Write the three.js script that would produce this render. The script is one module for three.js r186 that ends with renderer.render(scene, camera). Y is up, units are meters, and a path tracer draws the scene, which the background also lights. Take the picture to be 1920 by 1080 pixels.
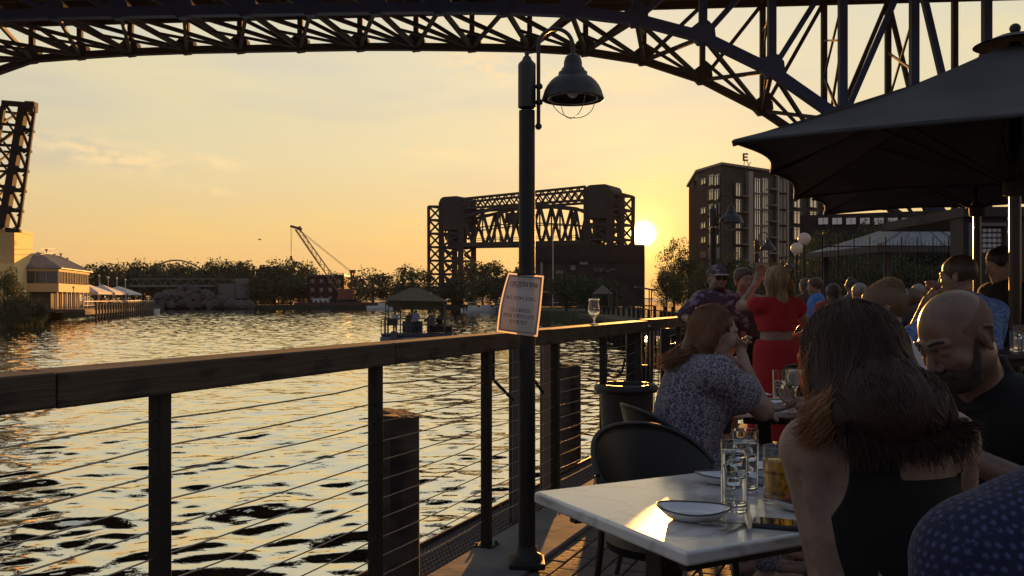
import * as THREE from 'three';
import { mergeGeometries } from 'three/addons/utils/BufferGeometryUtils.js';
import { RoundedBoxGeometry } from 'three/addons/geometries/RoundedBoxGeometry.js';
import { FontLoader } from 'three/addons/loaders/FontLoader.js';
import { TextGeometry } from 'three/addons/geometries/TextGeometry.js';

// ---------------------------------------------------------------- camera, sky, sun, exposure
const F = 1650, EYE = 1.3, HORIZON = 560;                       // photo focal length in photo pixels, eye height above the deck
const scene = new THREE.Scene();
const camera = new THREE.PerspectiveCamera(2 * Math.atan(540 / F) * 180 / Math.PI, 16 / 9, 0.05, 3000);
camera.position.set(0, EYE, 0);
camera.lookAt(0, EYE, -10);
camera.setViewOffset(1920, 1080, 0, -(HORIZON - 540), 1920, 1080);   // level lens shifted up, so uprights stay upright
const renderer = new THREE.WebGLRenderer({ antialias: true });
renderer.toneMapping = THREE.LinearToneMapping;
renderer.toneMappingExposure = 1.85;
renderer.shadowMap.enabled = true;

const sunDir = new THREE.Vector3((1206 - 960) / F, (HORIZON - 438) / F, -1).normalize();
const sun = new THREE.DirectionalLight(new THREE.Color().setRGB(1, 0.43, 0.095), 5);
sun.name = 'sun_light';
sun.position.copy(sunDir).multiplyScalar(300); sun.castShadow = true;
sun.shadow.camera.left = -150; sun.shadow.camera.right = 150; sun.shadow.camera.top = 100; sun.shadow.camera.bottom = -60; sun.shadow.camera.far = 800;
sun.shadow.mapSize.set(4096, 4096);
scene.add(sun); scene.add(sun.target);

// seeded random and noise
function rng(seed) { let s = seed >>> 0; return () => { s = (s + 0x6d2b79f5) | 0; let t = Math.imul(s ^ (s >>> 15), 1 | s); t = (t + Math.imul(t ^ (t >>> 7), 61 | t)) ^ t; return ((t ^ (t >>> 14)) >>> 0) / 4294967296; }; }
const R = rng(77);
const lerp = (a, b, t) => a + (b - a) * t, clamp = (x, a = 0, b = 1) => Math.min(b, Math.max(a, x)), sstep = (a, b, x) => { const t = clamp((x - a) / (b - a)); return t * t * (3 - 2 * t); };
const hash3 = (x, y, z) => { let h = Math.imul(x | 0, 374761393) ^ Math.imul(y | 0, 668265263) ^ Math.imul(z | 0, 2147483647 ^ 0x3c6ef372); h = Math.imul(h ^ (h >>> 13), 1274126177); return ((h ^ (h >>> 16)) >>> 0) / 4294967296; };
function noise3(x, y, z = 0) {
  const xi = Math.floor(x), yi = Math.floor(y), zi = Math.floor(z), fx = x - xi, fy = y - yi, fz = z - zi;
  const u = fx * fx * (3 - 2 * fx), v = fy * fy * (3 - 2 * fy), w = fz * fz * (3 - 2 * fz);
  const l = (a, b, t) => a + (b - a) * t;
  return l(l(l(hash3(xi, yi, zi), hash3(xi + 1, yi, zi), u), l(hash3(xi, yi + 1, zi), hash3(xi + 1, yi + 1, zi), u), v), l(l(hash3(xi, yi, zi + 1), hash3(xi + 1, yi, zi + 1), u), l(hash3(xi, yi + 1, zi + 1), hash3(xi + 1, yi + 1, zi + 1), u), v), w);
}
const fbm = (x, y, z = 0, o = 4) => { let s = 0, a = 0.5, n = 0; for (let i = 0; i < o; i++) { s += a * noise3(x, y, z); n += a; a *= 0.5; x = x * 2.03 + 7.1; y = y * 2.03 + 3.7; z = z * 2.03 + 1.3; } return s / n; };

// the sky: clear evening air, warm towards the sun, with a few thin lit clouds
(function makeSky() {
  const W = 3072, H = 1536, data = new Float32Array(W * H * 4);
  const sunAz = Math.atan2(sunDir.x, -sunDir.z);
  const stops = [[0, [0.87, 0.49, 0.165]], [2.5, [0.86, 0.535, 0.20]], [5, [0.82, 0.59, 0.265]], [9, [0.77, 0.655, 0.38]], [14, [0.715, 0.655, 0.455]], [19, [0.655, 0.635, 0.495]], [30, [0.45, 0.46, 0.41]], [42, [0.25, 0.28, 0.30]], [55, [0.17, 0.205, 0.26]], [90, [0.14, 0.18, 0.26]]];
  const back = [[0, [0.23, 0.205, 0.225]], [8, [0.21, 0.21, 0.25]], [20, [0.175, 0.20, 0.27]], [50, [0.15, 0.19, 0.28]], [90, [0.14, 0.18, 0.26]]];
  const ramp = (st, e) => { let i = 0; while (i < st.length - 2 && e > st[i + 1][0]) i++; const t = clamp((e - st[i][0]) / (st[i + 1][0] - st[i][0])); return [0, 1, 2].map((c) => lerp(st[i][1][c], st[i + 1][1][c], t)); };
  // small clouds: photo pixel, half sizes in degrees
  const clouds = [[205, 290, 3.6, 0.75, 1], [410, 305, 1.6, 0.35, 0.7], [848, 291, 1.4, 0.28, 0.8], [775, 290, 0.9, 0.5, 0.45], [930, 130, 3.5, 0.9, 0.7], [1140, 150, 2.2, 0.5, 0.6], [1060, 326, 2.2, 0.25, 0.6], [405, 360, 1.8, 0.25, 0.5], [1165, 168, 1.6, 0.35, 0.4], [870, 60, 2.5, 1.2, 0.6]].map(([px, py, w, h, s]) => [Math.atan2((px - 960) / F, 1) * 180 / Math.PI, Math.atan2((HORIZON - py) / F, Math.hypot(1, (px - 960) / F)) * 180 / Math.PI, w, h, s]);
  for (let row = 0; row < H; row++) {
    const up = ((row + 0.5) / H - 0.5) * Math.PI, y = Math.sin(up), e = Math.max(0, up * 180 / Math.PI), a = ramp(stops, e), b = ramp(back, e), cu = Math.cos(up);
    for (let col = 0; col < W; col++) {
      const round = ((col + 0.5) / W - 0.5) * 2 * Math.PI, x = Math.cos(round) * cu, z = Math.sin(round) * cu;
      const az = Math.atan2(x, -z), dAz = az - sunAz, toward = Math.pow((1 + Math.cos(dAz)) / 2, 1.3);
      const cg = x * sunDir.x + y * sunDir.y + z * sunDir.z, g = Math.acos(clamp(cg, -1, 1)) * 180 / Math.PI;
      let r = lerp(b[0], a[0], toward), gg = lerp(b[1], a[1], toward), bb = lerp(b[2], a[2], toward);
      if (up > 0 && toward > 0.6) {
        const ad = az * 180 / Math.PI, ed = up * 180 / Math.PI;
        const veil = sstep(0.5, 0.8, fbm(ad * 0.10 + 3, ed * 0.55 + ad * 0.03, 5, 4)) * sstep(1, 5, ed) * (1 - sstep(22, 40, ed)) * sstep(0.6, 0.8, toward);
        r += veil * 0.045; gg += veil * 0.02; bb -= veil * 0.03;
        const dull = sstep(0.5, 0.8, fbm(ad * 0.07 + 31, ed * 0.4 - ad * 0.02, 9, 4)) * sstep(3, 8, ed) * (1 - sstep(22, 40, ed)) * sstep(0.6, 0.8, toward);
        r -= dull * 0.08; gg -= dull * 0.05; bb += dull * 0.02;
        for (const [ca, ce, w, h, s] of clouds) {
          const q = ((ad - ca) / w) ** 2 + ((ed - ce - (ca < 0 ? (ca - ad) * 0.12 : 0)) / h) ** 2;
          if (q > 6) continue;
          const m = s * Math.exp(-q * 0.9) * sstep(0.36, 0.62, fbm(ad * 1.4, ed * 4.2, ca, 5));
          r = lerp(r, 0.97, m * 0.85); gg = lerp(gg, 0.70, m * 0.85); bb = lerp(bb, 0.36, m * 0.85);
        }
      }
      if (up > -0.06) {
        const gl = 0.62 * Math.exp(-g / 5.0) + 0.20 * Math.exp(-g / 15);
        r += gl * 0.9; gg += gl * 0.36; bb += gl * 0.03;
        const ha = 2.2 * Math.exp(-((g / 0.85) ** 2)); r += ha; gg += ha * 0.72; bb += ha * 0.16;
        const hb = 0.55 * Math.exp(-((g / 1.7) ** 2)); r += hb; gg += hb * 0.55; bb += hb * 0.05;
        const d = 9 * (1 - sstep(0.60, 0.78, g)); r += d; gg += d * 0.95; bb += d * 0.8;
      }
      const o = (row * W + col) * 4;
      data[o] = r / 1.7; data[o + 1] = gg / 1.7; data[o + 2] = bb / 1.7; data[o + 3] = 1;
    }
  }
  const t = new THREE.DataTexture(data, W, H, THREE.RGBAFormat, THREE.FloatType);
  t.mapping = THREE.EquirectangularReflectionMapping; t.magFilter = THREE.LinearFilter; t.needsUpdate = true;
  scene.background = t; scene.environment = t;
})();

// ---------------------------------------------------------------- helpers
const V = (x, y, z) => new THREE.Vector3(x, y, z);
const at = (px, py, d) => V((px - 960) / F * d, EYE + (HORIZON - py) / F * d, -d);          // where a sight line of the survey meets that distance
const onLevel = (px, py, y) => at(px, py, F * (EYE - y) / (py - HORIZON));                     // ... meets that level
const WATER = -2.0;
const taken = new Map();
function numbered(n) { const k = taken.get(n) || 0; taken.set(n, k + 1); return k ? n + '_' + String(k).padStart(3, '0') : n; }
function tag(o, label, category, group, kind) { if (label) o.userData.label = label; if (category) o.userData.category = category; if (group) o.userData.group = group; if (kind) o.userData.kind = kind; return o; }
function thing(name, label, category, pos, turn = 0, group) { const o = new THREE.Group(); o.name = numbered(name); scene.add(o); if (pos) o.position.copy(pos); o.rotation.y = turn; return tag(o, label, category, group); }
function part(parent, name, geo, mat) { const m = new THREE.Mesh(Array.isArray(geo) ? M(geo) : geo, mat); m.name = name; m.castShadow = m.receiveShadow = true; parent.add(m); return m; }
function solo(name, geo, mat, label, category, group, kind) { const m = part(scene, numbered(name), geo, mat); return tag(m, label, category, group, kind); }
function struct(name, geo, mat, label) { return solo(name, geo, mat, label, null, null, 'structure'); }
function copyOf(o, pos, turn, label, scale) { const c = o.clone(); c.name = numbered(o.name.replace(/_\d{3}$/, '')); c.userData = { ...o.userData }; if (label) c.userData.label = label; c.position.copy(pos); c.rotation.y = turn; if (scale) c.scale.setScalar(scale); scene.add(c); return c; }
function M(list) {
  const gs = list.flat(9).map((g) => { let q = g.index ? g.toNonIndexed() : g.clone(); for (const k of Object.keys(q.attributes)) if (!['position', 'normal', 'uv'].includes(k)) q.deleteAttribute(k); if (!q.attributes.uv) q.setAttribute('uv', new THREE.BufferAttribute(new Float32Array(q.attributes.position.count * 2), 2)); q.morphAttributes = {}; return q; });
  return gs.length === 1 ? gs[0] : mergeGeometries(gs);
}
// uv in metres, face by face along the dominant axis of the thing's own shape
function tri(g, s = 1) {
  const q = g.index ? g.toNonIndexed() : g, p = q.attributes.position, uv = new Float32Array(p.count * 2), a = V(), b = V(), c = V(), n = V();
  for (let i = 0; i < p.count; i += 3) {
    a.fromBufferAttribute(p, i); b.fromBufferAttribute(p, i + 1); c.fromBufferAttribute(p, i + 2);
    n.copy(b).sub(a).cross(V().copy(c).sub(a)); const x = Math.abs(n.x), y = Math.abs(n.y), z = Math.abs(n.z);
    [a, b, c].forEach((v, k) => { const [s1, t1] = x >= y && x >= z ? [v.z, v.y] : y >= z ? [v.x, v.z] : [v.x, v.y]; uv[(i + k) * 2] = s1 * s; uv[(i + k) * 2 + 1] = t1 * s; });
  }
  q.setAttribute('uv', new THREE.BufferAttribute(uv, 2)); return q;
}
// box with its uv in metres, u along the longest side
function box(w, h, d, x = 0, y = 0, z = 0) {
  const g = new THREE.BoxGeometry(w, h, d), uv = g.attributes.uv, dims = [[d, h], [d, h], [w, d], [w, d], [w, h], [w, h]];
  for (let f = 0; f < 6; f++) for (let k = 0; k < 4; k++) { const i = f * 4 + k; let u = uv.getX(i) * dims[f][0], v = uv.getY(i) * dims[f][1]; if (dims[f][1] > dims[f][0]) [u, v] = [v, u]; uv.setXY(i, u, v + f * 0.37); }
  return g.translate(x, y, z);
}
function rbox(w, h, d, r, x = 0, y = 0, z = 0, seg = 2) { return tri(new RoundedBoxGeometry(w, h, d, seg, r).translate(x, y, z)); }
function frame(a, b) { const y = b.clone().sub(a), L = y.length(); y.normalize(); const ref = Math.abs(y.y) > 0.97 ? V(0, 0, 1) : V(0, 1, 0); const x = V().crossVectors(y, ref).normalize(), z = V().crossVectors(x, y); return { m: new THREE.Matrix4().makeBasis(x, y, z).setPosition(a.clone().add(b).multiplyScalar(0.5)), L }; }
function beam(a, b, w, h = w) { const { m, L } = frame(a, b); return box(w, L, h).applyMatrix4(m); }   // w across, h in the plane of the up direction
function rod(a, b, r1, r2 = r1, seg = 8) { const { m, L } = frame(a, b); return new THREE.CylinderGeometry(r2, r1, L, seg, 1).applyMatrix4(m); }
function tube(pts, r, seg = 24, rs = 6) { return new THREE.TubeGeometry(new THREE.CatmullRomCurve3(pts), seg, r, rs, false); }
function lathe(pts, seg = 32) { return new THREE.LatheGeometry(pts.map(([x, y]) => new THREE.Vector2(x, y)), seg); }
function prism(poly, h, y0 = 0) { const s = new THREE.Shape(poly.map(([x, z]) => new THREE.Vector2(x, -z))); return tri(new THREE.ExtrudeGeometry(s, { depth: h, bevelEnabled: false }).rotateX(-Math.PI / 2).translate(0, y0, 0)); }
function sheet(poly3) { const g = new THREE.BufferGeometry(), p = []; for (let i = 1; i < poly3.length - 1; i++) for (const k of [0, i, i + 1]) p.push(...poly3[k].toArray()); g.setAttribute('position', new THREE.BufferAttribute(new Float32Array(p), 3)); g.computeVertexNormals(); return tri(g); }
// a panel of that outline with thickness
function slab(poly3, t) { const n = V().subVectors(poly3[1], poly3[0]).cross(V().subVectors(poly3[2], poly3[0])).normalize().multiplyScalar(t), b = poly3.map((p) => p.clone().sub(n)), L = [sheet(poly3), sheet([...b].reverse())]; poly3.forEach((p, i) => { const j = (i + 1) % poly3.length; L.push(sheet([p, b[i], b[j], poly3[j]])); }); return M(L); }

// ---------------------------------------------------------------- textures and materials
function tex(w, h, fn, srgb = true, rep = 1) {
  const d = new Uint8Array(w * h * 4);
  for (let y = 0; y < h; y++) for (let x = 0; x < w; x++) { const c = fn(x / w, y / h, x, y), o = (y * w + x) * 4; if (typeof c === 'number') d[o] = d[o + 1] = d[o + 2] = clamp(c) * 255; else for (let k = 0; k < 3; k++) d[o + k] = clamp(c[k]) * 255; d[o + 3] = 255; }
  const t = new THREE.DataTexture(d, w, h); t.magFilter = THREE.LinearFilter; t.minFilter = THREE.LinearMipmapLinearFilter; t.wrapS = t.wrapT = THREE.RepeatWrapping; if (srgb) t.colorSpace = THREE.SRGBColorSpace; t.repeat.set(rep, rep); t.needsUpdate = true; return t;
}
// tiling noise
const tnoise = (u, v, fx, fy, seed, o = 4) => { let s = 0, a = 0.5, n = 0; for (let i = 0; i < o; i++) { const X = u * fx, Y = v * fy, xi = Math.floor(X), yi = Math.floor(Y), a0 = X - xi, b0 = Y - yi, p = a0 * a0 * (3 - 2 * a0), q = b0 * b0 * (3 - 2 * b0), h = (i2, j2) => hash3(((i2 % fx) + fx) % fx, ((j2 % fy) + fy) % fy, seed + i * 17); s += a * lerp(lerp(h(xi, yi), h(xi + 1, yi), p), lerp(h(xi, yi + 1), h(xi + 1, yi + 1), p), q); n += a; a *= 0.5; fx *= 2; fy *= 2; } return s / n; };
const T = {
  mottle: tex(256, 256, (u, v) => 0.62 + 0.38 * tnoise(u, v, 4, 4, 1, 6), true),
  mottleLin: tex(256, 256, (u, v) => 0.35 + 0.65 * tnoise(u, v, 6, 6, 2, 5), false),
  wood: tex(512, 256, (u, v) => { const g = tnoise(u, v, 3, 40, 3, 4), k = tnoise(u, v, 8, 90, 5, 3); const s = 0.55 + 0.3 * g + 0.25 * k - 0.25 * sstep(0.62, 0.75, tnoise(u, v, 6, 6, 8, 3)); return [s, s * 0.97, s * 0.93]; }),
  woodBump: tex(512, 256, (u, v) => 0.6 * tnoise(u, v, 3, 40, 3, 4) + 0.4 * tnoise(u, v, 6, 90, 5, 3), false),
  weave: tex(128, 128, (u, v, x, y) => 0.5 + 0.3 * Math.sin(x * Math.PI / 2) * Math.sin(y * Math.PI / 2) + 0.3 * (hash3(x, y, 4) - 0.5), false),
  marble: tex(512, 512, (u, v) => { const a = tnoise(u, v, 3, 3, 11, 6), b = Math.abs(tnoise(u, v, 4, 4, 15, 5) - 0.5) * 2, s = 0.95 - 0.10 * sstep(0.5, 0.7, a) - 0.13 * (1 - sstep(0, 0.09, b)); return [s, s * 0.995, s * 0.985]; }),
  brick: tex(512, 512, (u, v, x, y) => { const r = Math.floor(v * 16), uu = (u * 8 + (r % 2) * 0.5), c = Math.floor(uu), fx = uu - c, fy = v * 16 - r, m = fx < 0.05 || fy < 0.1; const t = hash3(c % 8, r, 3); return m ? [0.6, 0.56, 0.52] : [0.55 + 0.25 * t, 0.5 + 0.22 * t, 0.46 + 0.2 * t].map((q) => q * (0.85 + 0.3 * hash3(x, y, 2))); }),
};
const rgb = (r, g, b) => new THREE.Color().setRGB(r, g, b);
function mat(c, rough = 0.8, o = {}) { const { metal = 0, map, rep, bump, bumpScale, bumpRep, rmap, ...more } = o; const P = Object.keys(more).some((k) => ['clearcoat', 'transmission', 'sheen', 'ior', 'thickness', 'specularIntensity'].includes(k)); const m = new (P ? THREE.MeshPhysicalMaterial : THREE.MeshStandardMaterial)({ color: rgb(...c), roughness: rough, metalness: metal, ...more });
  const use = (t, r) => { const q = t.clone(); q.needsUpdate = true; if (r) q.repeat.set(...[].concat(r, r).slice(0, 2)); return q; };
  if (map) m.map = use(map, rep); if (bump) { m.bumpMap = use(bump, bumpRep || rep); m.bumpScale = bumpScale || 0.002; } if (rmap) m.roughnessMap = use(rmap, rep); return m; }
const MT = {
  railWood: mat([0.085, 0.058, 0.042], 0.72, { map: T.wood, rep: [1.2, 3], bump: T.woodBump, bumpScale: 0.003 }),
  blackSteel: mat([0.013, 0.0095, 0.0075], 0.55, { map: T.mottle, rep: 3 }),
  lampSteel: mat([0.042, 0.034, 0.028], 0.45, { map: T.mottle, rep: 6, bump: T.mottleLin, bumpScale: 0.0006 }),
  cable: mat([0.42, 0.38, 0.35], 0.36, { metal: 1 }),
  concrete: mat([0.24, 0.225, 0.205], 0.9, { map: T.mottle, rep: 1.3, bump: T.mottleLin, bumpScale: 0.004 }),
  pile: mat([0.10, 0.078, 0.062], 0.9, { map: T.wood, rep: [0.8, 2], bump: T.woodBump, bumpScale: 0.008 }),
  grate: mat([0.20, 0.17, 0.15], 0.45, { metal: 0.7, map: T.mottle, rep: 4 }),
  blueSteel: mat([0.022, 0.06, 0.165], 0.6, { map: T.mottle, rep: 0.12 }),
  brownSteel: mat([0.055, 0.04, 0.04], 0.75, { map: T.mottle, rep: 0.15 }),  // one even dark brown for the far rib and the bracing
  darkSteel: mat([0.045, 0.035, 0.03], 0.7, { map: T.mottle, rep: 0.2 }),
  chair: mat([0.008, 0.0065, 0.006], 0.45, { map: T.mottle, rep: 5 }),
  tableTop: mat([0.80, 0.80, 0.79], 0.3, { map: T.marble, rep: 1.1, clearcoat: 1, clearcoatRoughness: 0.13 }),
  glass: mat([1, 1, 1], 0.02, { transmission: 1, thickness: 0.01, ior: 1.48 }),
  water: mat([0.93, 0.96, 0.96], 0.02, { transmission: 1, thickness: 0.02, ior: 1.333 }),
  ice: mat([0.97, 0.98, 1], 0.12, { transmission: 1, thickness: 0.02, ior: 1.31 }),
  china: mat([0.62, 0.63, 0.64], 0.25, { clearcoat: 0.4 }),
  cutlery: mat([0.55, 0.53, 0.5], 0.28, { metal: 1 }),
  canvas: mat([0.085, 0.083, 0.088], 0.92, { bump: T.weave, bumpRep: 60, bumpScale: 0.0008, map: T.mottle, rep: 0.8 }),
  white: mat([0.62, 0.61, 0.58], 0.7, { map: T.mottle, rep: 0.5 }),
  windowGlass: mat([0.05, 0.055, 0.06], 0.06, { metal: 0.0, clearcoat: 1 }),
};
// ---------------------------------------------------------------- water, river bed, terrace
const UX = 0.4055, UZ = 0.914, VX = 0.914, VZ = -0.4055, R0X = -1.168, R0Z = 2.007, RAIL_TURN = Math.atan2(UZ, UX);   // the terrace edge runs along u; v points inland
const edge = (a, b, y) => V(R0X + a * UX + b * VX, y, -(R0Z + a * UZ + b * VZ));
const alongFor = (px, b) => { const q = (px - 960) / F; return (q * (R0Z + b * VZ) - R0X - b * VX) / (UX - q * UZ); };

struct('ground', new THREE.PlaneGeometry(4000, 4000).rotateX(-Math.PI / 2).translate(0, -6, 0), mat([0.06, 0.055, 0.045], 1));
(function water() {
  const rows = 980, cols = 520, pos = new Float32Array((rows + 1) * (cols + 1) * 3), nor = new Float32Array(pos.length), uv = new Float32Array((rows + 1) * (cols + 1) * 2), idx = [];
  const rr = rng(5), waves = [];
  for (let i = 0; i < 46; i++) { const L = 0.42 * Math.pow(9, Math.pow(rr(), 1.3)), dir = -1.35 + (rr() - 0.5) * 2.3 + (i % 3 === 0 ? Math.PI * 0.9 * rr() : 0), k = 2 * Math.PI / L; waves.push([Math.cos(dir) * k, Math.sin(dir) * k, 0.0024 * Math.pow(L, 0.9), rr() * 6.283, L]); }
  for (let i = 0; i <= rows; i++) {
    const d = 5.5 * Math.exp(i / rows * Math.log(560 / 5.5));
    for (let j = 0; j <= cols; j++) {
      const an = lerp(-0.80, 0.72, j / cols), x = Math.tan(an) * d, z = -d, o = i * (cols + 1) + j;
      const gust = 0.55 + 0.9 * fbm(x * 0.035 + 3, z * 0.02, 2, 3);
      let h = 0, hx = 0, hz = 0;
      for (const [kx, kz, A, p, L] of waves) { const fade = clamp((L * 9 - d * 0.028) / (L * 4)); if (fade <= 0) continue; const q = kx * x + kz * z + p + 1.2 * Math.sin(x * 0.31 + z * 0.17 + p), s = Math.sin(q), c = Math.cos(q), a = A * fade * gust; h += a * s; hx += a * c * kx; hz += a * c * kz; }
      pos.set([x, WATER + h, z], o * 3); const n = V(-hx, 1, -hz).normalize(); nor.set([n.x, n.y, n.z], o * 3); uv.set([x, z], o * 2);
      if (i < rows && j < cols) idx.push(o, o + 1, o + cols + 1, o + 1, o + cols + 2, o + cols + 1);
    }
  }
  const g = new THREE.BufferGeometry(); g.setAttribute('position', new THREE.BufferAttribute(pos, 3)); g.setAttribute('normal', new THREE.BufferAttribute(nor, 3)); g.setAttribute('uv', new THREE.BufferAttribute(uv, 2)); g.setIndex(idx);
  const ripple = tex(1024, 1024, (u, v) => 0.5 * tnoise(u, v, 30, 44, 21, 4) + 0.5 * tnoise(u, v, 13, 17, 25, 4), false);
  const m = mat([0.66, 0.66, 0.61], 0.025, { metal: 1 }); m.bumpMap = ripple; ripple.repeat.set(0.09, 0.09); m.bumpScale = 0.016;
  struct('water', g, m, 'rippled river water lit by the evening sky');
})();
// the quay: a concrete body down into the water, then the paving on it
const quayPoly = [edge(-6, -0.12, 0), edge(5.75, -0.12, 0), edge(6.3, 0.35, 0), edge(26, 0.35, 0), edge(26, 14, 0), edge(-6, 14, 0)].map((p) => [p.x, p.z]);
struct('quay', prism(quayPoly, 3.2, -3.2), MT.concrete, 'concrete quay under the terrace');
(function paving() {
  const body = tex(512, 512, (u, v, x, y) => { const r = Math.floor(v * 20), uu = u * 10 + (r % 2) * 0.5, c = Math.floor(uu), fx = uu - c, fy = v * 20 - r; const j = fx < 0.035 || fx > 0.965 || fy < 0.07 || fy > 0.93; const t = hash3(c % 10, r, 8); return j ? 0.22 : (0.55 + 0.35 * t) * (0.8 + 0.35 * tnoise(u, v, 24, 24, 4, 4)); });
  const bumpT = tex(512, 512, (u, v) => { const r = Math.floor(v * 20), uu = u * 10 + (r % 2) * 0.5, fx = uu - Math.floor(uu), fy = v * 20 - r; return Math.min(1, 9 * Math.min(fx, 1 - fx), 5 * Math.min(fy, 1 - fy)) * 0.8 + 0.2 * tnoise(u, v, 40, 40, 9, 3); }, false);
  const base = new THREE.PlaneGeometry(20, 13).rotateX(-Math.PI / 2).translate(4.9 + 5, 0, 7.0);
  const uv = base.attributes.uv; for (let i = 0; i < uv.count; i++) uv.setXY(i, uv.getX(i) * 10, uv.getY(i) * 6.5);
  const m = mat([0.15, 0.115, 0.095], 0.82, { map: body, bump: bumpT, bumpScale: 0.006 });
  const g = new THREE.Group(); g.name = 'terrace_paving'; g.position.set(R0X, 0.004, -R0Z); g.rotation.y = RAIL_TURN; scene.add(g); tag(g, 'brown brick pavers of the waterfront terrace', null, null, 'structure');
  part(g, 'paving_bed', base, m);
  const tones = [[0.17, 0.125, 0.10], [0.15, 0.115, 0.095], [0.125, 0.10, 0.088], [0.19, 0.145, 0.115], [0.14, 0.10, 0.078]].map((c) => mat(c, 0.8, { map: T.mottle, rep: 5, bump: T.mottleLin, bumpScale: 0.0025, bumpRep: 8 }));
  const pv = [0, 1, 2].map((k) => rbox(0.197, 0.05, 0.097, 0.006 + 0.002 * k, 0, 0, 0, 1)); const rr = rng(9);
  for (let i = 0; i < 15; i++) for (let j = 0; j < 17; j++) { const a = 1.95 + i * 0.202 + (j % 2) * 0.1, b = 0.335 + j * 0.102; const p = part(g, i || j ? 'brick_' + String(i * 17 + j).padStart(3, '0') : 'brick', pv[(i + j) % 3], tones[Math.floor(rr() * 5)]); p.position.set(a, -0.012 + rr() * 0.003, b); p.rotation.set((rr() - 0.5) * 0.012, (rr() - 0.5) * 0.02, (rr() - 0.5) * 0.012); }
  const kerb = part(g, 'kerb', [-3, -1, 1, 3, 5].map((x) => rbox(1.985, 0.05, 0.39, 0.012, x, 0.004, 0.082)), MT.concrete); kerb.userData.label = 'concrete strip along the terrace edge';
})();
// perforated steel walkway outside the railing
(function walkway() {
  const t = thing('steel_walkway', 'perforated steel grating walkway outside the cable railing, over the water', 'walkway', V(R0X, 0, -R0Z), RAIL_TURN);
  const g = [box(1.47, 0.012, 0.30, 0, -0.03, 0), box(1.47, 0.05, 0.012, 0, -0.022, -0.156), box(1.47, 0.05, 0.012, 0, -0.022, 0.156)];
  for (let i = 0; i < 42; i++) for (let j = 0; j < 8; j++) g.push(new THREE.CylinderGeometry(0.006, 0.012, 0.012, 6, 1, true).translate(-0.715 + i * 0.035 + (j % 2) * 0.0175, -0.018, -0.125 + j * 0.036), new THREE.CylinderGeometry(0.006, 0.003, 0.008, 6, 1).translate(-0.715 + i * 0.035 + (j % 2) * 0.0175, -0.017, -0.125 + j * 0.036));
  const panel = M(g);
  for (let k = 0; k < 6; k++) part(t, 'grating_panel', panel, MT.grate).position.set(-1.5 + k * 1.49, 0, -0.30);
  for (let k = 0; k < 6; k++) part(t, 'bracket', beam(V(-2.1 + k * 1.49, -0.06, -0.13), V(-2.1 + k * 1.49, -0.06, -0.44), 0.06, 0.05), MT.blackSteel);
})();

// ---------------------------------------------------------------- railing
function railing(label, origin, turn, len0, len1, posts, joints, seed) {
  const rr = rng(seed), t = thing('cable_railing', label, 'railing', origin, turn);
  for (let k = 0; k < joints.length - 1; k++) {
    const L = joints[k + 1] - joints[k] - 0.004, g = new RoundedBoxGeometry(L, 0.088, 0.142, 2, 0.006), p = g.attributes.position;
    for (let i = 0; i < p.count; i++) { const x = p.getX(i); p.setY(i, p.getY(i) + 0.004 * (noise3(x * 1.4 + k * 9, p.getZ(i) * 20, seed) - 0.5)); }
    const q = tri(g); part(t, 'top_rail', q, MT.railWood).position.set((joints[k] + joints[k + 1]) / 2, 1.076, -0.071);
  }
  for (const a of posts) { const g = [rbox(0.046, 1.03, 0.046, 0.004, 0, 0.517, 0), box(0.1, 0.012, 0.1, 0, 0.035, 0)]; for (const [x, z] of [[-1, -1], [1, -1], [-1, 1], [1, 1]]) g.push(new THREE.CylinderGeometry(0.008, 0.008, 0.014, 6).translate(x * 0.038, 0.046, z * 0.038)); part(t, 'post', M(g), MT.blackSteel).position.set(a, 0, -0.07); }
  for (let c = 0; c < 11; c++) {
    const y = 0.952 - c * 0.0785, pts = []; const stops = [len0, ...posts, len1];
    for (let k = 0; k < stops.length - 1; k++) { const n = 5, sag = 0.003 + 0.012 * rr() * rr() + (c < 2 ? 0.012 * rr() : 0); for (let i = 0; i < n; i++) { const s = i / n; pts.push(V(lerp(stops[k], stops[k + 1], s), y - sag * Math.sin(Math.PI * s) + 0.003 * (rr() - 0.5) * (c < 3 ? 1.6 : 0.6), -0.07)); } }
    pts.push(V(len1, y, -0.07)); part(t, 'cable', tube(pts, 0.0028, pts.length * 3, 5), MT.cable);
  }
  return t;
}
const postA = [300, 704, 912, 1041, 1131].map((px) => alongFor(px, -0.07));
const cornerA = alongFor(1196, -0.07);
railing('dark timber topped cable railing running along the terrace edge in front', V(R0X, 0, -R0Z), RAIL_TURN, -2.2, cornerA, [postA[0] - 1.05, ...postA, cornerA], [-2.4, 0.15, alongFor(742, 0), alongFor(1035, 0), cornerA + 0.08], 3);
const r2 = at(1232, 600, 7.7); r2.y = 0;
railing('further cable railing beyond the corner where the man in the cap leans', r2, RAIL_TURN, 0, 7.5, [0.03, 1.1, 2.2, 3.3, 4.4, 5.5, 6.6, 7.4], [-0.1, 2.4, 4.9, 7.5], 8);
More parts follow.
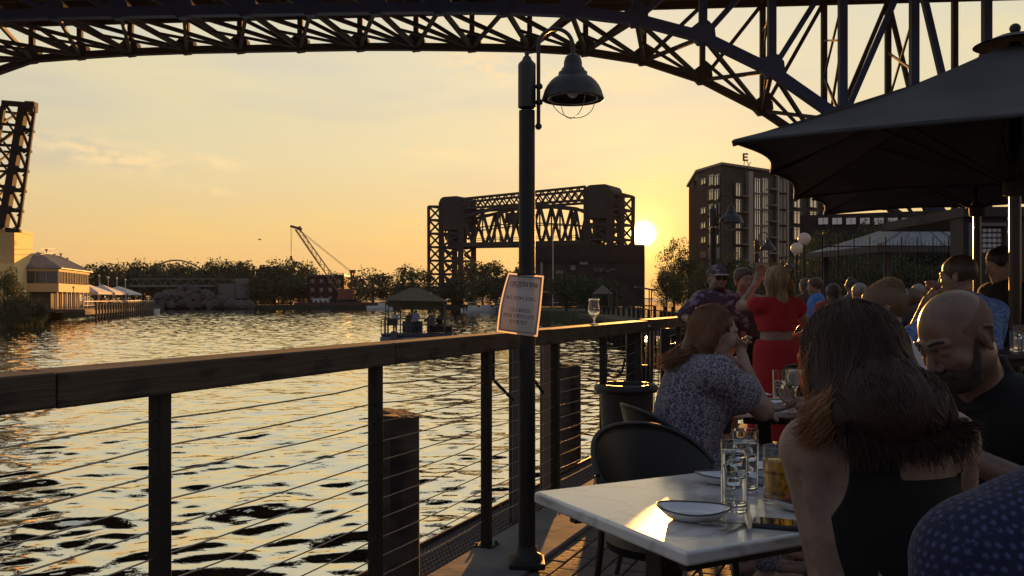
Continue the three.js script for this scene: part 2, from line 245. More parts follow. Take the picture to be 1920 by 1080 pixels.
// gate of upright rods at the corner
(function gate() {
  const o = at(1212, 600, 7.15); o.y = 0; const t = thing('corner_gate', 'narrow gate of upright steel rods at the railing corner, sun glinting on it', 'gate', o, RAIL_TURN - 1.2);
  part(t, 'gate_post', rbox(0.07, 1.06, 0.07, 0.004, -0.13, 0.53, 0), MT.blackSteel); part(t, 'gate_post', rbox(0.07, 1.06, 0.07, 0.004, 0.15, 0.53, 0), MT.blackSteel);
  part(t, 'post_cap', tri(new THREE.BoxGeometry(0.16, 0.02, 0.12).rotateX(0.1).translate(-0.05, 1.07, 0)), MT.grate);
  for (let i = 0; i < 6; i++) part(t, 'rod', rod(V(-0.07 + i * 0.033, 0.06, 0), V(-0.07 + i * 0.033, 1.04, 0), 0.004, 0.004, 7), MT.cable);
  part(t, 'lower_panel', box(0.12, 0.68, 0.02, -0.035, 0.42, -0.035), MT.blackSteel);
})();

// timber piles and steel uprights outside the railing
function pileAt(px0, px1, topY, d, label, seed) {
  const c = at((px0 + px1) / 2, 560, d), r = (px1 - px0) / 2 / F * d * 1.01, top = EYE + (HORIZON - topY) / F * d, rr = rng(seed);
  const g = new THREE.CylinderGeometry(r * 0.97, r * 1.06, top + 3.4, 40, 60), p = g.attributes.position;
  for (let i = 0; i < p.count; i++) { const x = p.getX(i), y = p.getY(i), z = p.getZ(i), an = Math.atan2(z, x), q = 1 + 0.05 * (fbm(Math.cos(an) * 3 + 9, Math.sin(an) * 3, y * 0.25 + seed, 3) - 0.5) * 2 - 0.035 * sstep(0.62, 0.8, noise3(an * 5, y * 0.5, seed)); p.setX(i, x * q); p.setZ(i, z * q); if (y > (top + 3.4) / 2 - 0.01) p.setY(i, y + 0.02 * noise3(x * 30, z * 30, seed) - 0.1 * x); }
  g.computeVertexNormals(); const t = solo('timber_pile', g, MT.pile, label, 'pile', 'timber mooring piles by the terrace'); t.position.set(c.x, (top - 3.4) / 2, c.z); return t;
}
pileAt(690, 787, 778, 4.05, 'thick weathered timber pile standing behind the second railing post', 3);
pileAt(1047, 1089, 686, 7.3, 'slimmer timber pile in the water behind the fifth railing post', 6);
(function uprights() {
  const mk = (px0, px1, y0, y1, d, label, m) => { const a = at((px0 + px1) / 2, y0, d), w = (px1 - px0) / F * d; const t = thing('steel_upright', label, 'upright', V(a.x, -2.6, a.z), 0.25); const h = a.y + 2.6; part(t, 'web', box(0.012, h, w * 0.9, 0, h / 2, 0), m); part(t, 'flange', box(w, h, 0.014, 0, h / 2, w * 0.46), m); part(t, 'flange', box(w, h, 0.014, 0, h / 2, -w * 0.46), m); };
  mk(957, 984, 640, 960, 5.2, 'grey steel dock upright just behind the lamp post', mat([0.16, 0.15, 0.14], 0.7, { map: T.mottle, rep: 2 }));
  mk(1015, 1036, 645, 985, 5.6, 'pale brown steel dock upright right of the lamp post', mat([0.32, 0.25, 0.2], 0.7, { map: T.mottle, rep: 2 }));
  const b1 = [at(925, 655, 4.75), at(925, 712, 4.75), at(962, 750, 4.95)]; const t = thing('bent_bar', 'bent steel bar hanging under the rail left of the lamp post', 'bar'); part(t, 'bar', [rod(b1[0], b1[1], 0.009), rod(b1[1], b1[2], 0.009), new THREE.SphereGeometry(0.009, 8, 6).translate(...b1[1].toArray())], MT.blackSteel);
  const b2 = [at(1001, 712, 5.1), at(1018, 736, 5.25)]; solo('strut_bar', rod(b2[0], b2[1], 0.009), MT.blackSteel, 'short slanting steel bar between the lamp post and pale upright', 'bar');
  const hook = [[1138, 663], [1138, 700], [1146, 706], [1156, 706], [1165, 698], [1172, 672]].map(([x, y]) => at(x, y, 6.0)); solo('strap_hook', tube(hook, 0.008, 40, 6), MT.blackSteel, 'dark curved strap hook hanging by the fifth railing post', 'hook');
})();

// ---------------------------------------------------------------- the lamp post with its notice
const lampBase = onLevel(988, 1060, 0.03);
function gooseneckLamp(label, base, turn, s = 1, group) {
  const t = thing('lamp_post', label, 'lamp post', base, turn, group);
  part(t, 'base_plate', [rbox(0.17, 0.03, 0.17, 0.008, 0, 0.015, 0), lathe([[0.075, 0.03], [0.07, 0.05], [0.05, 0.06], [0.046, 0.09], [0.0401, 0.095]], 28)], MT.blackSteel);
  part(t, 'shaft', tri(new THREE.CylinderGeometry(0.038, 0.041, 2.13, 28).translate(0, 1.1, 0)), MT.blackSteel);
  const slv = part(t, 'sleeve', lathe([[0.0001, 2.45], [0.010, 2.447], [0.012, 2.437], [0.009, 2.428], [0.018, 2.42], [0.024, 2.405], [0.034, 2.395], [0.0405, 2.388], [0.042, 2.38], [0.0425, 2.18], [0.0385, 2.178]].reverse(), 28), MT.lampSteel);
  const neck = [V(0.055, 2.08, 0), V(0.055, 2.25, 0), V(0.055, 2.42, 0)]; for (let i = 0; i <= 10; i++) { const a = Math.PI - i / 10 * Math.PI; neck.push(V(0.137 + 0.082 * Math.cos(a), 2.47 + 0.085 * Math.sin(a), 0)); } neck.push(V(0.219, 2.44, 0), V(0.219, 2.415, 0));
  part(t, 'gooseneck', tube(neck, 0.0095, 60, 10), MT.lampSteel);
  for (const y of [2.09, 2.205, 2.28]) part(t, 'bracket', y > 2.1 ? [rod(V(0.03, y, 0), V(0.055, y, 0), 0.008, 0.008, 10), new THREE.SphereGeometry(0.0175, 14, 10).translate(0.058, y, 0)] : [new THREE.SphereGeometry(0.0165, 14, 10).translate(0.055, y, 0)], MT.lampSteel);
  const cx = 0.219, Y = (p) => 1.3 + (560 - p) / F * 4.29;
  const prof = [[0.0001, 123], [0.02, 124], [0.036, 129], [0.043, 138], [0.044, 147], [0.053, 150], [0.056, 153], [0.058, 155], [0.068, 157], [0.070, 163], [0.072, 165], [0.090, 168], [0.108, 174], [0.124, 182], [0.136, 191], [0.143, 200], [0.148, 205], [0.148, 207], [0.145, 207], [0.139, 199], [0.12, 184], [0.1, 175], [0.07, 170], [0.0001, 168]];
  const sh = part(t, 'lamp_shade', lathe(prof.map(([r, p]) => [r, Y(p)]), 48), MT.lampSteel); sh.position.set(cx, 0, 0);
  const cage = []; for (let i = 0; i < 4; i++) { const pts = []; for (let k = 0; k <= 12; k++) { const a = k / 12 * Math.PI / 2; pts.push(V(0.118 * Math.cos(a), Y(205) - 0.092 * Math.sin(a), 0)); } cage.push(tube(pts, 0.0019, 24, 5).rotateY(i * Math.PI / 2 + 0.42)); }
  cage.push(new THREE.TorusGeometry(0.118, 0.003, 6, 40).rotateX(Math.PI / 2).translate(0, Y(205), 0)); part(t, 'wire_cage', M(cage), MT.cable).position.set(cx, 0, 0);
  part(t, 'bulb', new THREE.SphereGeometry(0.03, 16, 12).translate(0, Y(192), 0), mat([0.7, 0.68, 0.62], 0.3)).position.set(cx, 0, 0);
  t.scale.setScalar(s); return t;
}
const nearLamp = gooseneckLamp('near dark gooseneck lamp post carrying the paper notice, by the railing', lampBase, 0, 1, 'gooseneck lamp posts along the quay');
(function notice() {
  const W = 620, H = 1010, c = document.createElement('canvas'); c.width = W; c.height = H; const x = c.getContext('2d');
  x.fillStyle = '#e9e4dd'; x.fillRect(0, 0, W, H); x.strokeStyle = '#4b3c38'; x.lineWidth = 9; x.strokeRect(22, 22, W - 44, H - 44); x.strokeStyle = '#7d706a'; x.lineWidth = 3; x.strokeRect(34, 34, W - 68, H - 68);
  x.fillStyle = '#2a2524'; x.textAlign = 'center';
  x.font = 'bold 88px sans-serif'; const word = 'COLLISION BEND'; x.save(); x.translate(W / 2, 196); x.scale(0.66, 1.2); x.fillText(word, 0, 0); x.restore();
  x.fillRect(130, 112, 360, 5); x.fillRect(110, 216, 180, 5); x.fillRect(330, 224, 180, 5);
  x.font = '84px serif'; x.fillText('NO DOCKING.', W / 2, 430, 520); x.fillText('CLOSED', W / 2, 640); x.fillText('FOR PRIVATE', W / 2, 745, 500); x.fillText('EVENT', W / 2, 850);
  for (let i = 0; i < 2600; i++) { x.fillStyle = `rgba(60,40,30,${0.05 * R()})`; x.fillRect(R() * W, R() * H, 1 + R() * 5, 1 + R() * 3); }
  const map = new THREE.CanvasTexture(c); map.colorSpace = THREE.SRGBColorSpace; map.magFilter = THREE.LinearFilter;
  const q = [[953, 511], [1020, 517], [1008, 632], [931, 622]].map(([a, b]) => at(a, b, 4.128));
  const surf = (off, grow, th) => { const n = 24, L = []; const P = (u, v, w) => { u = (u - 0.5) * grow[0] + 0.5; v = (v - 0.5) * grow[1] + 0.5; const p = q[3].clone().lerp(q[2], u).lerp(q[0].clone().lerp(q[1], u), v); p.z += off + w - 0.032 * (2 * u - 1) ** 2 * (u < 0.5 ? 1 : 0.6) + 0.006 * Math.sin(v * 5); p.x += 0.008 * Math.sin(v * 3.1) * (u < 0.5 ? -1.2 : 0.2); return p; };
    const pos = [], uv = [], id = []; for (let s = 0; s < 2; s++) for (let i = 0; i <= n; i++) for (let j = 0; j <= n; j++) { pos.push(...P(i / n, j / n, s ? -th : 0).toArray()); uv.push(i / n, j / n); } const k = (n + 1) ** 2; for (let i = 0; i < n; i++) for (let j = 0; j < n; j++) { const o = i * (n + 1) + j; id.push(o, o + n + 1, o + 1, o + 1, o + n + 1, o + n + 2, k + o, k + o + 1, k + o + n + 1, k + o + 1, k + o + n + 2, k + o + n + 1); }
    const g = new THREE.BufferGeometry(); g.setAttribute('position', new THREE.Float32BufferAttribute(pos, 3)); g.setAttribute('uv', new THREE.Float32BufferAttribute(uv, 2)); g.setIndex(id); g.computeVertexNormals(); return g; };
  const t = thing('paper_notice', 'laminated paper notice on the lamp post saying no docking, closed for private event', 'notice');
  part(t, 'paper', surf(0.0045, [0.93, 0.95], 0.0006), mat([0.85, 0.83, 0.8], 0.95, { map, transmission: 0.3, thickness: 0 }));
  part(t, 'laminate', surf(0, [1, 1], 0.0025), mat([0.95, 0.9, 0.85], 0.9, { transmission: 0.7, thickness: 0 }));
  part(t, 'tape', box(0.085, 0.012, 0.002).translate(...at(987, 514, 4.118).toArray()), MT.blackSteel);
})();
// further lamps of the same kind
[[1337, 10.7, 'tall gooseneck lamp post before the brick apartment block, above the man in the cap'], [1418, 16.6, 'middle distance gooseneck lamp post behind the woman holding up a phone'], [1466, 26, 'small far gooseneck lamp post left of the twin globe lamp']].forEach(([px, d, label]) => { const p = at(px, 560, d); p.y = 0; copyOf(nearLamp, p, 0, label); });

// ---------------------------------------------------------------- parasols
function parasol(label, tip, lift = 0) {
  const name = 'market_parasol', S = 3.1, hem = 2.2 + lift, peak = 2.98 + lift, hub = 2.06 + lift;
  const t = thing(name, label, 'parasol', V(tip.x + S / 2 * (UX + VX), 0, tip.z - S / 2 * (UZ + VZ)), RAIL_TURN, 'dark canvas parasols over the terrace');
  const corner = [[-1, 1], [0, 1], [1, 1], [1, 0], [1, -1], [0, -1], [-1, -1], [-1, 0]].map(([a, b]) => V(a * S / 2, hem + (a && b ? 0 : 0.03), b * S / 2));   // rib tips
  const n = 22, mk = (i) => { const A = corner[i], B = corner[(i + 1) % 8], pos = [], id = [], top = V(0, peak, 0);
    for (let s = 0; s < 2; s++) for (let u = 0; u <= n; u++) for (let v = 0; v <= n; v++) { const f = u / n, e = A.clone().lerp(B, v / n), bow = Math.sin(Math.PI * v / n), p = top.clone().lerp(e, lerp(0.06, 1, f)); p.y -= 0.10 * bow * f * (1.15 - f) + 0.05 * Math.sin(Math.PI * f); const inw = e.clone().setY(0).normalize().multiplyScalar(-0.085 * bow * f * f * f); p.add(inw); p.y += 0.035 * bow * f ** 3; p.y += 0.006 * (noise3(p.x * 4, p.z * 4, i) - 0.5) - s * 0.004; pos.push(p.x, p.y, p.z); }
    const k = (n + 1) ** 2; for (let s = 0; s < 2; s++) for (let u = 0; u < n; u++) for (let v = 0; v < n; v++) { const o = s * k + u * (n + 1) + v; s ? id.push(o, o + n + 1, o + 1, o + 1, o + n + 1, o + n + 2) : id.push(o, o + 1, o + n + 1, o + 1, o + n + 2, o + n + 1); }
    for (let v = 0; v < n; v++) { const o = n * (n + 1) + v; id.push(o, o + 1, k + o, o + 1, k + o + 1, k + o); }
    const g = new THREE.BufferGeometry(); g.setAttribute('position', new THREE.Float32BufferAttribute(pos, 3)); g.setIndex(id); g.computeVertexNormals(); const nn = g.attributes.normal.clone(); const q = tri(g); return q; };
  for (let i = 0; i < 8; i++) part(t, 'canopy_panel', mk(i), MT.canvas);
  // folded hem tape, ribs, struts, hub, pole, base, finial
  for (let i = 0; i < 8; i++) { const A = corner[i], B = corner[(i + 1) % 8], pts = []; for (let k = 0; k <= 10; k++) { const b = Math.sin(Math.PI * k / 10), e = A.clone().lerp(B, k / 10); e.add(e.clone().setY(0).normalize().multiplyScalar(-0.085 * b)); e.y += 0.02 * b - 0.012; pts.push(e); } part(t, 'hem', tube(pts, 0.011, 20, 5), MT.canvas);
    part(t, 'rib', beam(V(0, peak - 0.08, 0), A.clone().setY(A.y - 0.025), 0.018, 0.028), MT.darkSteel); const mid = V(0, peak - 0.08, 0).lerp(A, 0.55); mid.y -= 0.03; part(t, 'strut', beam(V(0, hub, 0).add(A.clone().setY(0).normalize().multiplyScalar(0.06)), mid, 0.014, 0.02), MT.darkSteel); }
  part(t, 'vent_cap', [new THREE.ConeGeometry(0.24, 0.09, 8, 1, true).rotateY(Math.PI / 8).translate(0, peak + 0.03, 0), lathe([[0.25, peak - 0.012], [0.19, peak + 0.01], [0.10, peak + 0.045], [0.06, peak + 0.05]], 24)], MT.canvas);
  part(t, 'finial', new THREE.SphereGeometry(0.035, 14, 10).translate(0, peak + 0.09, 0), MT.darkSteel);
  part(t, 'hub', lathe([[0.036, hub - 0.09], [0.07, hub - 0.08], [0.075, hub], [0.055, hub + 0.03], [0.036, hub + 0.06]], 20), MT.darkSteel);
  part(t, 'pole', rod(V(0, 0.05, 0), V(0, peak, 0), 0.036, 0.036, 20), mat([0.035, 0.03, 0.028], 0.25, { metal: 0.6 }));
  part(t, 'base', [rbox(0.6, 0.07, 0.6, 0.02, 0, 0.045, 0), new THREE.CylinderGeometry(0.05, 0.06, 0.25, 16).translate(0, 0.2, 0)], MT.blackSteel);
  return t;
}
const tip1 = at(1375, 262, F * 0.9 / (560 - 262)); tip1.y = 0;
parasol('large grey canvas parasol closest to the camera, its corner pointing at the bridge', V(tip1.x, 0, tip1.z));
parasol('second dark canvas parasol standing behind the large near one', V(tip1.x + 3.2 * UX, 0, tip1.z - 3.2 * UZ), 0.14);
// ---------------------------------------------------------------- banks
const xz = (...p) => p.map(([x, d]) => [x, -d]);
const soil = mat([0.055, 0.06, 0.035], 1, { map: T.mottle, rep: 0.1, bump: T.mottleLin, bumpScale: 0.15, bumpRep: 0.2 });
struct('right_bank', prism(xz([9.2, 24], [13.5, 60], [15.5, 92], [13, 118], [6, 140], [0, 150], [-4, 215], [2, 290], [60, 520], [420, 520], [420, 18], [22, 18]), 2.6, -3.2), soil, 'low dark ground of the right bank');
struct('far_bank', prism(xz([-150, 276], [-60, 280], [4, 286], [60, 519], [60, 700], [-500, 700], [-500, 276]), 2.7, -3.4), soil, 'low dark ground of the far bank');
struct('left_bank', prism(xz([-64, 96], [-66.5, 106], [-106, 268], [-150, 275.9], [-420, 275.9], [-420, 60], [-80, 60]), 2.5, -3.1), soil, 'low dark ground of the left bank');

// a plane that holds two surveyed sight lines: px -> distance along it
function planeThrough(px0, d0, px1, d1) { const q0 = (px0 - 960) / F, q1 = (px1 - 960) / F, s = (d1 - d0) / (q1 * d1 - q0 * d0), c = d0 - s * q0 * d0; const f = (px, py) => { const q = (px - 960) / F; return at(px, py, c / (1 - s * q)); }; f.normal = V(-s, 0, -1).normalize(); return f; }

// ---------------------------------------------------------------- the high arch bridge overhead
(function archBridge() {
  const t = thing('arch_bridge', 'high blue steel arch bridge crossing overhead with lattice bracing', 'bridge');
  const K = 0.0835, on = (Z0) => (px, py) => { const q = (px - 960) / F; return at(px, py, Z0 / (1 + K * q)); }, far = on(106.5), near = on(93);
  const fpx = [[-160, 190], [-50, 150], [60, 111], [150, 104], [245, 98], [350, 94], [450, 92], [563, 90], [675, 88], [780, 88], [885, 89], [993, 91], [1098, 97], [1207, 114], [1317, 150], [1430, 208], [1545, 285], [1665, 385], [1790, 520]];
  const npx = [[-380, 150], [-257, 96], [-135, 52], [-15, 31], [105, 26], [224, 24], [344, 22], [463, 20], [584, 18], [705, 16], [826, 15], [948, 17], [1070, 22], [1193, 37], [1318, 70], [1447, 133], [1580, 226], [1714, 345], [1850, 500]];
  const fn = fpx.map((p) => far(...p)), nn = npx.map((p) => near(...p)), n = fn.length, DECK = 36;
  const shared = new Map(), member = (name, a, b, w, h, m) => part(t, name, beam(a, b, w, h), m);
  const along = nn[10].clone().sub(nn[9]).setY(0).normalize(), up = V(0, 1, 0);
  const gusset = (c, r, m) => { const s = new THREE.Shape(); for (let i = 0; i < 8; i++) { const a = i / 8 * 2 * Math.PI + Math.PI / 8, q = r * (i % 2 ? 1 : 0.92); i ? s.lineTo(Math.cos(a) * q, Math.sin(a) * q * 0.95) : s.moveTo(Math.cos(a) * q, Math.sin(a) * q * 0.95); } const g = new THREE.ExtrudeGeometry(s, { depth: 1.05, bevelEnabled: false }).translate(0, 0, -0.525); g.rotateY(Math.atan2(-along.z, along.x)).translate(c.x, c.y, c.z); return part(t, 'gusset_plate', tri(g, 1), m); };
  for (let i = 0; i < n; i++) {
    if (i < n - 1) { member('lower_chord', fn[i], fn[i + 1], 0.8, 0.82, MT.brownSteel); member('lower_chord', nn[i], nn[i + 1], 1.0, 1.05, MT.blueSteel); }
    if (i > 0 && i < n - 1) { gusset(fn[i].clone().add(V(0, 0.55, 0)), 1.25, MT.brownSteel); gusset(nn[i].clone().add(V(0, 0.4, 0)), 1.35, MT.blueSteel); }
    // spandrel posts and diagonals up to the deck
    for (const [P, m, w] of [[fn, MT.brownSteel, 0.62], [nn, MT.blueSteel, 0.8]]) {
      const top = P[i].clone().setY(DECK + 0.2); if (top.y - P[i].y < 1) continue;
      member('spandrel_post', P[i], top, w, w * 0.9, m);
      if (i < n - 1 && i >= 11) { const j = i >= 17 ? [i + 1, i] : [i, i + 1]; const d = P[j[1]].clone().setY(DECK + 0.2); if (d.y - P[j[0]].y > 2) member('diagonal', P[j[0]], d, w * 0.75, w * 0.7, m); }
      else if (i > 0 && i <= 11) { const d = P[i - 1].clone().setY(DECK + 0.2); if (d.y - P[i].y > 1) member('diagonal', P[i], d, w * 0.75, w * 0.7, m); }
    }
    // bracing between the ribs: cross strut, two diagonals, and sway rods between the posts
    member('cross_strut', nn[i], fn[i], 0.42, 0.55, MT.brownSteel);
    if (i < n - 1) { member('lateral_brace', nn[i], fn[i + 1], 0.36, 0.42, MT.brownSteel); member('lateral_brace', fn[i], nn[i + 1], 0.36, 0.42, MT.brownSteel);
      const m0 = nn[i].clone().lerp(fn[i], 0.5), m1 = fn[i + 1]; member('lateral_brace', m0, m1, 0.26, 0.3, MT.brownSteel); }
    if (i >= 13) { const a = nn[i], b = fn[i]; const ta = a.clone().setY(DECK), tb = b.clone().setY(DECK); const ma = a.clone().lerp(ta, 0.5), mb = b.clone().lerp(tb, 0.5); member('sway_brace', b, ma.clone().lerp(mb, 0.0), 0.26, 0.26, MT.brownSteel); member('sway_brace', mb, ma.clone().setY((ma.y + ta.y) / 2), 0.22, 0.22, MT.brownSteel); member('sway_brace', a, mb, 0.26, 0.26, MT.brownSteel); member('sway_brace', ma, mb.clone().setY((mb.y + tb.y) / 2), 0.22, 0.22, MT.brownSteel); }
    // floor beam under the deck, out to its added unseen width
    const fa = nn[i].clone().setY(DECK + 0.9).lerp(fn[i].clone().setY(DECK + 0.9), -1.7), fb = nn[i].clone().setY(DECK + 0.9).lerp(fn[i].clone().setY(DECK + 0.9), 1.05); member('floor_beam', fa, fb, 0.5, 1.6, MT.darkSteel);
  }
  const A = far(-900, 0), B = far(2900, 0), inw = nn[10].clone().sub(fn[10]).setY(0).normalize();
  const deck = [A, B].map((p) => p.clone().setY(0)); const ed = (p, k) => [p.x + inw.x * k, p.z + inw.z * k];
  part(t, 'deck', prism([ed(A, 38), ed(B, 38), ed(B, -1), ed(A, -1)], 1.2, DECK + 0.9), MT.darkSteel);  // deck widened towards the camera, out of view, to darken reflections in the water
  for (const k of [-0.6, 2.5, 5.5, 8.5, 11.5, 15, 20, 25, 30, 35]) part(t, 'stringer', beam(V(A.x + inw.x * k, DECK + 0.45, A.z + inw.z * k), V(B.x + inw.x * k, DECK + 0.45, B.z + inw.z * k), 0.35, 0.9), MT.darkSteel);  // the outer stringers carry the added unseen width of the deck
  // piers where the arch comes down, hidden behind the parasol and beyond the left edge
  const e = fn[n - 1].clone().lerp(nn[n - 1], 0.5); part(t, 'pier', box(9, 14, 26, e.x + 3, -2, e.z), MT.concrete);
  const l = fn[0].clone().lerp(nn[0], 0.5); part(t, 'pier', box(8, 40, 26, l.x - 40, 8, l.z + 4), MT.concrete);
  // pigeons on the near chord
  for (const [px, py] of [[1376, 98], [1400, 111], [1526, 193]]) { const p = near(px, py); const b = [new THREE.SphereGeometry(0.17, 10, 8).scale(1.5, 0.9, 0.9).rotateZ(0.5), new THREE.SphereGeometry(0.09, 8, 6).translate(0.18, 0.2, 0), new THREE.ConeGeometry(0.07, 0.28, 6).rotateZ(1.9).translate(-0.3, -0.1, 0)]; const m = solo('pigeon', M(b), mat([0.06, 0.06, 0.065], 0.8), ['pigeon perched on the blue arch, upper of three', 'pigeon perched on the blue arch, middle of three', 'pigeon perched on the blue arch, lowest, by the parasol'][px < 1380 ? 0 : px < 1450 ? 1 : 2], 'bird', 'pigeons on the arch'); m.position.copy(p).add(V(0, 0.15, 0.5)); }
})();

// ---------------------------------------------------------------- raised lift bridge
(function liftBridge() {
  const t = thing('lift_bridge', 'brown steel vertical lift bridge with its span raised between two towers', 'bridge');
  const P = planeThrough(826, 300, 1146, 268), back = P.normal.clone().multiplyScalar(8), m = mat([0.05, 0.035, 0.027], 0.8);
  const two = (name, a, b, w, h = w) => { for (const o of [V(), back]) part(t, name, beam(P(...a).add(o), P(...b).add(o), w, h), m); };
  const tower = (x0, x1, xo, top, oTop, base) => {
    two('tower_leg', [x0, top + 10], [x0, base], 1.9); two('tower_leg', [x1, top + 10], [x1, base], 1.9); two('tower_leg', [xo, oTop], [xo + (x0 - xo) * 0.02, base], 1.1);
    const N = 8, inner = Math.abs(xo - x0) < Math.abs(xo - x1) ? x0 : x1;
    for (let k = 0; k < N; k++) { const y0 = lerp(oTop, base, k / N), y1 = lerp(oTop, base, (k + 1) / N); two('tower_strut', [xo, y0], [inner, y0], 0.7); two('tower_brace', [xo, y0], [inner, y1], 0.5); two('tower_brace', [inner, y0], [xo, y1], 0.5);
      if (k > 1) { two('tower_brace', [x0, y0], [x1, y1], 0.6); two('tower_brace', [x1, y0], [x0, y1], 0.6); two('tower_strut', [x0, y0], [x1, y0], 0.7); }
      for (const px of [x0, x1, xo]) { part(t, 'tower_strut', beam(P(px, y0), P(px, y0).add(back), 0.6), m); if (k % 2) part(t, 'tower_brace', beam(P(px, y0), P(px, y1).add(back), 0.45), m); } }
    // sheave housing with rounded shoulders and counterweight
    const a = P(x0 - 3, top), b = P(x1 + 3, top + 60), w = a.distanceTo(V(b.x, a.y, b.z)), h = a.y - b.y, s = new THREE.Shape(); s.moveTo(-w / 2, -h); s.lineTo(-w / 2, -2.6); s.quadraticCurveTo(-w / 2, 0, -w / 2 + 2.4, 0); s.lineTo(w / 2 - 2.4, 0); s.quadraticCurveTo(w / 2, 0, w / 2, -2.6); s.lineTo(w / 2, -h * 0.30); s.lineTo(w / 2 - 1, -h * 0.36); s.lineTo(w / 2 - 1, -h); s.closePath();
    const g = new THREE.ExtrudeGeometry(s, { depth: 9.2, bevelEnabled: false }).translate(0, 0, -8.6); g.rotateY(Math.atan2(-P.normal.x, -P.normal.z)).translate(-0.5 * 0, 0, 0); const c = a.clone().lerp(V(b.x, a.y, b.z), 0.5); part(t, 'sheave_house', tri(g.translate(c.x, c.y, c.z)), m);
    part(t, 'counterweight', beam(P((x0 + x1) / 2, top + 62).addScaledVector(back, 0.5), P((x0 + x1) / 2, top + 96).addScaledVector(back, 0.5), w * 0.72, 6), m);
  };
  tower(828, 864, 804, 370, 387, 590); tower(1100, 1143, 1168, 348, 364, 588);
  // fixed top span
  const N = 17; for (let k = 0; k < N; k++) { const x0 = lerp(866, 1098, k / N), x1 = lerp(866, 1098, (k + 1) / N), yt = (x) => lerp(373, 350, (x - 866) / 232), yb = (x) => lerp(391, 375, (x - 866) / 232); two('span_chord', [x0, yt(x0)], [x1, yt(x1)], 0.75); two('span_chord', [x0, yb(x0)], [x1, yb(x1)], 0.75); two('span_lattice', [x0, yt(x0)], [x1, yb(x1)], 0.4); two('span_lattice', [x0, yb(x0)], [x1, yt(x1)], 0.4); }
  // raised truss span
  const top = [[868, 406], [905, 397], [938, 389], [975, 386], [1012, 384], [1050, 388], [1080, 391], [1102, 400]], bot = (x) => lerp(459, 455, (x - 868) / 234);
  for (let k = 0; k < 7; k++) { const [x0, y0] = top[k], [x1, y1] = top[k + 1], xm = (x0 + x1) / 2; two('truss_top_chord', [x0, y0], [x1, y1], 0.95); two('truss_bottom_chord', [x0, bot(x0)], [x1, bot(x1)], 1.5); two('truss_diagonal', [x0, y0], [xm, bot(xm)], 0.75); two('truss_diagonal', [xm, bot(xm)], [x1, y1], 0.75); two('truss_post', [x1, y1], [x1, bot(x1)], 0.5); two('truss_strut', [x0, (y0 + bot(x0)) / 2 - 2], [x1, (y1 + bot(x1)) / 2 - 2], 0.35); part(t, 'span_cross_beam', beam(P(x0, bot(x0)), P(x0, bot(x0)).add(back), 0.9), m); part(t, 'span_cross_beam', beam(P(x0, y0), P(x1, y1).add(back), 0.4), m); }
  const h0 = P(944, 398), h1 = P(986, 418), hw = h0.distanceTo(V(h1.x, h0.y, h1.z)); part(t, 'machinery_house', [beam(P(944, 408).addScaledVector(back, 0.5), P(986, 408).addScaledVector(back, 0.5), 6, 3.4)], m);
  two('walkway_rail', [868, 448], [1100, 441], 0.18);
})();

// ---------------------------------------------------------------- raised bascule leaf and its concrete house at the left
(function bascule() {
  const t = thing('bascule_bridge', 'dark steel lattice leaf of a raised bascule bridge', 'bridge');
  const D = 118, P = (px, py) => at(px, py, D), m = mat([0.055, 0.042, 0.04], 0.75), back = V(-3.6, 0, -5);
  const chords = [[[8, 193], [-34, 428]], [[45, 198], [6, 424]], [[66, 199], [36, 424]]];
  const lerpc = (c, f) => [lerp(c[0][0], c[1][0], f), lerp(c[0][1], c[1][1], f)];
  [[0, 0.5], [1, 1.0], [2, 0.32]].forEach(([k, w]) => { for (let i = 0; i < 6; i++) part(t, 'chord', beam(P(...lerpc(chords[k], i / 6)), P(...lerpc(chords[k], (i + 1) / 6)), w, w), m); });
  for (let i = 0; i <= 6; i++) { const f = i / 6, a = lerpc(chords[0], f), b = lerpc(chords[1], f), c = lerpc(chords[2], f); part(t, 'strut', beam(P(...a), P(...b), 0.35), m); part(t, 'floor_beam', slab([P(b[0] + 2, b[1] + 1), P(b[0] + 4, b[1] + 11), P(c[0] + 1, c[1] + 12), P(c[0] + 1, c[1] + 7)].map((p) => p), 0.5), m);
    part(t, 'strut', beam(P(...a).add(back), P(...b).add(back), 0.3), m); part(t, 'strut', beam(P(...b), P(...b).add(back), 0.35), m); part(t, 'strut', beam(P(...c), P(...c).add(back), 0.3), m); part(t, 'strut', beam(P(...a), P(...a).add(back), 0.3), m);
    if (i < 6) { const g = (i + 1) / 6, a1 = lerpc(chords[0], g), b1 = lerpc(chords[1], g), c1 = lerpc(chords[2], g); part(t, 'lattice', beam(P(...(i % 2 ? b : a)), P(...(i % 2 ? a1 : b1)), 0.28), m); part(t, 'lattice', beam(P(...b), P(c1[0], c1[1] + 9), 0.3), m); part(t, 'lattice', beam(P(c[0], c[1] + 9), P(lerp(c[0], c1[0], 0.5) - 6, lerp(c[1], c1[1], 0.5)), 0.2), m);
      part(t, 'lattice', beam(P(...a).add(back), P(...b1).add(back), 0.24), m); part(t, 'lattice', beam(P(...b).add(back), P(...a1), 0.24), m); part(t, 'lattice', beam(P(c[0] - 4, c[1] + 8), P(c1[0] - 4, c1[1] + 8), 0.14), m); } }
  part(t, 'top_beam', beam(P(6, 193), P(68, 198), 0.9, 0.6), m); part(t, 'end_block', beam(P(50, 200), P(67, 201), 1.2, 1.3), m);
})();
const BX = -0.235, BZ = 0.972;   // the left bank runs along this
const BANK_TURN = Math.atan2(BZ, BX);   // local x along the bank (away), local z towards the river
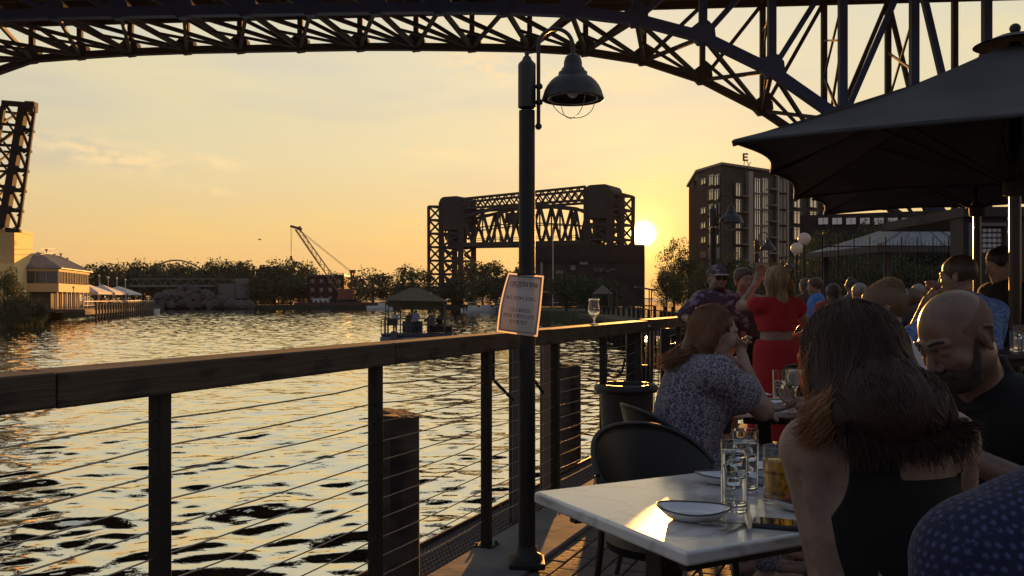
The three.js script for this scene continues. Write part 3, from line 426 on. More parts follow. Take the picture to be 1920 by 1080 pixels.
function bankThing(name, label, cat, px, d, y = -0.6, group) { const p = at(px, 560, d); p.y = y; return thing(name, label, cat, p, BANK_TURN, group); }
(function towerHouse() {
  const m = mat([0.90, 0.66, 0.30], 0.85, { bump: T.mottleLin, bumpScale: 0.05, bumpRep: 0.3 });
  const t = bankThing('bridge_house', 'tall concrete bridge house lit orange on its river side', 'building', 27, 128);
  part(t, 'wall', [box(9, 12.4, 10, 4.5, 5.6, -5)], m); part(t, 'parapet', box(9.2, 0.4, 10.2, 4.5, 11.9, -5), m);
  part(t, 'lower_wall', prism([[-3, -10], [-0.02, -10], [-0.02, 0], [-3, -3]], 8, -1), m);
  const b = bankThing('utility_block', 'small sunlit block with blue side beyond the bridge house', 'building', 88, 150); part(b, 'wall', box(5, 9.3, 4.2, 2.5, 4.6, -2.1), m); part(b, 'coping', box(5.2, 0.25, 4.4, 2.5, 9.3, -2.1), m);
})();
(function restaurant() {
  const t = bankThing('riverside_restaurant', 'two storey riverside restaurant with blue grey hipped roof and glazed sunlit side', 'building', 110, 135);
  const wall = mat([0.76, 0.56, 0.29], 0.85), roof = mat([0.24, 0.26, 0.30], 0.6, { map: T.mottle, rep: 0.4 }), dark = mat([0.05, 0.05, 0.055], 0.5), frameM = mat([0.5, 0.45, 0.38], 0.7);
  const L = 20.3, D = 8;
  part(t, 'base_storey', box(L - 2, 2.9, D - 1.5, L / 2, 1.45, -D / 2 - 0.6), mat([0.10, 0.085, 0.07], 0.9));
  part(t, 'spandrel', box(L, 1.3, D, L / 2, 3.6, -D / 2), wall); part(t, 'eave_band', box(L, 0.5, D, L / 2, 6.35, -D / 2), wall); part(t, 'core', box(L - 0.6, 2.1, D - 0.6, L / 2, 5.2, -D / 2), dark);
  for (let k = 0; k < 12; k++) { const x = 0.85 + k * 1.69; const w = part(t, 'window', box(1.45, 1.8, 0.06, x, 5.2, -0.06), MT.windowGlass); part(w, 'frame', [box(0.1, 1.85, 0.12, x - 0.78, 5.2, -0.03), box(0.06, 1.8, 0.1, x, 5.2, -0.04)], frameM); }
  for (let k = 0; k < 5; k++) { const z = -0.9 - k * 1.55; const w = part(t, 'window', box(0.06, 1.8, 1.35, 0.06, 5.2, z), MT.windowGlass); part(w, 'frame', box(0.12, 1.85, 0.1, 0.03, 5.2, z + 0.76), frameM); }
  for (let k = 0; k < 8; k++) part(t, 'post', box(0.2, 2.95, 0.2, 0.3 + k * 2.8, 1.47, -0.3), frameM);
  // roof: front hip and river slope
  const A = V(-0.5, 6.6, 0.5), B = V(L + 0.5, 6.6, 0.5), C = V(L + 0.5, 6.6, -D - 0.5), E = V(-0.5, 6.6, -D - 0.5), r0 = V(4, 9.2, -D / 2), r1 = V(L - 3, 9.2, -D / 2);
  part(t, 'roof', [sheet([A, B, r1, r0]), sheet([B, C, r1]), sheet([C, E, r0, r1]), sheet([E, A, r0]), box(L + 1, 0.12, D + 1, L / 2, 6.58, -D / 2)], roof);
  for (let k = 0; k < 9; k++) part(t, 'roof_seam', beam(V(lerp(0.5, L - 0.5, k / 8), 6.66, 0.5), V(lerp(4.2, L - 3.2, k / 8), 9.22, -D / 2), 0.08), roof);
  part(t, 'roof_rail', [beam(V(-6, 8.4, -1), V(14, 9.6, -D / 2), 0.06), beam(V(-6, 9.2, -1), V(14, 10.3, -D / 2), 0.06)], frameM);
  const d = bankThing('restaurant_dock', 'timber dock with rail and dark piles before the riverside restaurant', 'dock', 110, 135, WATER); const dk = mat([0.12, 0.085, 0.06], 0.9);
  part(d, 'deck', box(64, 0.35, 5, 26, 1.55, 2.5), dk); part(d, 'fascia', box(64, 0.6, 0.15, 26, 1.2, 5), dk);
  for (let k = 0; k < 26; k++) { part(d, 'pile', rod(V(1 + k * 2.2, -1, 5.1), V(1 + k * 2.2, 2.6, 5.1), 0.17, 0.16, 8), dk); if (k > 8) part(d, 'picket', box(0.5, 0.9, 0.08, 2 + k * 2.2, 2.35, 5.0), mat([0.6, 0.5, 0.36], 0.8)); }
  part(d, 'handrail', [beam(V(-6, 2.9, 4.9), V(58, 2.9, 4.9), 0.1), beam(V(-6, 2.3, 4.9), V(20, 2.3, 4.9), 0.06)], frameM);
  // white tent canopies in a row, each its own thing
  const tentM = mat([0.62, 0.58, 0.52], 0.9, { transmission: 0.25, thickness: 0 });
  const mkTent = (px, dd, w, dp, label) => { const c = bankThing('tent_canopy', label, 'canopy', px, dd, -0.6, 'white canopies on the dock'); const h = 3.1, pk = V(w / 2, h + 1.7, -dp / 2 + 1), q = [V(0, h, 1), V(w, h, 1), V(w, h, -dp + 1), V(0, h, -dp + 1)]; for (let i = 0; i < 4; i++) part(c, 'canopy_panel', slab([q[i], q[(i + 1) % 4], pk], 0.05), tentM); for (const p of q) part(c, 'leg', rod(V(p.x, 0, p.z), p, 0.06), frameM); part(c, 'valance', [box(w, 0.4, 0.04, w / 2, h - 0.2, 1), box(0.04, 0.4, dp, 0, h - 0.2, -dp / 2 + 1)], tentM); };
  mkTent(172, 158, 13, 7, 'white tent canopy next to the restaurant'); mkTent(205, 176, 12, 7, 'white tent canopy in the middle of the dock row'); mkTent(232, 194, 16, 7, 'white tent canopy at the far end of the dock');
  [[45, 126, 3.0, 0], [138, 133, 3.6, 0], [72, 152, 9.6, 1], [87, 150, 10.2, 1], [102, 152, 9.4, 1], [114, 154, 9.6, 1], [126, 156, 8.9, 1], [142, 160, 6.9, 1], [164, 160, 6.8, 1], [186, 172, 6.4, 0], [203, 178, 6.2, 0], [219, 184, 6.2, 0], [235, 190, 6.0, 0]].forEach(([px, dd, h, k], i) => {
    const l = bankThing('dock_lamp', ['globe lamp beside the bushes on the left bank', 'globe lamp standing before the sunlit restaurant wall', 'first thin pole on the restaurant roof terrace', 'tallest lamp pole on the restaurant roof terrace', 'thin pole right of the tallest roof terrace lamp', 'fourth lamp pole on the restaurant roof terrace', 'last thin pole on the restaurant roof terrace', 'short lamp pole at the far end of the restaurant roof', 'lamp pole between the restaurant roof and the canopies', 'dock lamp above the first white canopy', 'dock lamp above the middle white canopy', 'dock lamp between middle and last white canopy', 'dock lamp above the last white canopy'][i], 'lamp', px, dd, -0.6, 'lamps and poles on the left dock'); part(l, 'pole', rod(V(0, 0, 0), V(0, h, 0), 0.07, 0.05), frameM); part(l, 'lamp_head', k ? [new THREE.CylinderGeometry(0.3, 0.12, 0.5, 8).translate(0, h, 0)] : [new THREE.SphereGeometry(0.2, 10, 8).translate(0, h, 0)], k ? frameM : mat([0.75, 0.72, 0.65], 0.4)); });
})();

// ---------------------------------------------------------------- boats
const boatWhite = mat([0.55, 0.55, 0.54], 0.35, { clearcoat: 0.3 }), boatDark = mat([0.06, 0.06, 0.07], 0.5);
function hull(L, W, H, bow = 0.45) { const n = 18, pos = [], id = []; const sec = 5; for (let i = 0; i <= n; i++) { const f = i / n, w = W / 2 * (f < 1 - bow ? 1 - 0.1 * (1 - f / (1 - bow)) : Math.cos((f - 1 + bow) / bow * Math.PI / 2) ** 0.8), hh = H * (1 + 0.35 * f * f); for (let k = 0; k <= 2 * sec; k++) { const s = (k - sec) / sec, a = Math.abs(s); pos.push(-L / 2 + f * L + 0.06 * L * f * (a - 0.5) * 0.5, a < 0.4 ? -H * 0.25 + 0.1 * a : lerp(-H * 0.2, hh, (a - 0.4) / 0.6), Math.sign(s) * w * Math.min(1, a / 0.5) * (0.86 + 0.14 * a)); } } const c = 2 * sec + 1; for (let i = 0; i < n; i++) for (let k = 0; k < 2 * sec; k++) { const o = i * c + k; id.push(o, o + 1, o + c, o + 1, o + c + 1, o + c); } for (let i = 0; i < n; i++) { const o = i * c, e = o + 2 * sec; id.push(o, o + c, e, e, o + c, e + c); } for (let k = 1; k < 2 * sec; k++) id.push(0, k + 1, k); const g = new THREE.BufferGeometry(); g.setAttribute('position', new THREE.Float32BufferAttribute(pos, 3)); g.setIndex(id); return tri(g.toNonIndexed()) && (() => { const q = g.toNonIndexed(); q.computeVertexNormals(); return tri(q); })(); }
function motorBoat(label, px, py, L, turn, dark = false, extra) {
  const p = onLevel(px, py, WATER), t = thing('motor_boat', label, 'boat', V(p.x, WATER, p.z), turn, 'small moored boats'); const s = L / 6.5, m = dark ? boatDark : boatWhite;
  part(t, 'hull', hull(6.5 * s, 2.3 * s, 0.75 * s), m).position.y = 0.15 * s; part(t, 'cabin', rbox(2.0 * s, 0.7 * s, 1.6 * s, 0.15 * s, 0.5 * s, 1.2 * s, 0), m); part(t, 'windscreen', slab([V(1.5 * s, 1.45 * s, 0.75 * s), V(0.9 * s, 2.1 * s, 0.65 * s), V(0.9 * s, 2.1 * s, -0.65 * s), V(1.5 * s, 1.45 * s, -0.75 * s)], 0.03), MT.windowGlass);
  if (extra !== 'low') { part(t, 'canopy', rbox(2.0 * s, 0.1 * s, 1.8 * s, 0.04 * s, -0.6 * s, 2.35 * s, 0), m); part(t, 'canopy_frame', [rod(V(-1.5 * s, 0.9 * s, 0.8 * s), V(-1.3 * s, 2.35 * s, 0.8 * s), 0.03), rod(V(0.3 * s, 1.2 * s, 0.8 * s), V(0.3 * s, 2.35 * s, 0.8 * s), 0.03), rod(V(-1.5 * s, 0.9 * s, -0.8 * s), V(-1.3 * s, 2.35 * s, -0.8 * s), 0.03)], MT.cable); }
  part(t, 'outboard_motor', rbox(0.4 * s, 0.9 * s, 0.35 * s, 0.08 * s, -3.35 * s, 0.6 * s, 0), boatDark); if (extra === 'mast') { part(t, 'mast', rod(V(0.5 * s, 1, 0), V(0.5 * s, 15, 0), 0.11, 0.07), MT.cable); part(t, 'boom', rod(V(0.5 * s, 2.6, 0), V(-3 * s, 2.7, 0.2), 0.09), MT.cable); }
  return t;
}
motorBoat('small white motor boat leaving the left dock', 272, 588, 6, 0.4); motorBoat('small white cruiser moored under the far trees, left of the party boat', 712, 580, 8, 0.2);
motorBoat('leftmost of three motor boats just left of the lamp post', 884, 584.5, 6.5, 1.0); motorBoat('middle of three motor boats just left of the lamp post', 905, 586, 7.5, 0.2); motorBoat('white motor boat half hidden by the paper notice', 932, 584, 6, 1.3);
motorBoat('dark sailing boat with tall mast moored right of the lamp post', 1042, 597, 6, 2.9, true, 'mast'); motorBoat('dark low boat moored by the brown building dock', 1075, 594, 5, 0.3, true, 'low'); motorBoat('pale skiff behind the tulip glass', 1098, 592, 4, 0.8, false, 'low');
motorBoat('dark runabout moored under the left dock', 108, 594, 7, 1.9, true); motorBoat('second dark runabout moored under the left dock', 142, 592, 6, 1.9, true, 'low'); motorBoat('pale runabout at the dock below the sunlit restaurant wall', 160, 591, 5, 1.8, false, 'low'); motorBoat('low boat by the dock near the bushes', 84, 597, 5, 1.8, true, 'low');
(function tug() {
  const p = onLevel(508, 577.5, WATER), t = thing('tug_boat', 'grey workboat with wheelhouse moored before the far trees', 'boat', V(p.x, WATER, p.z), 0.1); const g = mat([0.16, 0.17, 0.18], 0.7, { map: T.mottle, rep: 0.5 });
  part(t, 'hull', hull(15, 4.5, 1.5), g).position.y = 0.2; part(t, 'deckhouse', rbox(6, 2.2, 3.2, 0.2, -1, 2.8, 0), g); const w = part(t, 'wheelhouse', rbox(3, 1.8, 2.6, 0.2, -0.2, 4.7, 0), g); for (let k = -1; k <= 1; k++) part(w, 'window', box(0.7, 0.7, 0.05, -0.2 + k * 0.9, 4.9, 1.31), MT.windowGlass); part(t, 'roof', rbox(3.6, 0.15, 3, 0.05, -0.2, 5.65, 0), boatWhite); part(t, 'mast', [rod(V(-0.4, 5.6, 0), V(-0.4, 9, 0), 0.08), beam(V(-1, 7.6, 0), V(0.3, 7.6, 0), 0.06)], boatDark); part(t, 'rail', [beam(V(-7, 2.4, 2), V(5, 2.6, 2), 0.06)], boatDark);
})();

// ---------------------------------------------------------------- crane, footbridge, sheds, rubble on the far bank
(function crane() {
  const t = thing('crawler_crane', 'red lattice boom crane leaning over the far trees', 'crane'); const P = planeThrough(540, 288, 665, 286), m = mat([0.20, 0.06, 0.04], 0.7), boomM = mat([0.30, 0.22, 0.13], 0.7);
  const b0 = [640, 548], b1 = [556, 428], n = 22, dx = 7.5, w = [];
  for (const o of [V(), V(0, 0, -1.4)]) for (const s of [-1, 1]) part(t, 'boom_chord', beam(P(b0[0] + s * 4 + 0, b0[1] - s * 3).add(o), P(b1[0] + s * 2.5, b1[1] - s * 2).add(o), 0.2), boomM);
  const lac = []; for (let k = 0; k < n; k++) { const f = k / n, g = (k + 1) / n, A = (f2, s) => P(lerp(b0[0], b1[0], f2) + s * lerp(4, 2.5, f2), lerp(b0[1], b1[1], f2) - s * lerp(3, 2, f2)); lac.push(beam(A(f, k % 2 ? 1 : -1), A(g, k % 2 ? -1 : 1), 0.12), beam(A(f, k % 2 ? 1 : -1).add(V(0, 0, -1.4)), A(g, k % 2 ? -1 : 1), 0.1)); } part(t, 'boom_lacing', M(lac), boomM);
  part(t, 'boom_head', [beam(P(545, 424), P(566, 430), 0.9, 0.8), beam(P(556, 428), P(564, 425), 0.5)], m);
  for (const [a, c] of [[[558, 428], [658, 508]], [[560, 432], [657, 510]], [[552, 430], [600, 500]]]) part(t, 'pendant_line', rod(P(...a), P(...c), 0.07, 0.07, 5), boomM);
  for (const x of [545, 547.5]) part(t, 'hoist_rope', rod(P(x, 426), P(545.8, 482), 0.05, 0.05, 5), boatDark); part(t, 'hook_block', rod(P(545.8, 480), P(545.8, 489), 0.45, 0.25, 8), boatDark);
  part(t, 'gantry', [beam(P(659, 507), P(660, 548), 0.7), beam(P(665, 507), P(656, 548), 0.5), beam(P(656, 509), P(667, 509), 1.0)], m); part(t, 'cab', rbox(5, 3.6, 3.5, 0.2, 0, 0, 0).translate(...P(650, 552).toArray()), m); part(t, 'track', rbox(7, 1.4, 1.2, 0.5, 0, 0, 0).translate(...P(650, 565).toArray()), boatDark); part(t, 'barge', box(34, 1.6, 8).translate(...P(655, 571.5).toArray()), mat([0.10, 0.045, 0.035], 0.8));
})();
(function farSheds() {
  const q = at(616, 560, 292), t = thing('red_warehouse', 'dark red warehouse behind the crane', 'building', V(q.x, -0.8, q.z)), m = mat([0.095, 0.035, 0.03], 0.85, { map: T.brick, rep: 0.5 }); part(t, 'wall', box(12, 9.5, 9, 0, 4.7, 0), m); part(t, 'roof', prism([[-6.2, -4.8], [6.2, -4.8], [6.2, 4.8], [-6.2, 4.8]], 0.4, 9.5), boatDark); for (let i = 0; i < 4; i++) for (let j = 0; j < 3; j++) { const w = part(t, 'window', box(1.2, 1.3, 0.08, -4.3 + i * 2.9, 2.2 + j * 2.8, 4.54), MT.windowGlass); part(w, 'sill', box(1.4, 0.12, 0.16, -4.3 + i * 2.9, 1.5 + j * 2.8, 4.56), m); }
  const q2 = at(603, 562, 286), s = thing('white_hut', 'small white hut on the far bank below the warehouse', 'hut', V(q2.x, -0.8, q2.z)); part(s, 'wall', box(5.2, 2, 2.5, 0, 1, 0), boatWhite); part(s, 'roof', box(5.5, 0.15, 2.8, 0, 2.1, 0), boatWhite); for (const x of [-1.6, 0, 1.6]) part(s, 'window', box(0.8, 0.7, 0.05, x, 1.2, 1.27), MT.windowGlass);
  const P = planeThrough(240, 282, 520, 290), f = thing('footbridge', 'grey truss footbridge before the wooded far bank', 'bridge'), gm = mat([0.18, 0.17, 0.15], 0.8); const N = 26; for (let k = 0; k < N; k++) { const x0 = lerp(243, 512, k / N), x1 = lerp(243, 512, (k + 1) / N), yt = (x) => 523 + (x > 420 ? (x - 420) * 0.13 : 0), yb = (x) => 536 + (x > 420 ? (x - 420) * 0.12 : 0); part(f, 'top_chord', beam(P(x0, yt(x0)), P(x1, yt(x1)), 0.3), gm); part(f, 'bottom_chord', beam(P(x0, yb(x0)), P(x1, yb(x1)), 0.6, 0.7), gm); part(f, 'diagonal', beam(P(x0, k % 2 ? yt(x0) : yb(x0)), P(x1, k % 2 ? yb(x1) : yt(x1)), 0.18), gm); }
  part(f, 'abutment', box(5, 8, 5).translate(...P(428, 555).toArray()), MT.concrete); part(f, 'tower', box(4.2, 6.5, 3).translate(...P(455, 541).toArray()), gm);
  const a = thing('road_arch', 'thin steel arch of a distant road bridge above the trees', 'arch'); const A = planeThrough(280, 330, 380, 332); const pts = []; for (let k = 0; k <= 12; k++) { const u = k / 12; pts.push(A(lerp(282, 378, u), 507 - 19 * Math.sin(Math.PI * u) ** 0.8)); } part(a, 'rib', tube(pts, 0.3, 30, 6), gm); part(a, 'deck', beam(A(255, 532), A(400, 514), 0.5), gm); for (let k = 1; k < 8; k++) part(a, 'hanger', rod(A(282 + k * 12, 507 - 19 * Math.sin(Math.PI * k / 8) ** 0.8), A(282 + k * 12, 522), 0.1, 0.1, 5), gm);
  const rr = rng(31), L = []; for (let i = 0; i < 260; i++) { const u = rr(), px = lerp(285, 470, u), s = 0.5 + rr() * 1.1, h = 5.6 * Math.exp(-(((px - 350) / 62) ** 2)) * rr(); const p = at(px, 560, 276 - rr() * 5 + h * 0.8); const g = new THREE.DodecahedronGeometry(s, 0).scale(1.2, 0.8, 1).rotateY(rr() * 6).rotateX(rr() * 2); L.push(g.translate(p.x, -0.7 + h, p.z)); } solo('rubble', M(L), mat([0.085, 0.075, 0.065], 0.95), 'heap of pale grey rubble on the far bank under the footbridge', 'rubble', null, 'stuff');
})();
// ---------------------------------------------------------------- trees
const leafMat = [[0.055, 0.075, 0.025], [0.045, 0.065, 0.022], [0.07, 0.08, 0.028]].map((c) => mat(c, 0.75, { transmission: 0.35, thickness: 0 }));
const barkMat = mat([0.07, 0.055, 0.042], 0.95, { map: T.wood, rep: 0.5 });
function crownGeo(seed, leaves, size, shape) {
  const rr = rng(seed), clumps = [], nC = 34; for (let i = 0; i < nC; i++) { let x, y, z; do { x = rr() * 2 - 1; y = rr() * 2 - 1; z = rr() * 2 - 1; } while (x * x + y * y + z * z > 1 || x * x + y * y + z * z < 0.12); const wide = shape === 'tall' ? 0.62 : 1, full = shape === 'full'; clumps.push([x * 0.40 * wide, (full ? 0.50 : 0.60) + y * (full ? 0.42 : 0.34), z * 0.40 * wide, 0.10 + 0.12 * rr()]); }
  const pos = new Float32Array(leaves * 18); let o = 0; const c = V(), u = V(), w = V();
  for (let i = 0; i < leaves; i++) {
    const k = clumps[Math.floor(rr() * nC)]; let x, y, z, l; do { x = rr() * 2 - 1; y = rr() * 2 - 1; z = rr() * 2 - 1; l = x * x + y * y + z * z; } while (l > 1 || (l < 0.3 && rr() < 0.6));
    const q = rr() < 0.05 ? 1.5 : 1; c.set(k[0] + x * k[3] * q, k[1] + y * k[3] * 0.85 * q, k[2] + z * k[3] * q); const s = size * (0.5 + rr());
    u.set(rr() - 0.5, rr() - 0.5, rr() - 0.5).normalize().multiplyScalar(s); w.set(rr() - 0.5, rr() - 0.5, rr() - 0.5).cross(u).normalize().multiplyScalar(s * 0.6);
    const a = [c.x - u.x, c.y - u.y, c.z - u.z], b = [c.x + w.x, c.y + w.y, c.z + w.z], d = [c.x + u.x, c.y + u.y, c.z + u.z], e = [c.x - w.x, c.y - w.y - s * 0.2, c.z - w.z];
    pos.set([...a, ...b, ...d, ...a, ...d, ...e], o); o += 18;
  }
  const g = new THREE.BufferGeometry(); g.setAttribute('position', new THREE.BufferAttribute(pos, 3)); g.computeVertexNormals(); return g;
}
function trunkGeo(seed) { const rr = rng(seed + 500), L = [rod(V(0, 0, 0), V(0.01, 0.34, 0), 0.030, 0.021, 8), rod(V(0.01, 0.34, 0), V(0, 0.72, 0.01), 0.021, 0.007, 7)]; for (let i = 0; i < 9; i++) { const a = rr() * 6.28, y = 0.26 + rr() * 0.3, r = 0.16 + 0.2 * rr(); L.push(rod(V(0.01, y, 0), V(Math.cos(a) * r, y + 0.12 + 0.2 * rr(), Math.sin(a) * r), 0.011, 0.003, 5)); } return M(L); }
const trees = [0, 1, 2, 3].map((k) => ({ crown: crownGeo(40 + k, 3600, 0.024, 'full'), trunk: trunkGeo(k) }));
const nearTrees = [0, 1, 2].map((k) => ({ crown: crownGeo(60 + k, 9000, 0.0135, 'full'), trunk: trunkGeo(20 + k) }));
let treeCount = 0;
function tree(px, topPy, d, spread, baseY, label, group, near = false, kind = 'broadleaf_tree') {
  const i = treeCount++, set = near ? nearTrees : trees, v = set[i % set.length], p = at(px, topPy, d), h = (p.y - baseY) / 0.96, t = thing(kind, label, 'tree', V(p.x, baseY, p.z), i * 2.1, group);
  const w = spread / F * d / 0.92; part(t, 'crown', v.crown, leafMat[i % 3]); part(t, 'trunk', v.trunk, barkMat); t.scale.set(w, h, w); return t;
}
[[178, 496, 300, 50], [206, 492, 304, 60], [236, 490, 298, 62], [268, 488, 302, 66], [302, 494, 306, 60], [334, 491, 300, 64], [368, 489, 304, 66], [402, 488, 298, 66], [434, 490, 302, 60], [466, 487, 300, 66], [500, 485, 304, 70], [532, 486, 298, 66], [562, 493, 302, 58], [250, 505, 292, 50], [318, 506, 293, 52], [385, 505, 292, 54], [450, 506, 294, 52], [515, 510, 292, 56], [560, 512, 291, 52], [590, 505, 296, 44], [632, 512, 300, 40], [350, 515, 290, 48], [545, 520, 289, 50], [290, 512, 290, 46], [420, 514, 290, 46], [480, 518, 289, 48]].forEach(([px, py, d, w]) => tree(px, py, d, w * 1.25, -0.8, 'dark leafy tree in the far bank row, ' + (px < 225 ? 'above the end of the left dock' : px < 310 ? 'behind the left part of the footbridge' : px < 410 ? 'behind the middle of the footbridge' : px < 510 ? 'behind the grey workboat' : 'left of the crane boom'), 'trees on the far bank'));
[[700, 501, 290, 78, 'round tree standing alone right of the crane gantry'], [772, 498, 295, 70, 'tree with ragged top left of the lift bridge tower'], [735, 535, 289, 70, 'low tree behind the party boat canopy'], [672, 545, 288, 40, 'low bush right of the crane'], [812, 530, 289, 60, 'low tree at the foot of the left lift tower'], [848, 520, 288, 56, 'tree in front of the left lift tower'], [886, 490, 285, 66, 'tree just right of the left lift tower'], [930, 487, 282, 74, 'tallest tree under the raised lift span'], [972, 489, 278, 70, 'tree under the raised span beside the lamp post'], [905, 515, 276, 70, 'lower tree under the raised span'], [950, 520, 274, 70, 'bushy tree above the moored motor boats'], [1010, 515, 262, 60, 'tree at the left corner of the brown riverside building']].forEach(([px, py, d, w, l]) => tree(px, py, d, w * 1.2, -0.8, l));
[[1062, 505, 138, 70, 'dark tree before the brown building, behind the sail mast'], [1100, 515, 134, 64, 'dark tree before the middle of the brown building'], [1140, 525, 128, 56, 'small dark tree before the right of the brown building']].forEach(([px, py, d, w, l]) => tree(px, py, d, w, -0.7, l));
[[1264, 445, 150, 66, 'backlit tree glowing orange beside the setting sun'], [1290, 478, 120, 56, 'tree right of the glowing one, before the brick block'], [1250, 505, 140, 50, 'low bush under the glowing tree'], [1318, 492, 70, 76, 'dark tree behind the man in the cap'], [1362, 474, 66, 84, 'dark tree under the tall gooseneck lamp'], [1408, 486, 62, 70, 'dark tree before the apartment balconies'], [1452, 492, 58, 70, 'dark tree behind the globe lamps'], [1492, 480, 55, 70, 'dark tree left of the pavilion'], [1555, 425, 46, 110, 'broad green tree left of the pavilion roof'], [1620, 412, 50, 120, 'green tree rising behind the pavilion roof'], [1700, 405, 52, 120, 'green tree hidden behind the pavilion peak'], [1780, 420, 50, 110, 'green tree behind the right parasol pole'], [1590, 480, 40, 100, 'dark undergrowth tree seen through the pavilion posts'], [1670, 478, 40, 100, 'dark undergrowth tree in the middle of the pavilion'], [1745, 480, 40, 90, 'dark undergrowth tree at the right of the pavilion'], [1525, 470, 42, 80, 'dark leafy tree above the seated crowd']].forEach(([px, py, d, w, l]) => tree(px, py, d, w * 1.15, -0.6, l, null, true));
[[14, 503, 108, 60, 'rounded bush at the far left water edge'], [48, 545, 106, 62, 'low spreading bush at the left water edge'], [20, 560, 102, 70, 'bush hanging over the water at the left'], [66, 560, 109, 44, 'small bush beside the left dock']].forEach(([px, py, d, w, l]) => { const t = tree(px, py, d, w * 1.25, -2.6, l, 'bushes at the left bank', true, 'bush'); t.userData.category = 'bush'; });

// ---------------------------------------------------------------- brown riverside building
(function brownBuilding() {
  const P = planeThrough(1000, 181, 1210, 180), t = thing('riverside_building', 'large dark brown boxy building below the lift bridge and the sun', 'building'); const m = mat([0.085, 0.055, 0.042], 0.85, { map: T.mottle, rep: 0.15 }), m2 = mat([0.065, 0.042, 0.034], 0.85, { map: T.mottle, rep: 0.2 });
  const back = P.normal.clone().multiplyScalar(24); const block = (x0, x1, y0, y1, o = 0, mm = m, dp = 1) => { const n = P.normal.clone().multiplyScalar(-o), q = [P(x0, y1), P(x1, y1), P(x1, y0), P(x0, y0)].map((p) => p.add(n)); q[0].y = q[1].y = Math.min(q[0].y, q[1].y); const tp = Math.max(q[2].y, q[3].y); q[2].y = q[3].y = tp; return slab([q[0], q[1], q[2], q[3]], dp); };
  part(t, 'wall', block(1064, 1209, 459, 575, 0, m, 24), m); part(t, 'lower_wing', block(1000, 1063.5, 463, 575, 0, m, 22), m); part(t, 'roof_step', block(1012, 1064, 461, 463.5, -2, m, 15), m2);
  for (let k = 0; k < 5; k++) part(t, 'cladding_panel', block(1005 + k * 41, 1044 + k * 41, 478, 492, 0.25, m2, 0.2), m2);
  const wm = mat([0.30, 0.27, 0.23], 0.4); [[1087, 491, 1102, 496], [1070, 498, 1079, 506], [1042, 507, 1055, 513], [1013, 492, 1018, 516], [1012, 545, 1050, 549]].forEach(([a, b, c, d]) => { const w = part(t, 'window', block(a, c, b, d, 0.3, wm, 0.15), wm); part(w, 'frame', block(a - 0.6, c + 0.6, b - 0.8, b, 0.4, m2, 0.2), m2); });
  // script sign: a few pale strokes
  const sg = mat([0.2, 0.16, 0.14], 0.6), st = (pts) => tube(pts.map(([x, y]) => P(x, y).addScaledVector(P.normal, -0.5)), 0.14, 20, 5); part(t, 'script_sign', [st([[1114, 502], [1116, 510]]), st([[1120, 503], [1121, 510]]), st([[1124, 503], [1126, 510], [1128, 503]]), st([[1130, 503], [1131, 509]]), st([[1136, 506], [1140, 510], [1146, 505], [1150, 507], [1152, 503]])], sg).userData.label = 'pale script lettering, too small to read';
  const gz = thing('pavilion_tent', 'small pale hipped tent before the brown building', 'tent'); const q = at(1130, 560, 122); const tm = mat([0.17, 0.145, 0.13], 0.9); gz.position.set(q.x, -0.6, q.z); part(gz, 'roof', new THREE.ConeGeometry(1.9, 1.3, 4).rotateY(0.6).translate(0, 3.2, 0), tm); for (const [x, z] of [[-1.1, -1.1], [1.1, -1.1], [1.1, 1.1], [-1.1, 1.1]]) part(gz, 'leg', rod(V(x, 0, z), V(x, 2.6, z), 0.05), tm);
  const ga = thing('arched_trellis', 'pale arched trellis right of the small tent', 'trellis'); const q2 = at(1149, 560, 120); ga.position.set(q2.x, -0.6, q2.z); part(ga, 'arch', [rod(V(-0.6, 0, 0), V(-0.6, 2.9, 0), 0.06), rod(V(0.6, 0, 0), V(0.6, 2.9, 0), 0.06), rod(V(-0.6, 2.9, 0), V(0, 3.4, 0), 0.07), rod(V(0.6, 2.9, 0), V(0, 3.4, 0), 0.07)], tm);
  // landing stages along the right bank
  const dk = mat([0.055, 0.042, 0.035], 0.9, { map: T.wood, rep: 1 }); const d = thing('landing_stage', 'dark timber landing stage with posts along the right bank', 'dock'); const pts = [[1125, 586, 96], [1180, 588, 80], [1240, 592, 62], [1290, 596, 48]]; for (let k = 0; k < 3; k++) { const a = at(...pts[k]), b = at(...pts[k + 1]); a.y = b.y = -0.55; part(d, 'stage_deck', beam(a, b, 5, 0.4), dk); part(d, 'handrail', beam(a.clone().setY(0.45), b.clone().setY(0.45), 0.1), dk); for (let i = 0; i < 6; i++) { const p = a.clone().lerp(b, i / 6); part(d, 'post', rod(p.clone().setY(-3), p.clone().setY(0.5 + 0.3 * (i % 2)), 0.12), dk); } }
  const h = thing('dock_hut', 'small open hut on the bank between the sun and the glowing tree', 'hut'); const q3 = at(1211, 560, 100); h.position.set(q3.x, -0.6, q3.z); part(h, 'roof', slab([V(-1.2, 3.3, 1), V(1.2, 2.9, 1), V(1.2, 2.9, -1), V(-1.2, 3.3, -1)], 0.12), tm); for (const [x, z] of [[-0.7, 0.8], [0.5, 0.8], [-0.7, -0.8], [0.5, -0.8]]) part(h, 'post', rod(V(x, 0, z), V(x, 3, z), 0.07), dk); part(h, 'counter', box(1.4, 0.15, 1.6, 0, 1.1, 0), dk); part(h, 'shelf', box(1.4, 0.1, 1.6, 0, 1.9, 0), dk);
})();

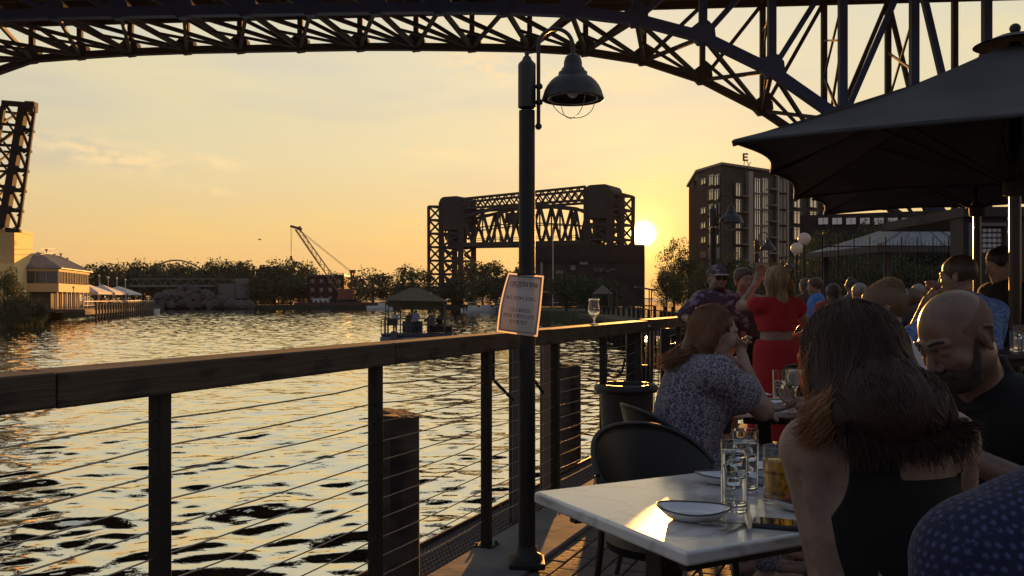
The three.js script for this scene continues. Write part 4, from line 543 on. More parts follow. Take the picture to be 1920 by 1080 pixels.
// ---------------------------------------------------------------- brick apartment block
(function apartments() {
  const t = thing('apartment_block', 'dark brick apartment block with tall window strips behind the parasol', 'building');
  const L = planeThrough(1293, 186, 1352, 172), Rr = planeThrough(1352, 172, 1560, 196); const brick = mat([0.11, 0.075, 0.06], 0.9, { map: T.brick, rep: 0.4 }), dark = mat([0.06, 0.05, 0.046], 0.8, { map: T.mottle, rep: 0.2 }), frameM = mat([0.2, 0.17, 0.15], 0.6), pale = mat([0.33, 0.28, 0.24], 0.7), glass = mat([0.62, 0.60, 0.56], 0.08, { metal: 0.85 });
  const quad = (P, x0, x1, y0, y1, out, th) => { const n = P.normal.clone().multiplyScalar(-out), top = P(x0, y0).y; const q = [P(x0, y1), P(x1, y1), P(x1, y0), P(x0, y0)].map((p) => p.add(n)); const up = (q[2].y + q[3].y) / 2, dn = (q[0].y + q[1].y) / 2; q[2].y = q[3].y = up; q[0].y = q[1].y = dn; return slab(q, th); };
  const topY = L(1352, 309).y, pt = (v, k = 0) => [v.x, v.z - k], c0 = L(1308, 560), c1 = L(1352, 560), c2 = Rr(1560, 560), w0 = L(1293, 560), w1 = L(1307.7, 560);
  part(t, 'wall', prism([pt(c0), pt(c1), pt(c2), pt(c2, 12), [c0.x + 3, c0.z - 24]], topY + 1, -1), dark); part(t, 'roof_edge', prism([[c0.x - 0.5, c0.z + 0.3], [c1.x, c1.z + 0.6], [c2.x + 0.5, c2.z + 0.4], pt(c2, 12.4), [c0.x + 2.5, c0.z - 24.4]], 0.45, topY + 0.003), frameM);
  part(t, 'wing_wall', prism([pt(w0), pt(w1), pt(w1, 9), [w0.x + 2, w0.z - 10]], L(1293, 351).y + 1, -1), brick); part(t, 'chimney', box(1, 1.2, 1, L(1303, 350).x + 0.4, L(1293, 351).y + 0.6, L(1303, 350).z - 1.5), brick);
  part(t, 'brick_bay', quad(L, 1310, 1331, 356, 575, 0.35, 0.4), brick); part(t, 'pier', quad(Rr, 1399, 1407, 322, 575, 0.7, 0.8), pale);
  const win = (P, x0, x1, y0, y1, mull) => { const w = part(t, 'window', quad(P, x0, x1, y0, y1, 0.45, 0.3), glass); const xs = []; for (let i = 1; i < mull; i++) { const x = lerp(x0, x1, i / mull); xs.push(quad(P, x - 0.4, x + 0.4, y0, y1, 0.55, 0.2)); } part(w, 'frame', M([quad(P, x0 - 0.8, x1 + 0.8, y0 - 1, y0, 0.6, 0.4), quad(P, x0 - 0.8, x1 + 0.8, y1, y1 + 1, 0.6, 0.4), quad(P, x0 - 0.9, x0, y0, y1, 0.6, 0.4), quad(P, x1, x1 + 0.9, y0, y1, 0.6, 0.4), quad(P, x0, x1, y0 + (y1 - y0) * 0.14, y0 + (y1 - y0) * 0.14 + 0.7, 0.56, 0.2), ...xs]), frameM); };
  for (let r = 0; r < 8; r++) { const y = 328 + r * 27.5; win(L, 1333, 1341, y, y + 19, 2); win(L, 1343, 1351, y, y + 19, 2); if (r < 1 || r > 1) win(L, 1318, 1327, y + 7, y + 17, 2); }
  for (let r = 0; r < 8; r++) { const y = 335 + r * 30; win(Rr, 1411, 1422.5, y, y + 27, 3); win(Rr, 1426, 1436.5, y, y + 27, 3); win(Rr, 1376, 1385, y + 9, y + 33, 2); win(Rr, 1458, 1463, y + 2, y + 26, 2); win(Rr, 1466, 1471, y + 2, y + 26, 2);
    part(t, 'floor_band', quad(Rr, 1407.4, 1437, y + 28, y + 30, 0.9, 0.6), frameM); part(t, 'balcony', quad(Rr, 1386.5, 1398.5, y + 33, y + 34.5, 1.3, 1.4), pale); part(t, 'balcony', quad(Rr, 1438, 1452, y + 20, y + 21.6, 1.3, 1.4), pale); part(t, 'recess_shade', quad(Rr, 1438, 1455, y + 1, y + 19, 0.1, 0.1), MT.blackSteel); win(Rr, 1485, 1497, y + 2, y + 24, 2); win(Rr, 1515, 1528, y + 2, y + 24, 2); win(Rr, 1540, 1553, y + 2, y + 24, 2); }  // flat black panels on the wall stand in for shade in the balconies
  part(t, 'white_bay', [quad(Rr, 1453.5, 1473.5, 325, 329, 0.6, 0.5), quad(Rr, 1453.5, 1456.5, 325, 575, 0.6, 0.5), quad(Rr, 1472, 1474.5, 325, 575, 0.6, 0.5)], pale);
  // rooftop letter
  const s = thing('rooftop_letter', 'dark letter E sign on struts at the roof edge beside the parasol corner', 'sign'); const p = at(1398, 301, 176); s.position.copy(p); const e = 1.55; part(s, 'letter', [box(0.3, e, 0.3, -0.4, e / 2 - 0.1, 0), box(0.95, 0.3, 0.3, 0, e - 0.25, 0.01), box(0.8, 0.28, 0.3, -0.02, e / 2 - 0.1, 0.01), box(0.95, 0.3, 0.3, 0, 0.05, 0.01)], boatDark); for (const [a, b] of [[V(0.2, 0, -0.1), V(1.2, -1.2, -1)], [V(0.3, -1.2, -0.2), V(1.3, -0.2, -0.8)], [V(-0.2, -0.1, -0.2), V(-0.1, -1.3, -1)]]) part(s, 'strut', rod(a, b, 0.065), boatDark);
  const b = thing('office_block', 'low dark block with pale windows showing behind the pavilion trees', 'building'); const Q = planeThrough(1500, 90, 1800, 84); part(b, 'wall', quad(Q, 1500, 1830, 398, 570, 0, 2), dark); for (let k = 0; k < 11; k++) { const x = 1535 + k * 26; const w = part(b, 'window', quad(Q, x, x + 18, 409, 421, 0.3, 0.2), glass); part(w, 'frame', quad(Q, x + 8.6, x + 9.4, 409, 421, 0.4, 0.2), frameM); }
})();

// ---------------------------------------------------------------- globe lamps, pavilion, fence, glass block bar
(function globes() { for (const [px, y, d, label] of [[1508, 448, 24, 'taller white globe lamp behind the woman in red'], [1494, 466, 25, 'lower white globe lamp left of the taller one']]) { const p = at(px, y, d), t = thing('globe_lamp', label, 'lamp', V(p.x, -0.6, p.z), 0, 'globe lamps behind the terrace'); part(t, 'globe', new THREE.SphereGeometry(0.17, 24, 16).translate(0, p.y + 0.6, 0), mat([0.62, 0.58, 0.52], 0.45, { transmission: 0.3, thickness: 0 })); part(t, 'post', rod(V(0, 0, 0), V(0, p.y + 0.43, 0), 0.05, 0.04, 10), MT.blackSteel); } })();
(function pavilion() {
  const d = 28, ap = at(1725, 412, d + 1), t = thing('garden_pavilion', 'open pavilion with grey metal hipped roof behind the crowd', 'pavilion', V(ap.x, -0.6, ap.z), 0.12); const roofM = mat([0.30, 0.31, 0.33], 0.5, { map: T.mottle, rep: 0.7 }), wd = mat([0.08, 0.065, 0.055], 0.9); const y0 = 1.3 + 94 / F * d + 0.6, y1 = ap.y + 0.6, w = 2.78, dp = 2.4;
  const q = [V(-w, y0, dp), V(w, y0, dp), V(w, y0, -dp), V(-w, y0, -dp)], r0 = V(-0.12, y1, 0), r1 = V(0.12, y1, 0); part(t, 'roof_panel', slab([q[0], q[1], r1, r0], 0.05), roofM); part(t, 'roof_panel', slab([q[1], q[2], r1], 0.05), roofM); part(t, 'roof_panel', slab([q[2], q[3], r0, r1], 0.05), roofM); part(t, 'roof_panel', slab([q[3], q[0], r0], 0.05), roofM);
  for (let k = 0; k < 9; k++) { const f = k / 8; part(t, 'roof_seam', beam(q[0].clone().lerp(q[1], f).add(V(0, 0.03, 0)), r0.clone().lerp(r1, f).add(V(0, 0.03, 0)), 0.03), roofM); } part(t, 'hip_cap', [beam(q[0].clone().add(V(0, 0.04, 0)), r0.clone().add(V(0, 0.04, 0)), 0.12, 0.05), beam(q[1].clone().add(V(0, 0.04, 0)), r1.clone().add(V(0, 0.04, 0)), 0.12, 0.05)], roofM);
  part(t, 'fascia', [box(2 * w, 0.2, 0.08, 0, y0 - 0.1, dp), box(0.08, 0.2, 2 * dp, -w, y0 - 0.1, 0), box(0.08, 0.2, 2 * dp, w, y0 - 0.1, 0)], wd); for (const [x, z] of [[-2.3, 2], [0, 2], [2.3, 2], [-2.3, -2], [2.3, -2]]) part(t, 'post', box(0.18, y0, 0.18, x, y0 / 2, z), wd);
  part(t, 'lean_to_roof', slab([V(0.5, y0 - 1.15, dp + 0.5), V(w + 0.6, y0 - 0.45, dp + 0.5), V(w + 0.6, y0 - 0.2, dp - 1.5), V(0.5, y0 - 0.9, dp - 1.5)], 0.05), roofM);
  const fenceM = mat([0.012, 0.011, 0.011], 1, { specularIntensity: 0.2 }), f = thing('picket_fence', 'tall thin dark metal fence with pointed pickets before the pavilion', 'fence'); for (let k = 0; k < 46; k++) { const px = 1542 + k * 7.4, big = k % 4 === 0, a = at(px, big ? 444 : 451, 21), b = a.clone().setY(-0.1); part(f, 'picket', rod(b, a, big ? 0.016 : 0.009, big ? 0.014 : 0.005, 5), fenceM); } for (const y of [462, 530]) part(f, 'fence_rail', beam(at(1535, y, 21), at(1885, y, 21), 0.03), MT.blackSteel);
})();
(function bar() {
  const d = 13.5, t = thing('bar_building', 'brown bar building with a glass block window at the right', 'building'); const m = mat([0.07, 0.055, 0.048], 0.9, { map: T.mottle, rep: 0.6 }), gb = mat([0.42, 0.43, 0.43], 0.12, { clearcoat: 0.6, metal: 0.2 });
  const A = (px, py, dd = d) => at(px, py, dd), w = (x0, x1, y0, y1, out, th, mm, nm = 'wall') => { const a = A(x0, y0), b = A(x1, y1); return part(t, nm, box(b.x - a.x, a.y - b.y, th, (a.x + b.x) / 2, (a.y + b.y) / 2, a.z + out - th / 2), mm); };
  w(1806, 1826, 400, 735, 0, 0.4, m); w(1884, 2200, 400, 735, 0, 0.4, m); w(1826, 1884, 475, 735, 0, 0.4, m); w(1826, 1884, 400, 426, 0, 0.4, m); const wi = w(1826, 1884, 426, 475, -0.12, 0.02, MT.blackSteel, 'window'); w(1816, 1828, 418, 480, 0.04, 0.05, mat([0.16, 0.15, 0.15], 0.6), 'frame'); w(1828, 1884, 418, 424, 0.04, 0.05, mat([0.16, 0.15, 0.15], 0.6), 'frame');
  const g = new RoundedBoxGeometry(0.073, 0.073, 0.08, 2, 0.018); for (let i = 0; i < 6; i++) for (let j = 0; j < 5; j++) { const p = A(1831 + i * 9.6, 431 + j * 9.8); const b = part(wi, 'glass_block', g, gb); b.position.set(p.x, p.y, p.z - 0.10); }
  part(t, 'roof', box(3.4, 0.15, 3, A(1801, 400).x + 1.7, A(1990, 398).y, A(1990, 400).z - 1.4), m);
})();
// ---------------------------------------------------------------- figures: joints -> distance field -> one continuous surface
class Field {
  constructor() { this.p = []; this.lo = V(9, 9, 9); this.hi = V(-9, -9, -9); }
  grow(c, r) { for (const k of ['x', 'y', 'z']) { this.lo[k] = Math.min(this.lo[k], c[k] - r); this.hi[k] = Math.max(this.hi[k], c[k] + r); } }
  cone(a, b, r1, r2 = r1, k = 0.02) { const d = b.clone().sub(a), L2 = d.lengthSq() + 1e-12; this.p.push({ t: 0, k, ax: a.x, ay: a.y, az: a.z, dx: d.x, dy: d.y, dz: d.z, L2, r1, r2, cx: (a.x + b.x) / 2, cy: (a.y + b.y) / 2, cz: (a.z + b.z) / 2, R: Math.sqrt(L2) / 2 + Math.max(r1, r2) }); this.grow(a, r1); this.grow(b, r2); return this; }
  ell(c, r, B, k = 0.03, sub = false) { const e = B ? [B[0].x, B[0].y, B[0].z, B[1].x, B[1].y, B[1].z, B[2].x, B[2].y, B[2].z] : [1, 0, 0, 0, 1, 0, 0, 0, 1]; const R = Math.max(r.x, r.y, r.z); this.p.push({ t: 1, k, sub, e, rx: r.x, ry: r.y, rz: r.z, cx: c.x, cy: c.y, cz: c.z, R }); if (!sub) this.grow(c, R); return this; }
  fn(f) { this.p.push({ t: 2, f }); return this; }     // f(x, y, z, d) -> d
  at(x, y, z) {
    let d = 1e3;
    for (const q of this.p) {
      if (q.t === 2) { d = q.f(x, y, z, d); continue; }
      if (!q.sub) { const ex = x - q.cx, ey = y - q.cy, ez = z - q.cz, lim = d + q.k + q.R; if (lim > 0 && ex * ex + ey * ey + ez * ez > lim * lim && d < 900) continue; }
      let e;
      if (q.t === 0) { const px = x - q.ax, py = y - q.ay, pz = z - q.az; let h = (px * q.dx + py * q.dy + pz * q.dz) / q.L2; h = h < 0 ? 0 : h > 1 ? 1 : h; const a = px - h * q.dx, b = py - h * q.dy, c = pz - h * q.dz; e = Math.sqrt(a * a + b * b + c * c) - (q.r1 + (q.r2 - q.r1) * h); }
      else { const px = x - q.cx, py = y - q.cy, pz = z - q.cz, m = q.e, X = px * m[0] + py * m[1] + pz * m[2], Y = px * m[3] + py * m[4] + pz * m[5], Z = px * m[6] + py * m[7] + pz * m[8], a = X / q.rx, b = Y / q.ry, c = Z / q.rz, k0 = Math.sqrt(a * a + b * b + c * c), k1 = Math.sqrt((a / q.rx) ** 2 + (b / q.ry) ** 2 + (c / q.rz) ** 2); e = k1 < 1e-9 ? -Math.min(q.rx, q.ry, q.rz) : k0 * (k0 - 1) / k1; }
      if (q.sub) { const b = -e, h = Math.max(q.k - Math.abs(d - b), 0) / q.k; d = Math.max(d, b) + h * h * q.k * 0.25; }
      else { const h = q.k > 0 ? Math.max(q.k - Math.abs(d - e), 0) / q.k : 0; d = Math.min(d, e) - h * h * q.k * 0.25; }
    }
    return d;
  }
  mesh(cell) {
    const pad = cell * 2.5, lo = this.lo.clone().subScalar(pad), nx = Math.ceil((this.hi.x - lo.x + pad) / cell) + 1, ny = Math.ceil((this.hi.y - lo.y + pad) / cell) + 1, nz = Math.ceil((this.hi.z - lo.z + pad) / cell) + 1, v = new Float32Array(nx * ny * nz).fill(1), Bk = 6, half = Bk * cell * 0.9 * 1.35;
    for (let bz = 0; bz < nz; bz += Bk) for (let by = 0; by < ny; by += Bk) for (let bx = 0; bx < nx; bx += Bk) {
      const c = this.at(lo.x + (bx + Bk / 2) * cell, lo.y + (by + Bk / 2) * cell, lo.z + (bz + Bk / 2) * cell), skip = Math.abs(c) > half;
      for (let z = bz; z < Math.min(nz, bz + Bk); z++) for (let y = by; y < Math.min(ny, by + Bk); y++) for (let x = bx; x < Math.min(nx, bx + Bk); x++) v[(z * ny + y) * nx + x] = skip ? c : this.at(lo.x + x * cell, lo.y + y * cell, lo.z + z * cell);
    }
    const id = new Int32Array(nx * ny * nz).fill(-1), pos = [], tris = [], I = (x, y, z) => (z * ny + y) * nx + x;
    for (let z = 0; z < nz - 1; z++) for (let y = 0; y < ny - 1; y++) for (let x = 0; x < nx - 1; x++) {
      let n = 0, sx = 0, sy = 0, sz = 0, m = 0; const c = []; for (let k = 0; k < 8; k++) { const q = v[I(x + (k & 1), y + ((k >> 1) & 1), z + (k >> 2))]; c.push(q); if (q < 0) m++; } if (m === 0 || m === 8) continue;
      for (let k = 0; k < 8; k++) for (const b of [1, 2, 4]) if (!(k & b)) { const a = c[k], e = c[k | b]; if ((a < 0) !== (e < 0)) { const t = a / (a - e); sx += (k & 1) + (b === 1 ? t : 0); sy += ((k >> 1) & 1) + (b === 2 ? t : 0); sz += (k >> 2) + (b === 4 ? t : 0); n++; } }
      id[I(x, y, z)] = pos.length / 3; pos.push(lo.x + (x + sx / n) * cell, lo.y + (y + sy / n) * cell, lo.z + (z + sz / n) * cell);
    }
    const quad = (a, b, c, d, flip) => { if (a < 0 || b < 0 || c < 0 || d < 0) return; flip ? tris.push(a, c, b, a, d, c) : tris.push(a, b, c, a, c, d); };
    for (let z = 1; z < nz - 1; z++) for (let y = 1; y < ny - 1; y++) for (let x = 1; x < nx - 1; x++) { const s = v[I(x, y, z)] < 0;
      if (s !== (v[I(x + 1, y, z)] < 0)) quad(id[I(x, y - 1, z - 1)], id[I(x, y, z - 1)], id[I(x, y, z)], id[I(x, y - 1, z)], !s);
      if (s !== (v[I(x, y + 1, z)] < 0)) quad(id[I(x - 1, y, z - 1)], id[I(x - 1, y, z)], id[I(x, y, z)], id[I(x, y, z - 1)], !s);
      if (s !== (v[I(x, y, z + 1)] < 0)) quad(id[I(x - 1, y - 1, z)], id[I(x, y - 1, z)], id[I(x, y, z)], id[I(x - 1, y, z)], !s); }
    const nor = new Float32Array(pos.length), e = cell * 0.5; for (let i = 0; i < pos.length; i += 3) { const x = pos[i], y = pos[i + 1], z = pos[i + 2]; let a = this.at(x + e, y, z) - this.at(x - e, y, z), b = this.at(x, y + e, z) - this.at(x, y - e, z), c = this.at(x, y, z + e) - this.at(x, y, z - e); const l = Math.hypot(a, b, c) || 1; nor[i] = a / l; nor[i + 1] = b / l; nor[i + 2] = c / l; }
    const g = new THREE.BufferGeometry(); g.setAttribute('position', new THREE.Float32BufferAttribute(pos, 3)); g.setAttribute('normal', new THREE.BufferAttribute(nor, 3)); g.setIndex(tris); return tri(g);
  }
}
const mid = (a, b, t = 0.5) => a.clone().lerp(b, t);
// torso axes: x to the figure's left, y up the spine, z forward
function axes(J) { const y = J.neck.clone().sub(J.pelvis).normalize(), x = J.shL.clone().sub(J.shR).normalize(); const z = V().crossVectors(x, y).normalize(); return [V().crossVectors(y, z).normalize(), y, z]; }
function headM(J, o) { return new THREE.Matrix4().compose(J.head, new THREE.Quaternion().setFromEuler(new THREE.Euler(...(J.look || [0, 0, 0]), 'YXZ')), V(1, 1, 1).multiplyScalar(o.head || 1)); }
function addTorso(S, J, o, inf = 0, hem = null) {
  const B = axes(J), w = o.w || 1, c = (t, f = 0) => mid(J.pelvis, J.neck, t).addScaledVector(B[2], f), f = o.female;
  S.ell(c(0.02), V(0.168 * w + inf, 0.13 + inf, 0.125 * w + inf), B, 0.05); S.ell(c(0.38, 0.01), V((f ? 0.128 : 0.145) * w + inf * 1.4, 0.17, 0.108 * w + inf * 1.3), B, 0.07); S.ell(c(0.70, 0.0), V((f ? 0.145 : 0.168) * w + inf, 0.165 + inf, 0.112 * w + inf), B, 0.07);
  if (f) for (const s of [-1, 1]) S.ell(c(0.66, 0.085).addScaledVector(B[0], s * 0.07), V(0.068 + inf, 0.062 + inf, 0.06 + inf), B, 0.04);
  S.cone(mid(J.shL, J.shR, 0.10), mid(J.shL, J.shR, 0.90), 0.058 + inf, 0.058 + inf, 0.06);
  for (const s of ['shL', 'shR']) S.cone(c(0.98, -0.005), mid(J.neck, J[s], 0.86), 0.052 + inf * 0.7, 0.048 + inf, 0.05);
}
function addArm(S, sh, el, wr, o, inf = 0, frac = 2, k = 0.03) {
  const w = o.arm || 1, R = [0.052 * w, 0.040 * w, 0.041 * w, 0.027 * w]; if (frac <= 0) return;
  const e1 = mid(sh, el, Math.min(1, frac)); S.cone(sh, e1, R[0] + inf, lerp(R[0], R[1], Math.min(1, frac)) + inf * 1.5, k);
  if (frac > 1) { const e2 = mid(el, wr, Math.min(1, frac - 1)); S.cone(el, e2, R[2] * 0.96 + inf, lerp(R[2], R[3], Math.min(1, frac - 1)) + inf, k); }
}
function addLeg(S, hip, kn, an, o, inf = 0, frac = 2) { S.cone(hip, kn, 0.088 * (o.w || 1) + inf, 0.058 + inf, 0.05); if (frac > 1) S.cone(kn, mid(kn, an, frac - 1), 0.058 + inf, 0.04 + inf * 1.4, 0.03); }
function addFoot(S, an, fwd) { S.cone(an, an.clone().setY(0.045), 0.038, 0.04, 0.02); S.cone(an.clone().setY(0.04).addScaledVector(fwd, -0.03), an.clone().setY(0.035).addScaledVector(fwd, 0.15), 0.038, 0.03, 0.02); }
// hand: palm, four fingers of unequal length with bends, thumb from the side near the wrist
function addHand(S, wr, fwd, palm, thumb, curl = 0.35, sc = 1) {
  fwd = fwd.clone().normalize(); const across = V().crossVectors(fwd, palm).normalize(), n = V().crossVectors(across, fwd).normalize(), at2 = (f, a, p) => wr.clone().addScaledVector(fwd, f * sc).addScaledVector(across, a * sc).addScaledVector(n, p * sc);
  S.cone(wr.clone().addScaledVector(fwd, -0.03), at2(0.02, 0, 0), 0.026 * sc, 0.027 * sc, 0.02); S.ell(at2(0.05, 0, 0), V(0.040 * sc, 0.050 * sc, 0.017 * sc), [across, fwd, n], 0.015);
  [[-0.030, 0.058, 0.085], [-0.010, 0.080, 0.097], [0.011, 0.075, 0.094], [0.030, 0.068, 0.088]].forEach(([a, L, f0], i) => { let p = at2(f0, a * thumb, 0), d = fwd.clone(); const ax = across; for (let s = 0; s < 3; s++) { d.applyAxisAngle(ax, -curl * (s ? 1.05 : 0.8) * (1 + 0.08 * i)); const l = L * sc * [0.45, 0.31, 0.24][s], e = p.clone().addScaledVector(d, l); S.cone(p, e, (0.0092 - s * 0.0007) * sc, (0.0085 - s * 0.0008) * sc, 0.005); p = e; } });
  let p = at2(0.022, 0.028 * thumb, 0.006), d = fwd.clone().multiplyScalar(0.75).addScaledVector(across, 0.65 * thumb).addScaledVector(n, 0.25).normalize(); for (let s = 0; s < 3; s++) { const e = p.clone().addScaledVector(d, [0.035, 0.032, 0.026][s] * sc); S.cone(p, e, (0.0125 - 0.0012 * s) * sc, (0.0112 - 0.0012 * s) * sc, 0.008); p = e; d.addScaledVector(fwd, 0.25).addScaledVector(n, curl * 0.4).normalize(); }
}
function addHead(S, Mx, detail = true, o = {}) {
  const s = new THREE.Vector3().setFromMatrixScale(Mx).x, B = [V(1, 0, 0), V(0, 1, 0), V(0, 0, 1)].map((v) => v.transformDirection(Mx)), P = (x, y, z) => V(x, y, z).applyMatrix4(Mx), R3 = (x, y, z) => V(x * s, y * s, z * s);
  S.ell(P(0, 0.030, -0.012), R3(0.077, 0.088, 0.097), B, 0.02 * s); S.ell(P(0, -0.030, 0.028), R3(0.064, 0.084, 0.066), B, 0.03 * s); S.ell(P(0, -0.088, 0.060), R3(0.030, 0.024, 0.026), B, 0.03 * s); S.ell(P(0, -0.058, 0.006), R3(0.062, 0.045, 0.062), B, 0.03 * s);
  if (detail) {
    for (const q of [-1, 1]) { S.ell(P(q * 0.031, 0.010, 0.104), R3(0.020, 0.014, 0.020), B, 0.014 * s, true); S.ell(P(q * 0.031, 0.006, 0.078), R3(0.015, 0.0125, 0.0135), B, 0.005 * s); S.cone(P(q * 0.014, 0.029, 0.0915), P(q * 0.048, 0.028, 0.078), 0.0085 * s, 0.007 * s, 0.014 * s); S.ell(P(q * 0.042, -0.028, 0.066), R3(0.022, 0.020, 0.018), B, 0.025 * s); S.ell(P(q * 0.0135, -0.034, 0.098), R3(0.0095, 0.008, 0.010), B, 0.007 * s);
      S.ell(P(q * 0.079, -0.006, -0.012), R3(0.009, 0.032, 0.019), B, 0.006 * s); S.cone(P(q * 0.086, 0.022, -0.018), P(q * 0.090, 0.014, -0.031), 0.0055 * s, 0.0055 * s, 0.005 * s); S.cone(P(q * 0.090, 0.014, -0.031), P(q * 0.085, -0.02, -0.022), 0.005 * s, 0.005 * s, 0.005 * s); S.ell(P(q * 0.083, -0.034, -0.008), R3(0.006, 0.009, 0.008), B, 0.006 * s); S.ell(P(q * 0.094, -0.002, -0.014), R3(0.007, 0.016, 0.009), B, 0.006 * s, true); }
    S.cone(P(0, 0.016, 0.090), P(0, -0.026, 0.112), 0.0085 * s, 0.012 * s, 0.012 * s); S.cone(P(-0.018, -0.062, 0.089), P(0.018, -0.062, 0.089), 0.0065 * s, 0.0065 * s, 0.008 * s); S.cone(P(-0.015, -0.0735, 0.087), P(0.015, -0.0735, 0.087), 0.0075 * s, 0.0075 * s, 0.008 * s); S.ell(P(0, -0.068, 0.099), R3(0.022, 0.0016, 0.006), B, 0.004 * s, true);
  } else { S.cone(P(0, 0.016, 0.090), P(0, -0.026, 0.110), 0.010 * s, 0.013 * s, 0.012 * s); for (const q of [-1, 1]) S.ell(P(q * 0.081, -0.006, -0.012), R3(0.010, 0.03, 0.02), B, 0.008 * s); }
}
// joints for a figure about 1.68 m tall, standing or seated at the given seat height; the floor is y = 0, it faces +z
function stand(k = 1) { const J = { pelvis: V(0, 0.93, 0), neck: V(0, 1.40, -0.01), head: V(0, 1.555, 0.02), shL: V(0.175, 1.35, -0.01), shR: V(-0.175, 1.35, -0.01), elL: V(0.24, 1.09, -0.02), elR: V(-0.24, 1.09, -0.02), wrL: V(0.23, 0.86, 0.06), wrR: V(-0.23, 0.86, 0.06), hipL: V(0.09, 0.90, 0), hipR: V(-0.09, 0.90, 0), knL: V(0.095, 0.49, 0.02), knR: V(-0.095, 0.49, 0.02), anL: V(0.1, 0.09, -0.02), anR: V(-0.1, 0.09, -0.02) }; for (const v of Object.values(J)) v.multiplyScalar(k); return J; }
function sit(seat = 0.46, lean = 0.1) { const y = seat + 0.10; return { pelvis: V(0, y, 0), neck: V(0, y + 0.46, lean), head: V(0, y + 0.61, lean + 0.05), shL: V(0.17, y + 0.41, lean), shR: V(-0.17, y + 0.41, lean), elL: V(0.23, y + 0.17, lean + 0.12), elR: V(-0.23, y + 0.17, lean + 0.12), wrL: V(0.12, y + 0.22, lean + 0.34), wrR: V(-0.12, y + 0.22, lean + 0.34), hipL: V(0.09, y - 0.02, 0.02), hipR: V(-0.09, y - 0.02, 0.02), knL: V(0.11, y - 0.01, 0.43), knR: V(-0.11, y - 0.01, 0.43), anL: V(0.11, Math.max(0.09, y - 0.45), 0.40), anR: V(-0.11, Math.max(0.09, y - 0.45), 0.40) }; }
// fine hairs: three-sided tapering strands
function strands(n, path, r = 0.0011, seed = 1) {
  const rr = rng(seed), pos = [], nor = [], tan = V(), a = V(), b = V(), ref = V(0.3, 0.5, 0.8);
  for (let i = 0; i < n; i++) { const pts = path(rr, i); if (!pts) continue; const ring = pts.map((p, k) => { tan.copy(pts[Math.min(k + 1, pts.length - 1)]).sub(pts[Math.max(k - 1, 0)]).normalize(); a.crossVectors(tan, ref).normalize(); b.crossVectors(tan, a); const q = r * (0.35 + 0.65 * Math.sin(Math.PI * (0.12 + 0.8 * k / (pts.length - 1)))) * (0.7 + 0.6 * (i % 7) / 7); return [0, 1, 2].map((j) => { const t = j * 2.094, n2 = a.clone().multiplyScalar(Math.cos(t)).addScaledVector(b, Math.sin(t)); return [p.clone().addScaledVector(n2, q), n2]; }); });
    for (let k = 0; k < ring.length - 1; k++) for (let j = 0; j < 3; j++) { const A = ring[k][j], B = ring[k][(j + 1) % 3], C = ring[k + 1][j], D = ring[k + 1][(j + 1) % 3]; for (const q of [A, B, C, B, D, C]) { pos.push(q[0].x, q[0].y, q[0].z); nor.push(q[1].x, q[1].y, q[1].z); } } }
  const g = new THREE.BufferGeometry(); g.setAttribute('position', new THREE.Float32BufferAttribute(pos, 3)); g.setAttribute('normal', new THREE.Float32BufferAttribute(nor, 3)); return g;
}
const curve = (pts, n = 9) => new THREE.CatmullRomCurve3(pts, false, 'centripetal').getPoints(n);
// lay the inner part of a strand on the hair body
function comb(q, pts, off, free = 0.75) { const e = 0.004; return pts.map((p, i) => { if (i / (pts.length - 1) > free) return p; const d = q.at(p.x, p.y, p.z), n = V(q.at(p.x + e, p.y, p.z) - d, q.at(p.x, p.y + e, p.z) - d, q.at(p.x, p.y, p.z + e) - d).normalize(); return Math.abs(d) < 0.06 || d < 0 ? p.addScaledVector(n, off - d) : p; }); }
const folds = (amp, s = 1, seed = 0) => (x, y, z, d) => Math.abs(d) > 0.05 ? d : d + amp * (noise3(x * 16 * s + seed, y * 7 * s, z * 16 * s) - 0.5) * 2 + amp * 0.5 * (noise3(x * 34 * s, y * 22 * s + seed, z * 34 * s) - 0.5);
const skin = { light: mat([0.42, 0.27, 0.20], 0.55, { map: T.mottle, rep: 7 }), mid: mat([0.36, 0.22, 0.155], 0.5, { map: T.mottle, rep: 7 }), tan: mat([0.22, 0.125, 0.085], 0.42, { map: T.mottle, rep: 7 }) };
const hairM = { dark: mat([0.022, 0.014, 0.010], 0.5), brown: mat([0.055, 0.030, 0.017], 0.5), auburn: mat([0.20, 0.085, 0.035], 0.55), blonde: mat([0.30, 0.20, 0.10], 0.5), blondeFine: mat([0.30, 0.18, 0.085], 0.5), darkFine: mat([0.042, 0.019, 0.010], 0.6), rimGlow: mat([0.28, 0.12, 0.045], 0.5), grey: mat([0.24, 0.22, 0.19], 0.6) };  // the orange strand tone carries low sun on the rim of dark hair
const cloth = (c, o = {}) => mat(c, 0.9, { bump: T.weave, bumpRep: 40, bumpScale: 0.0005, ...o });
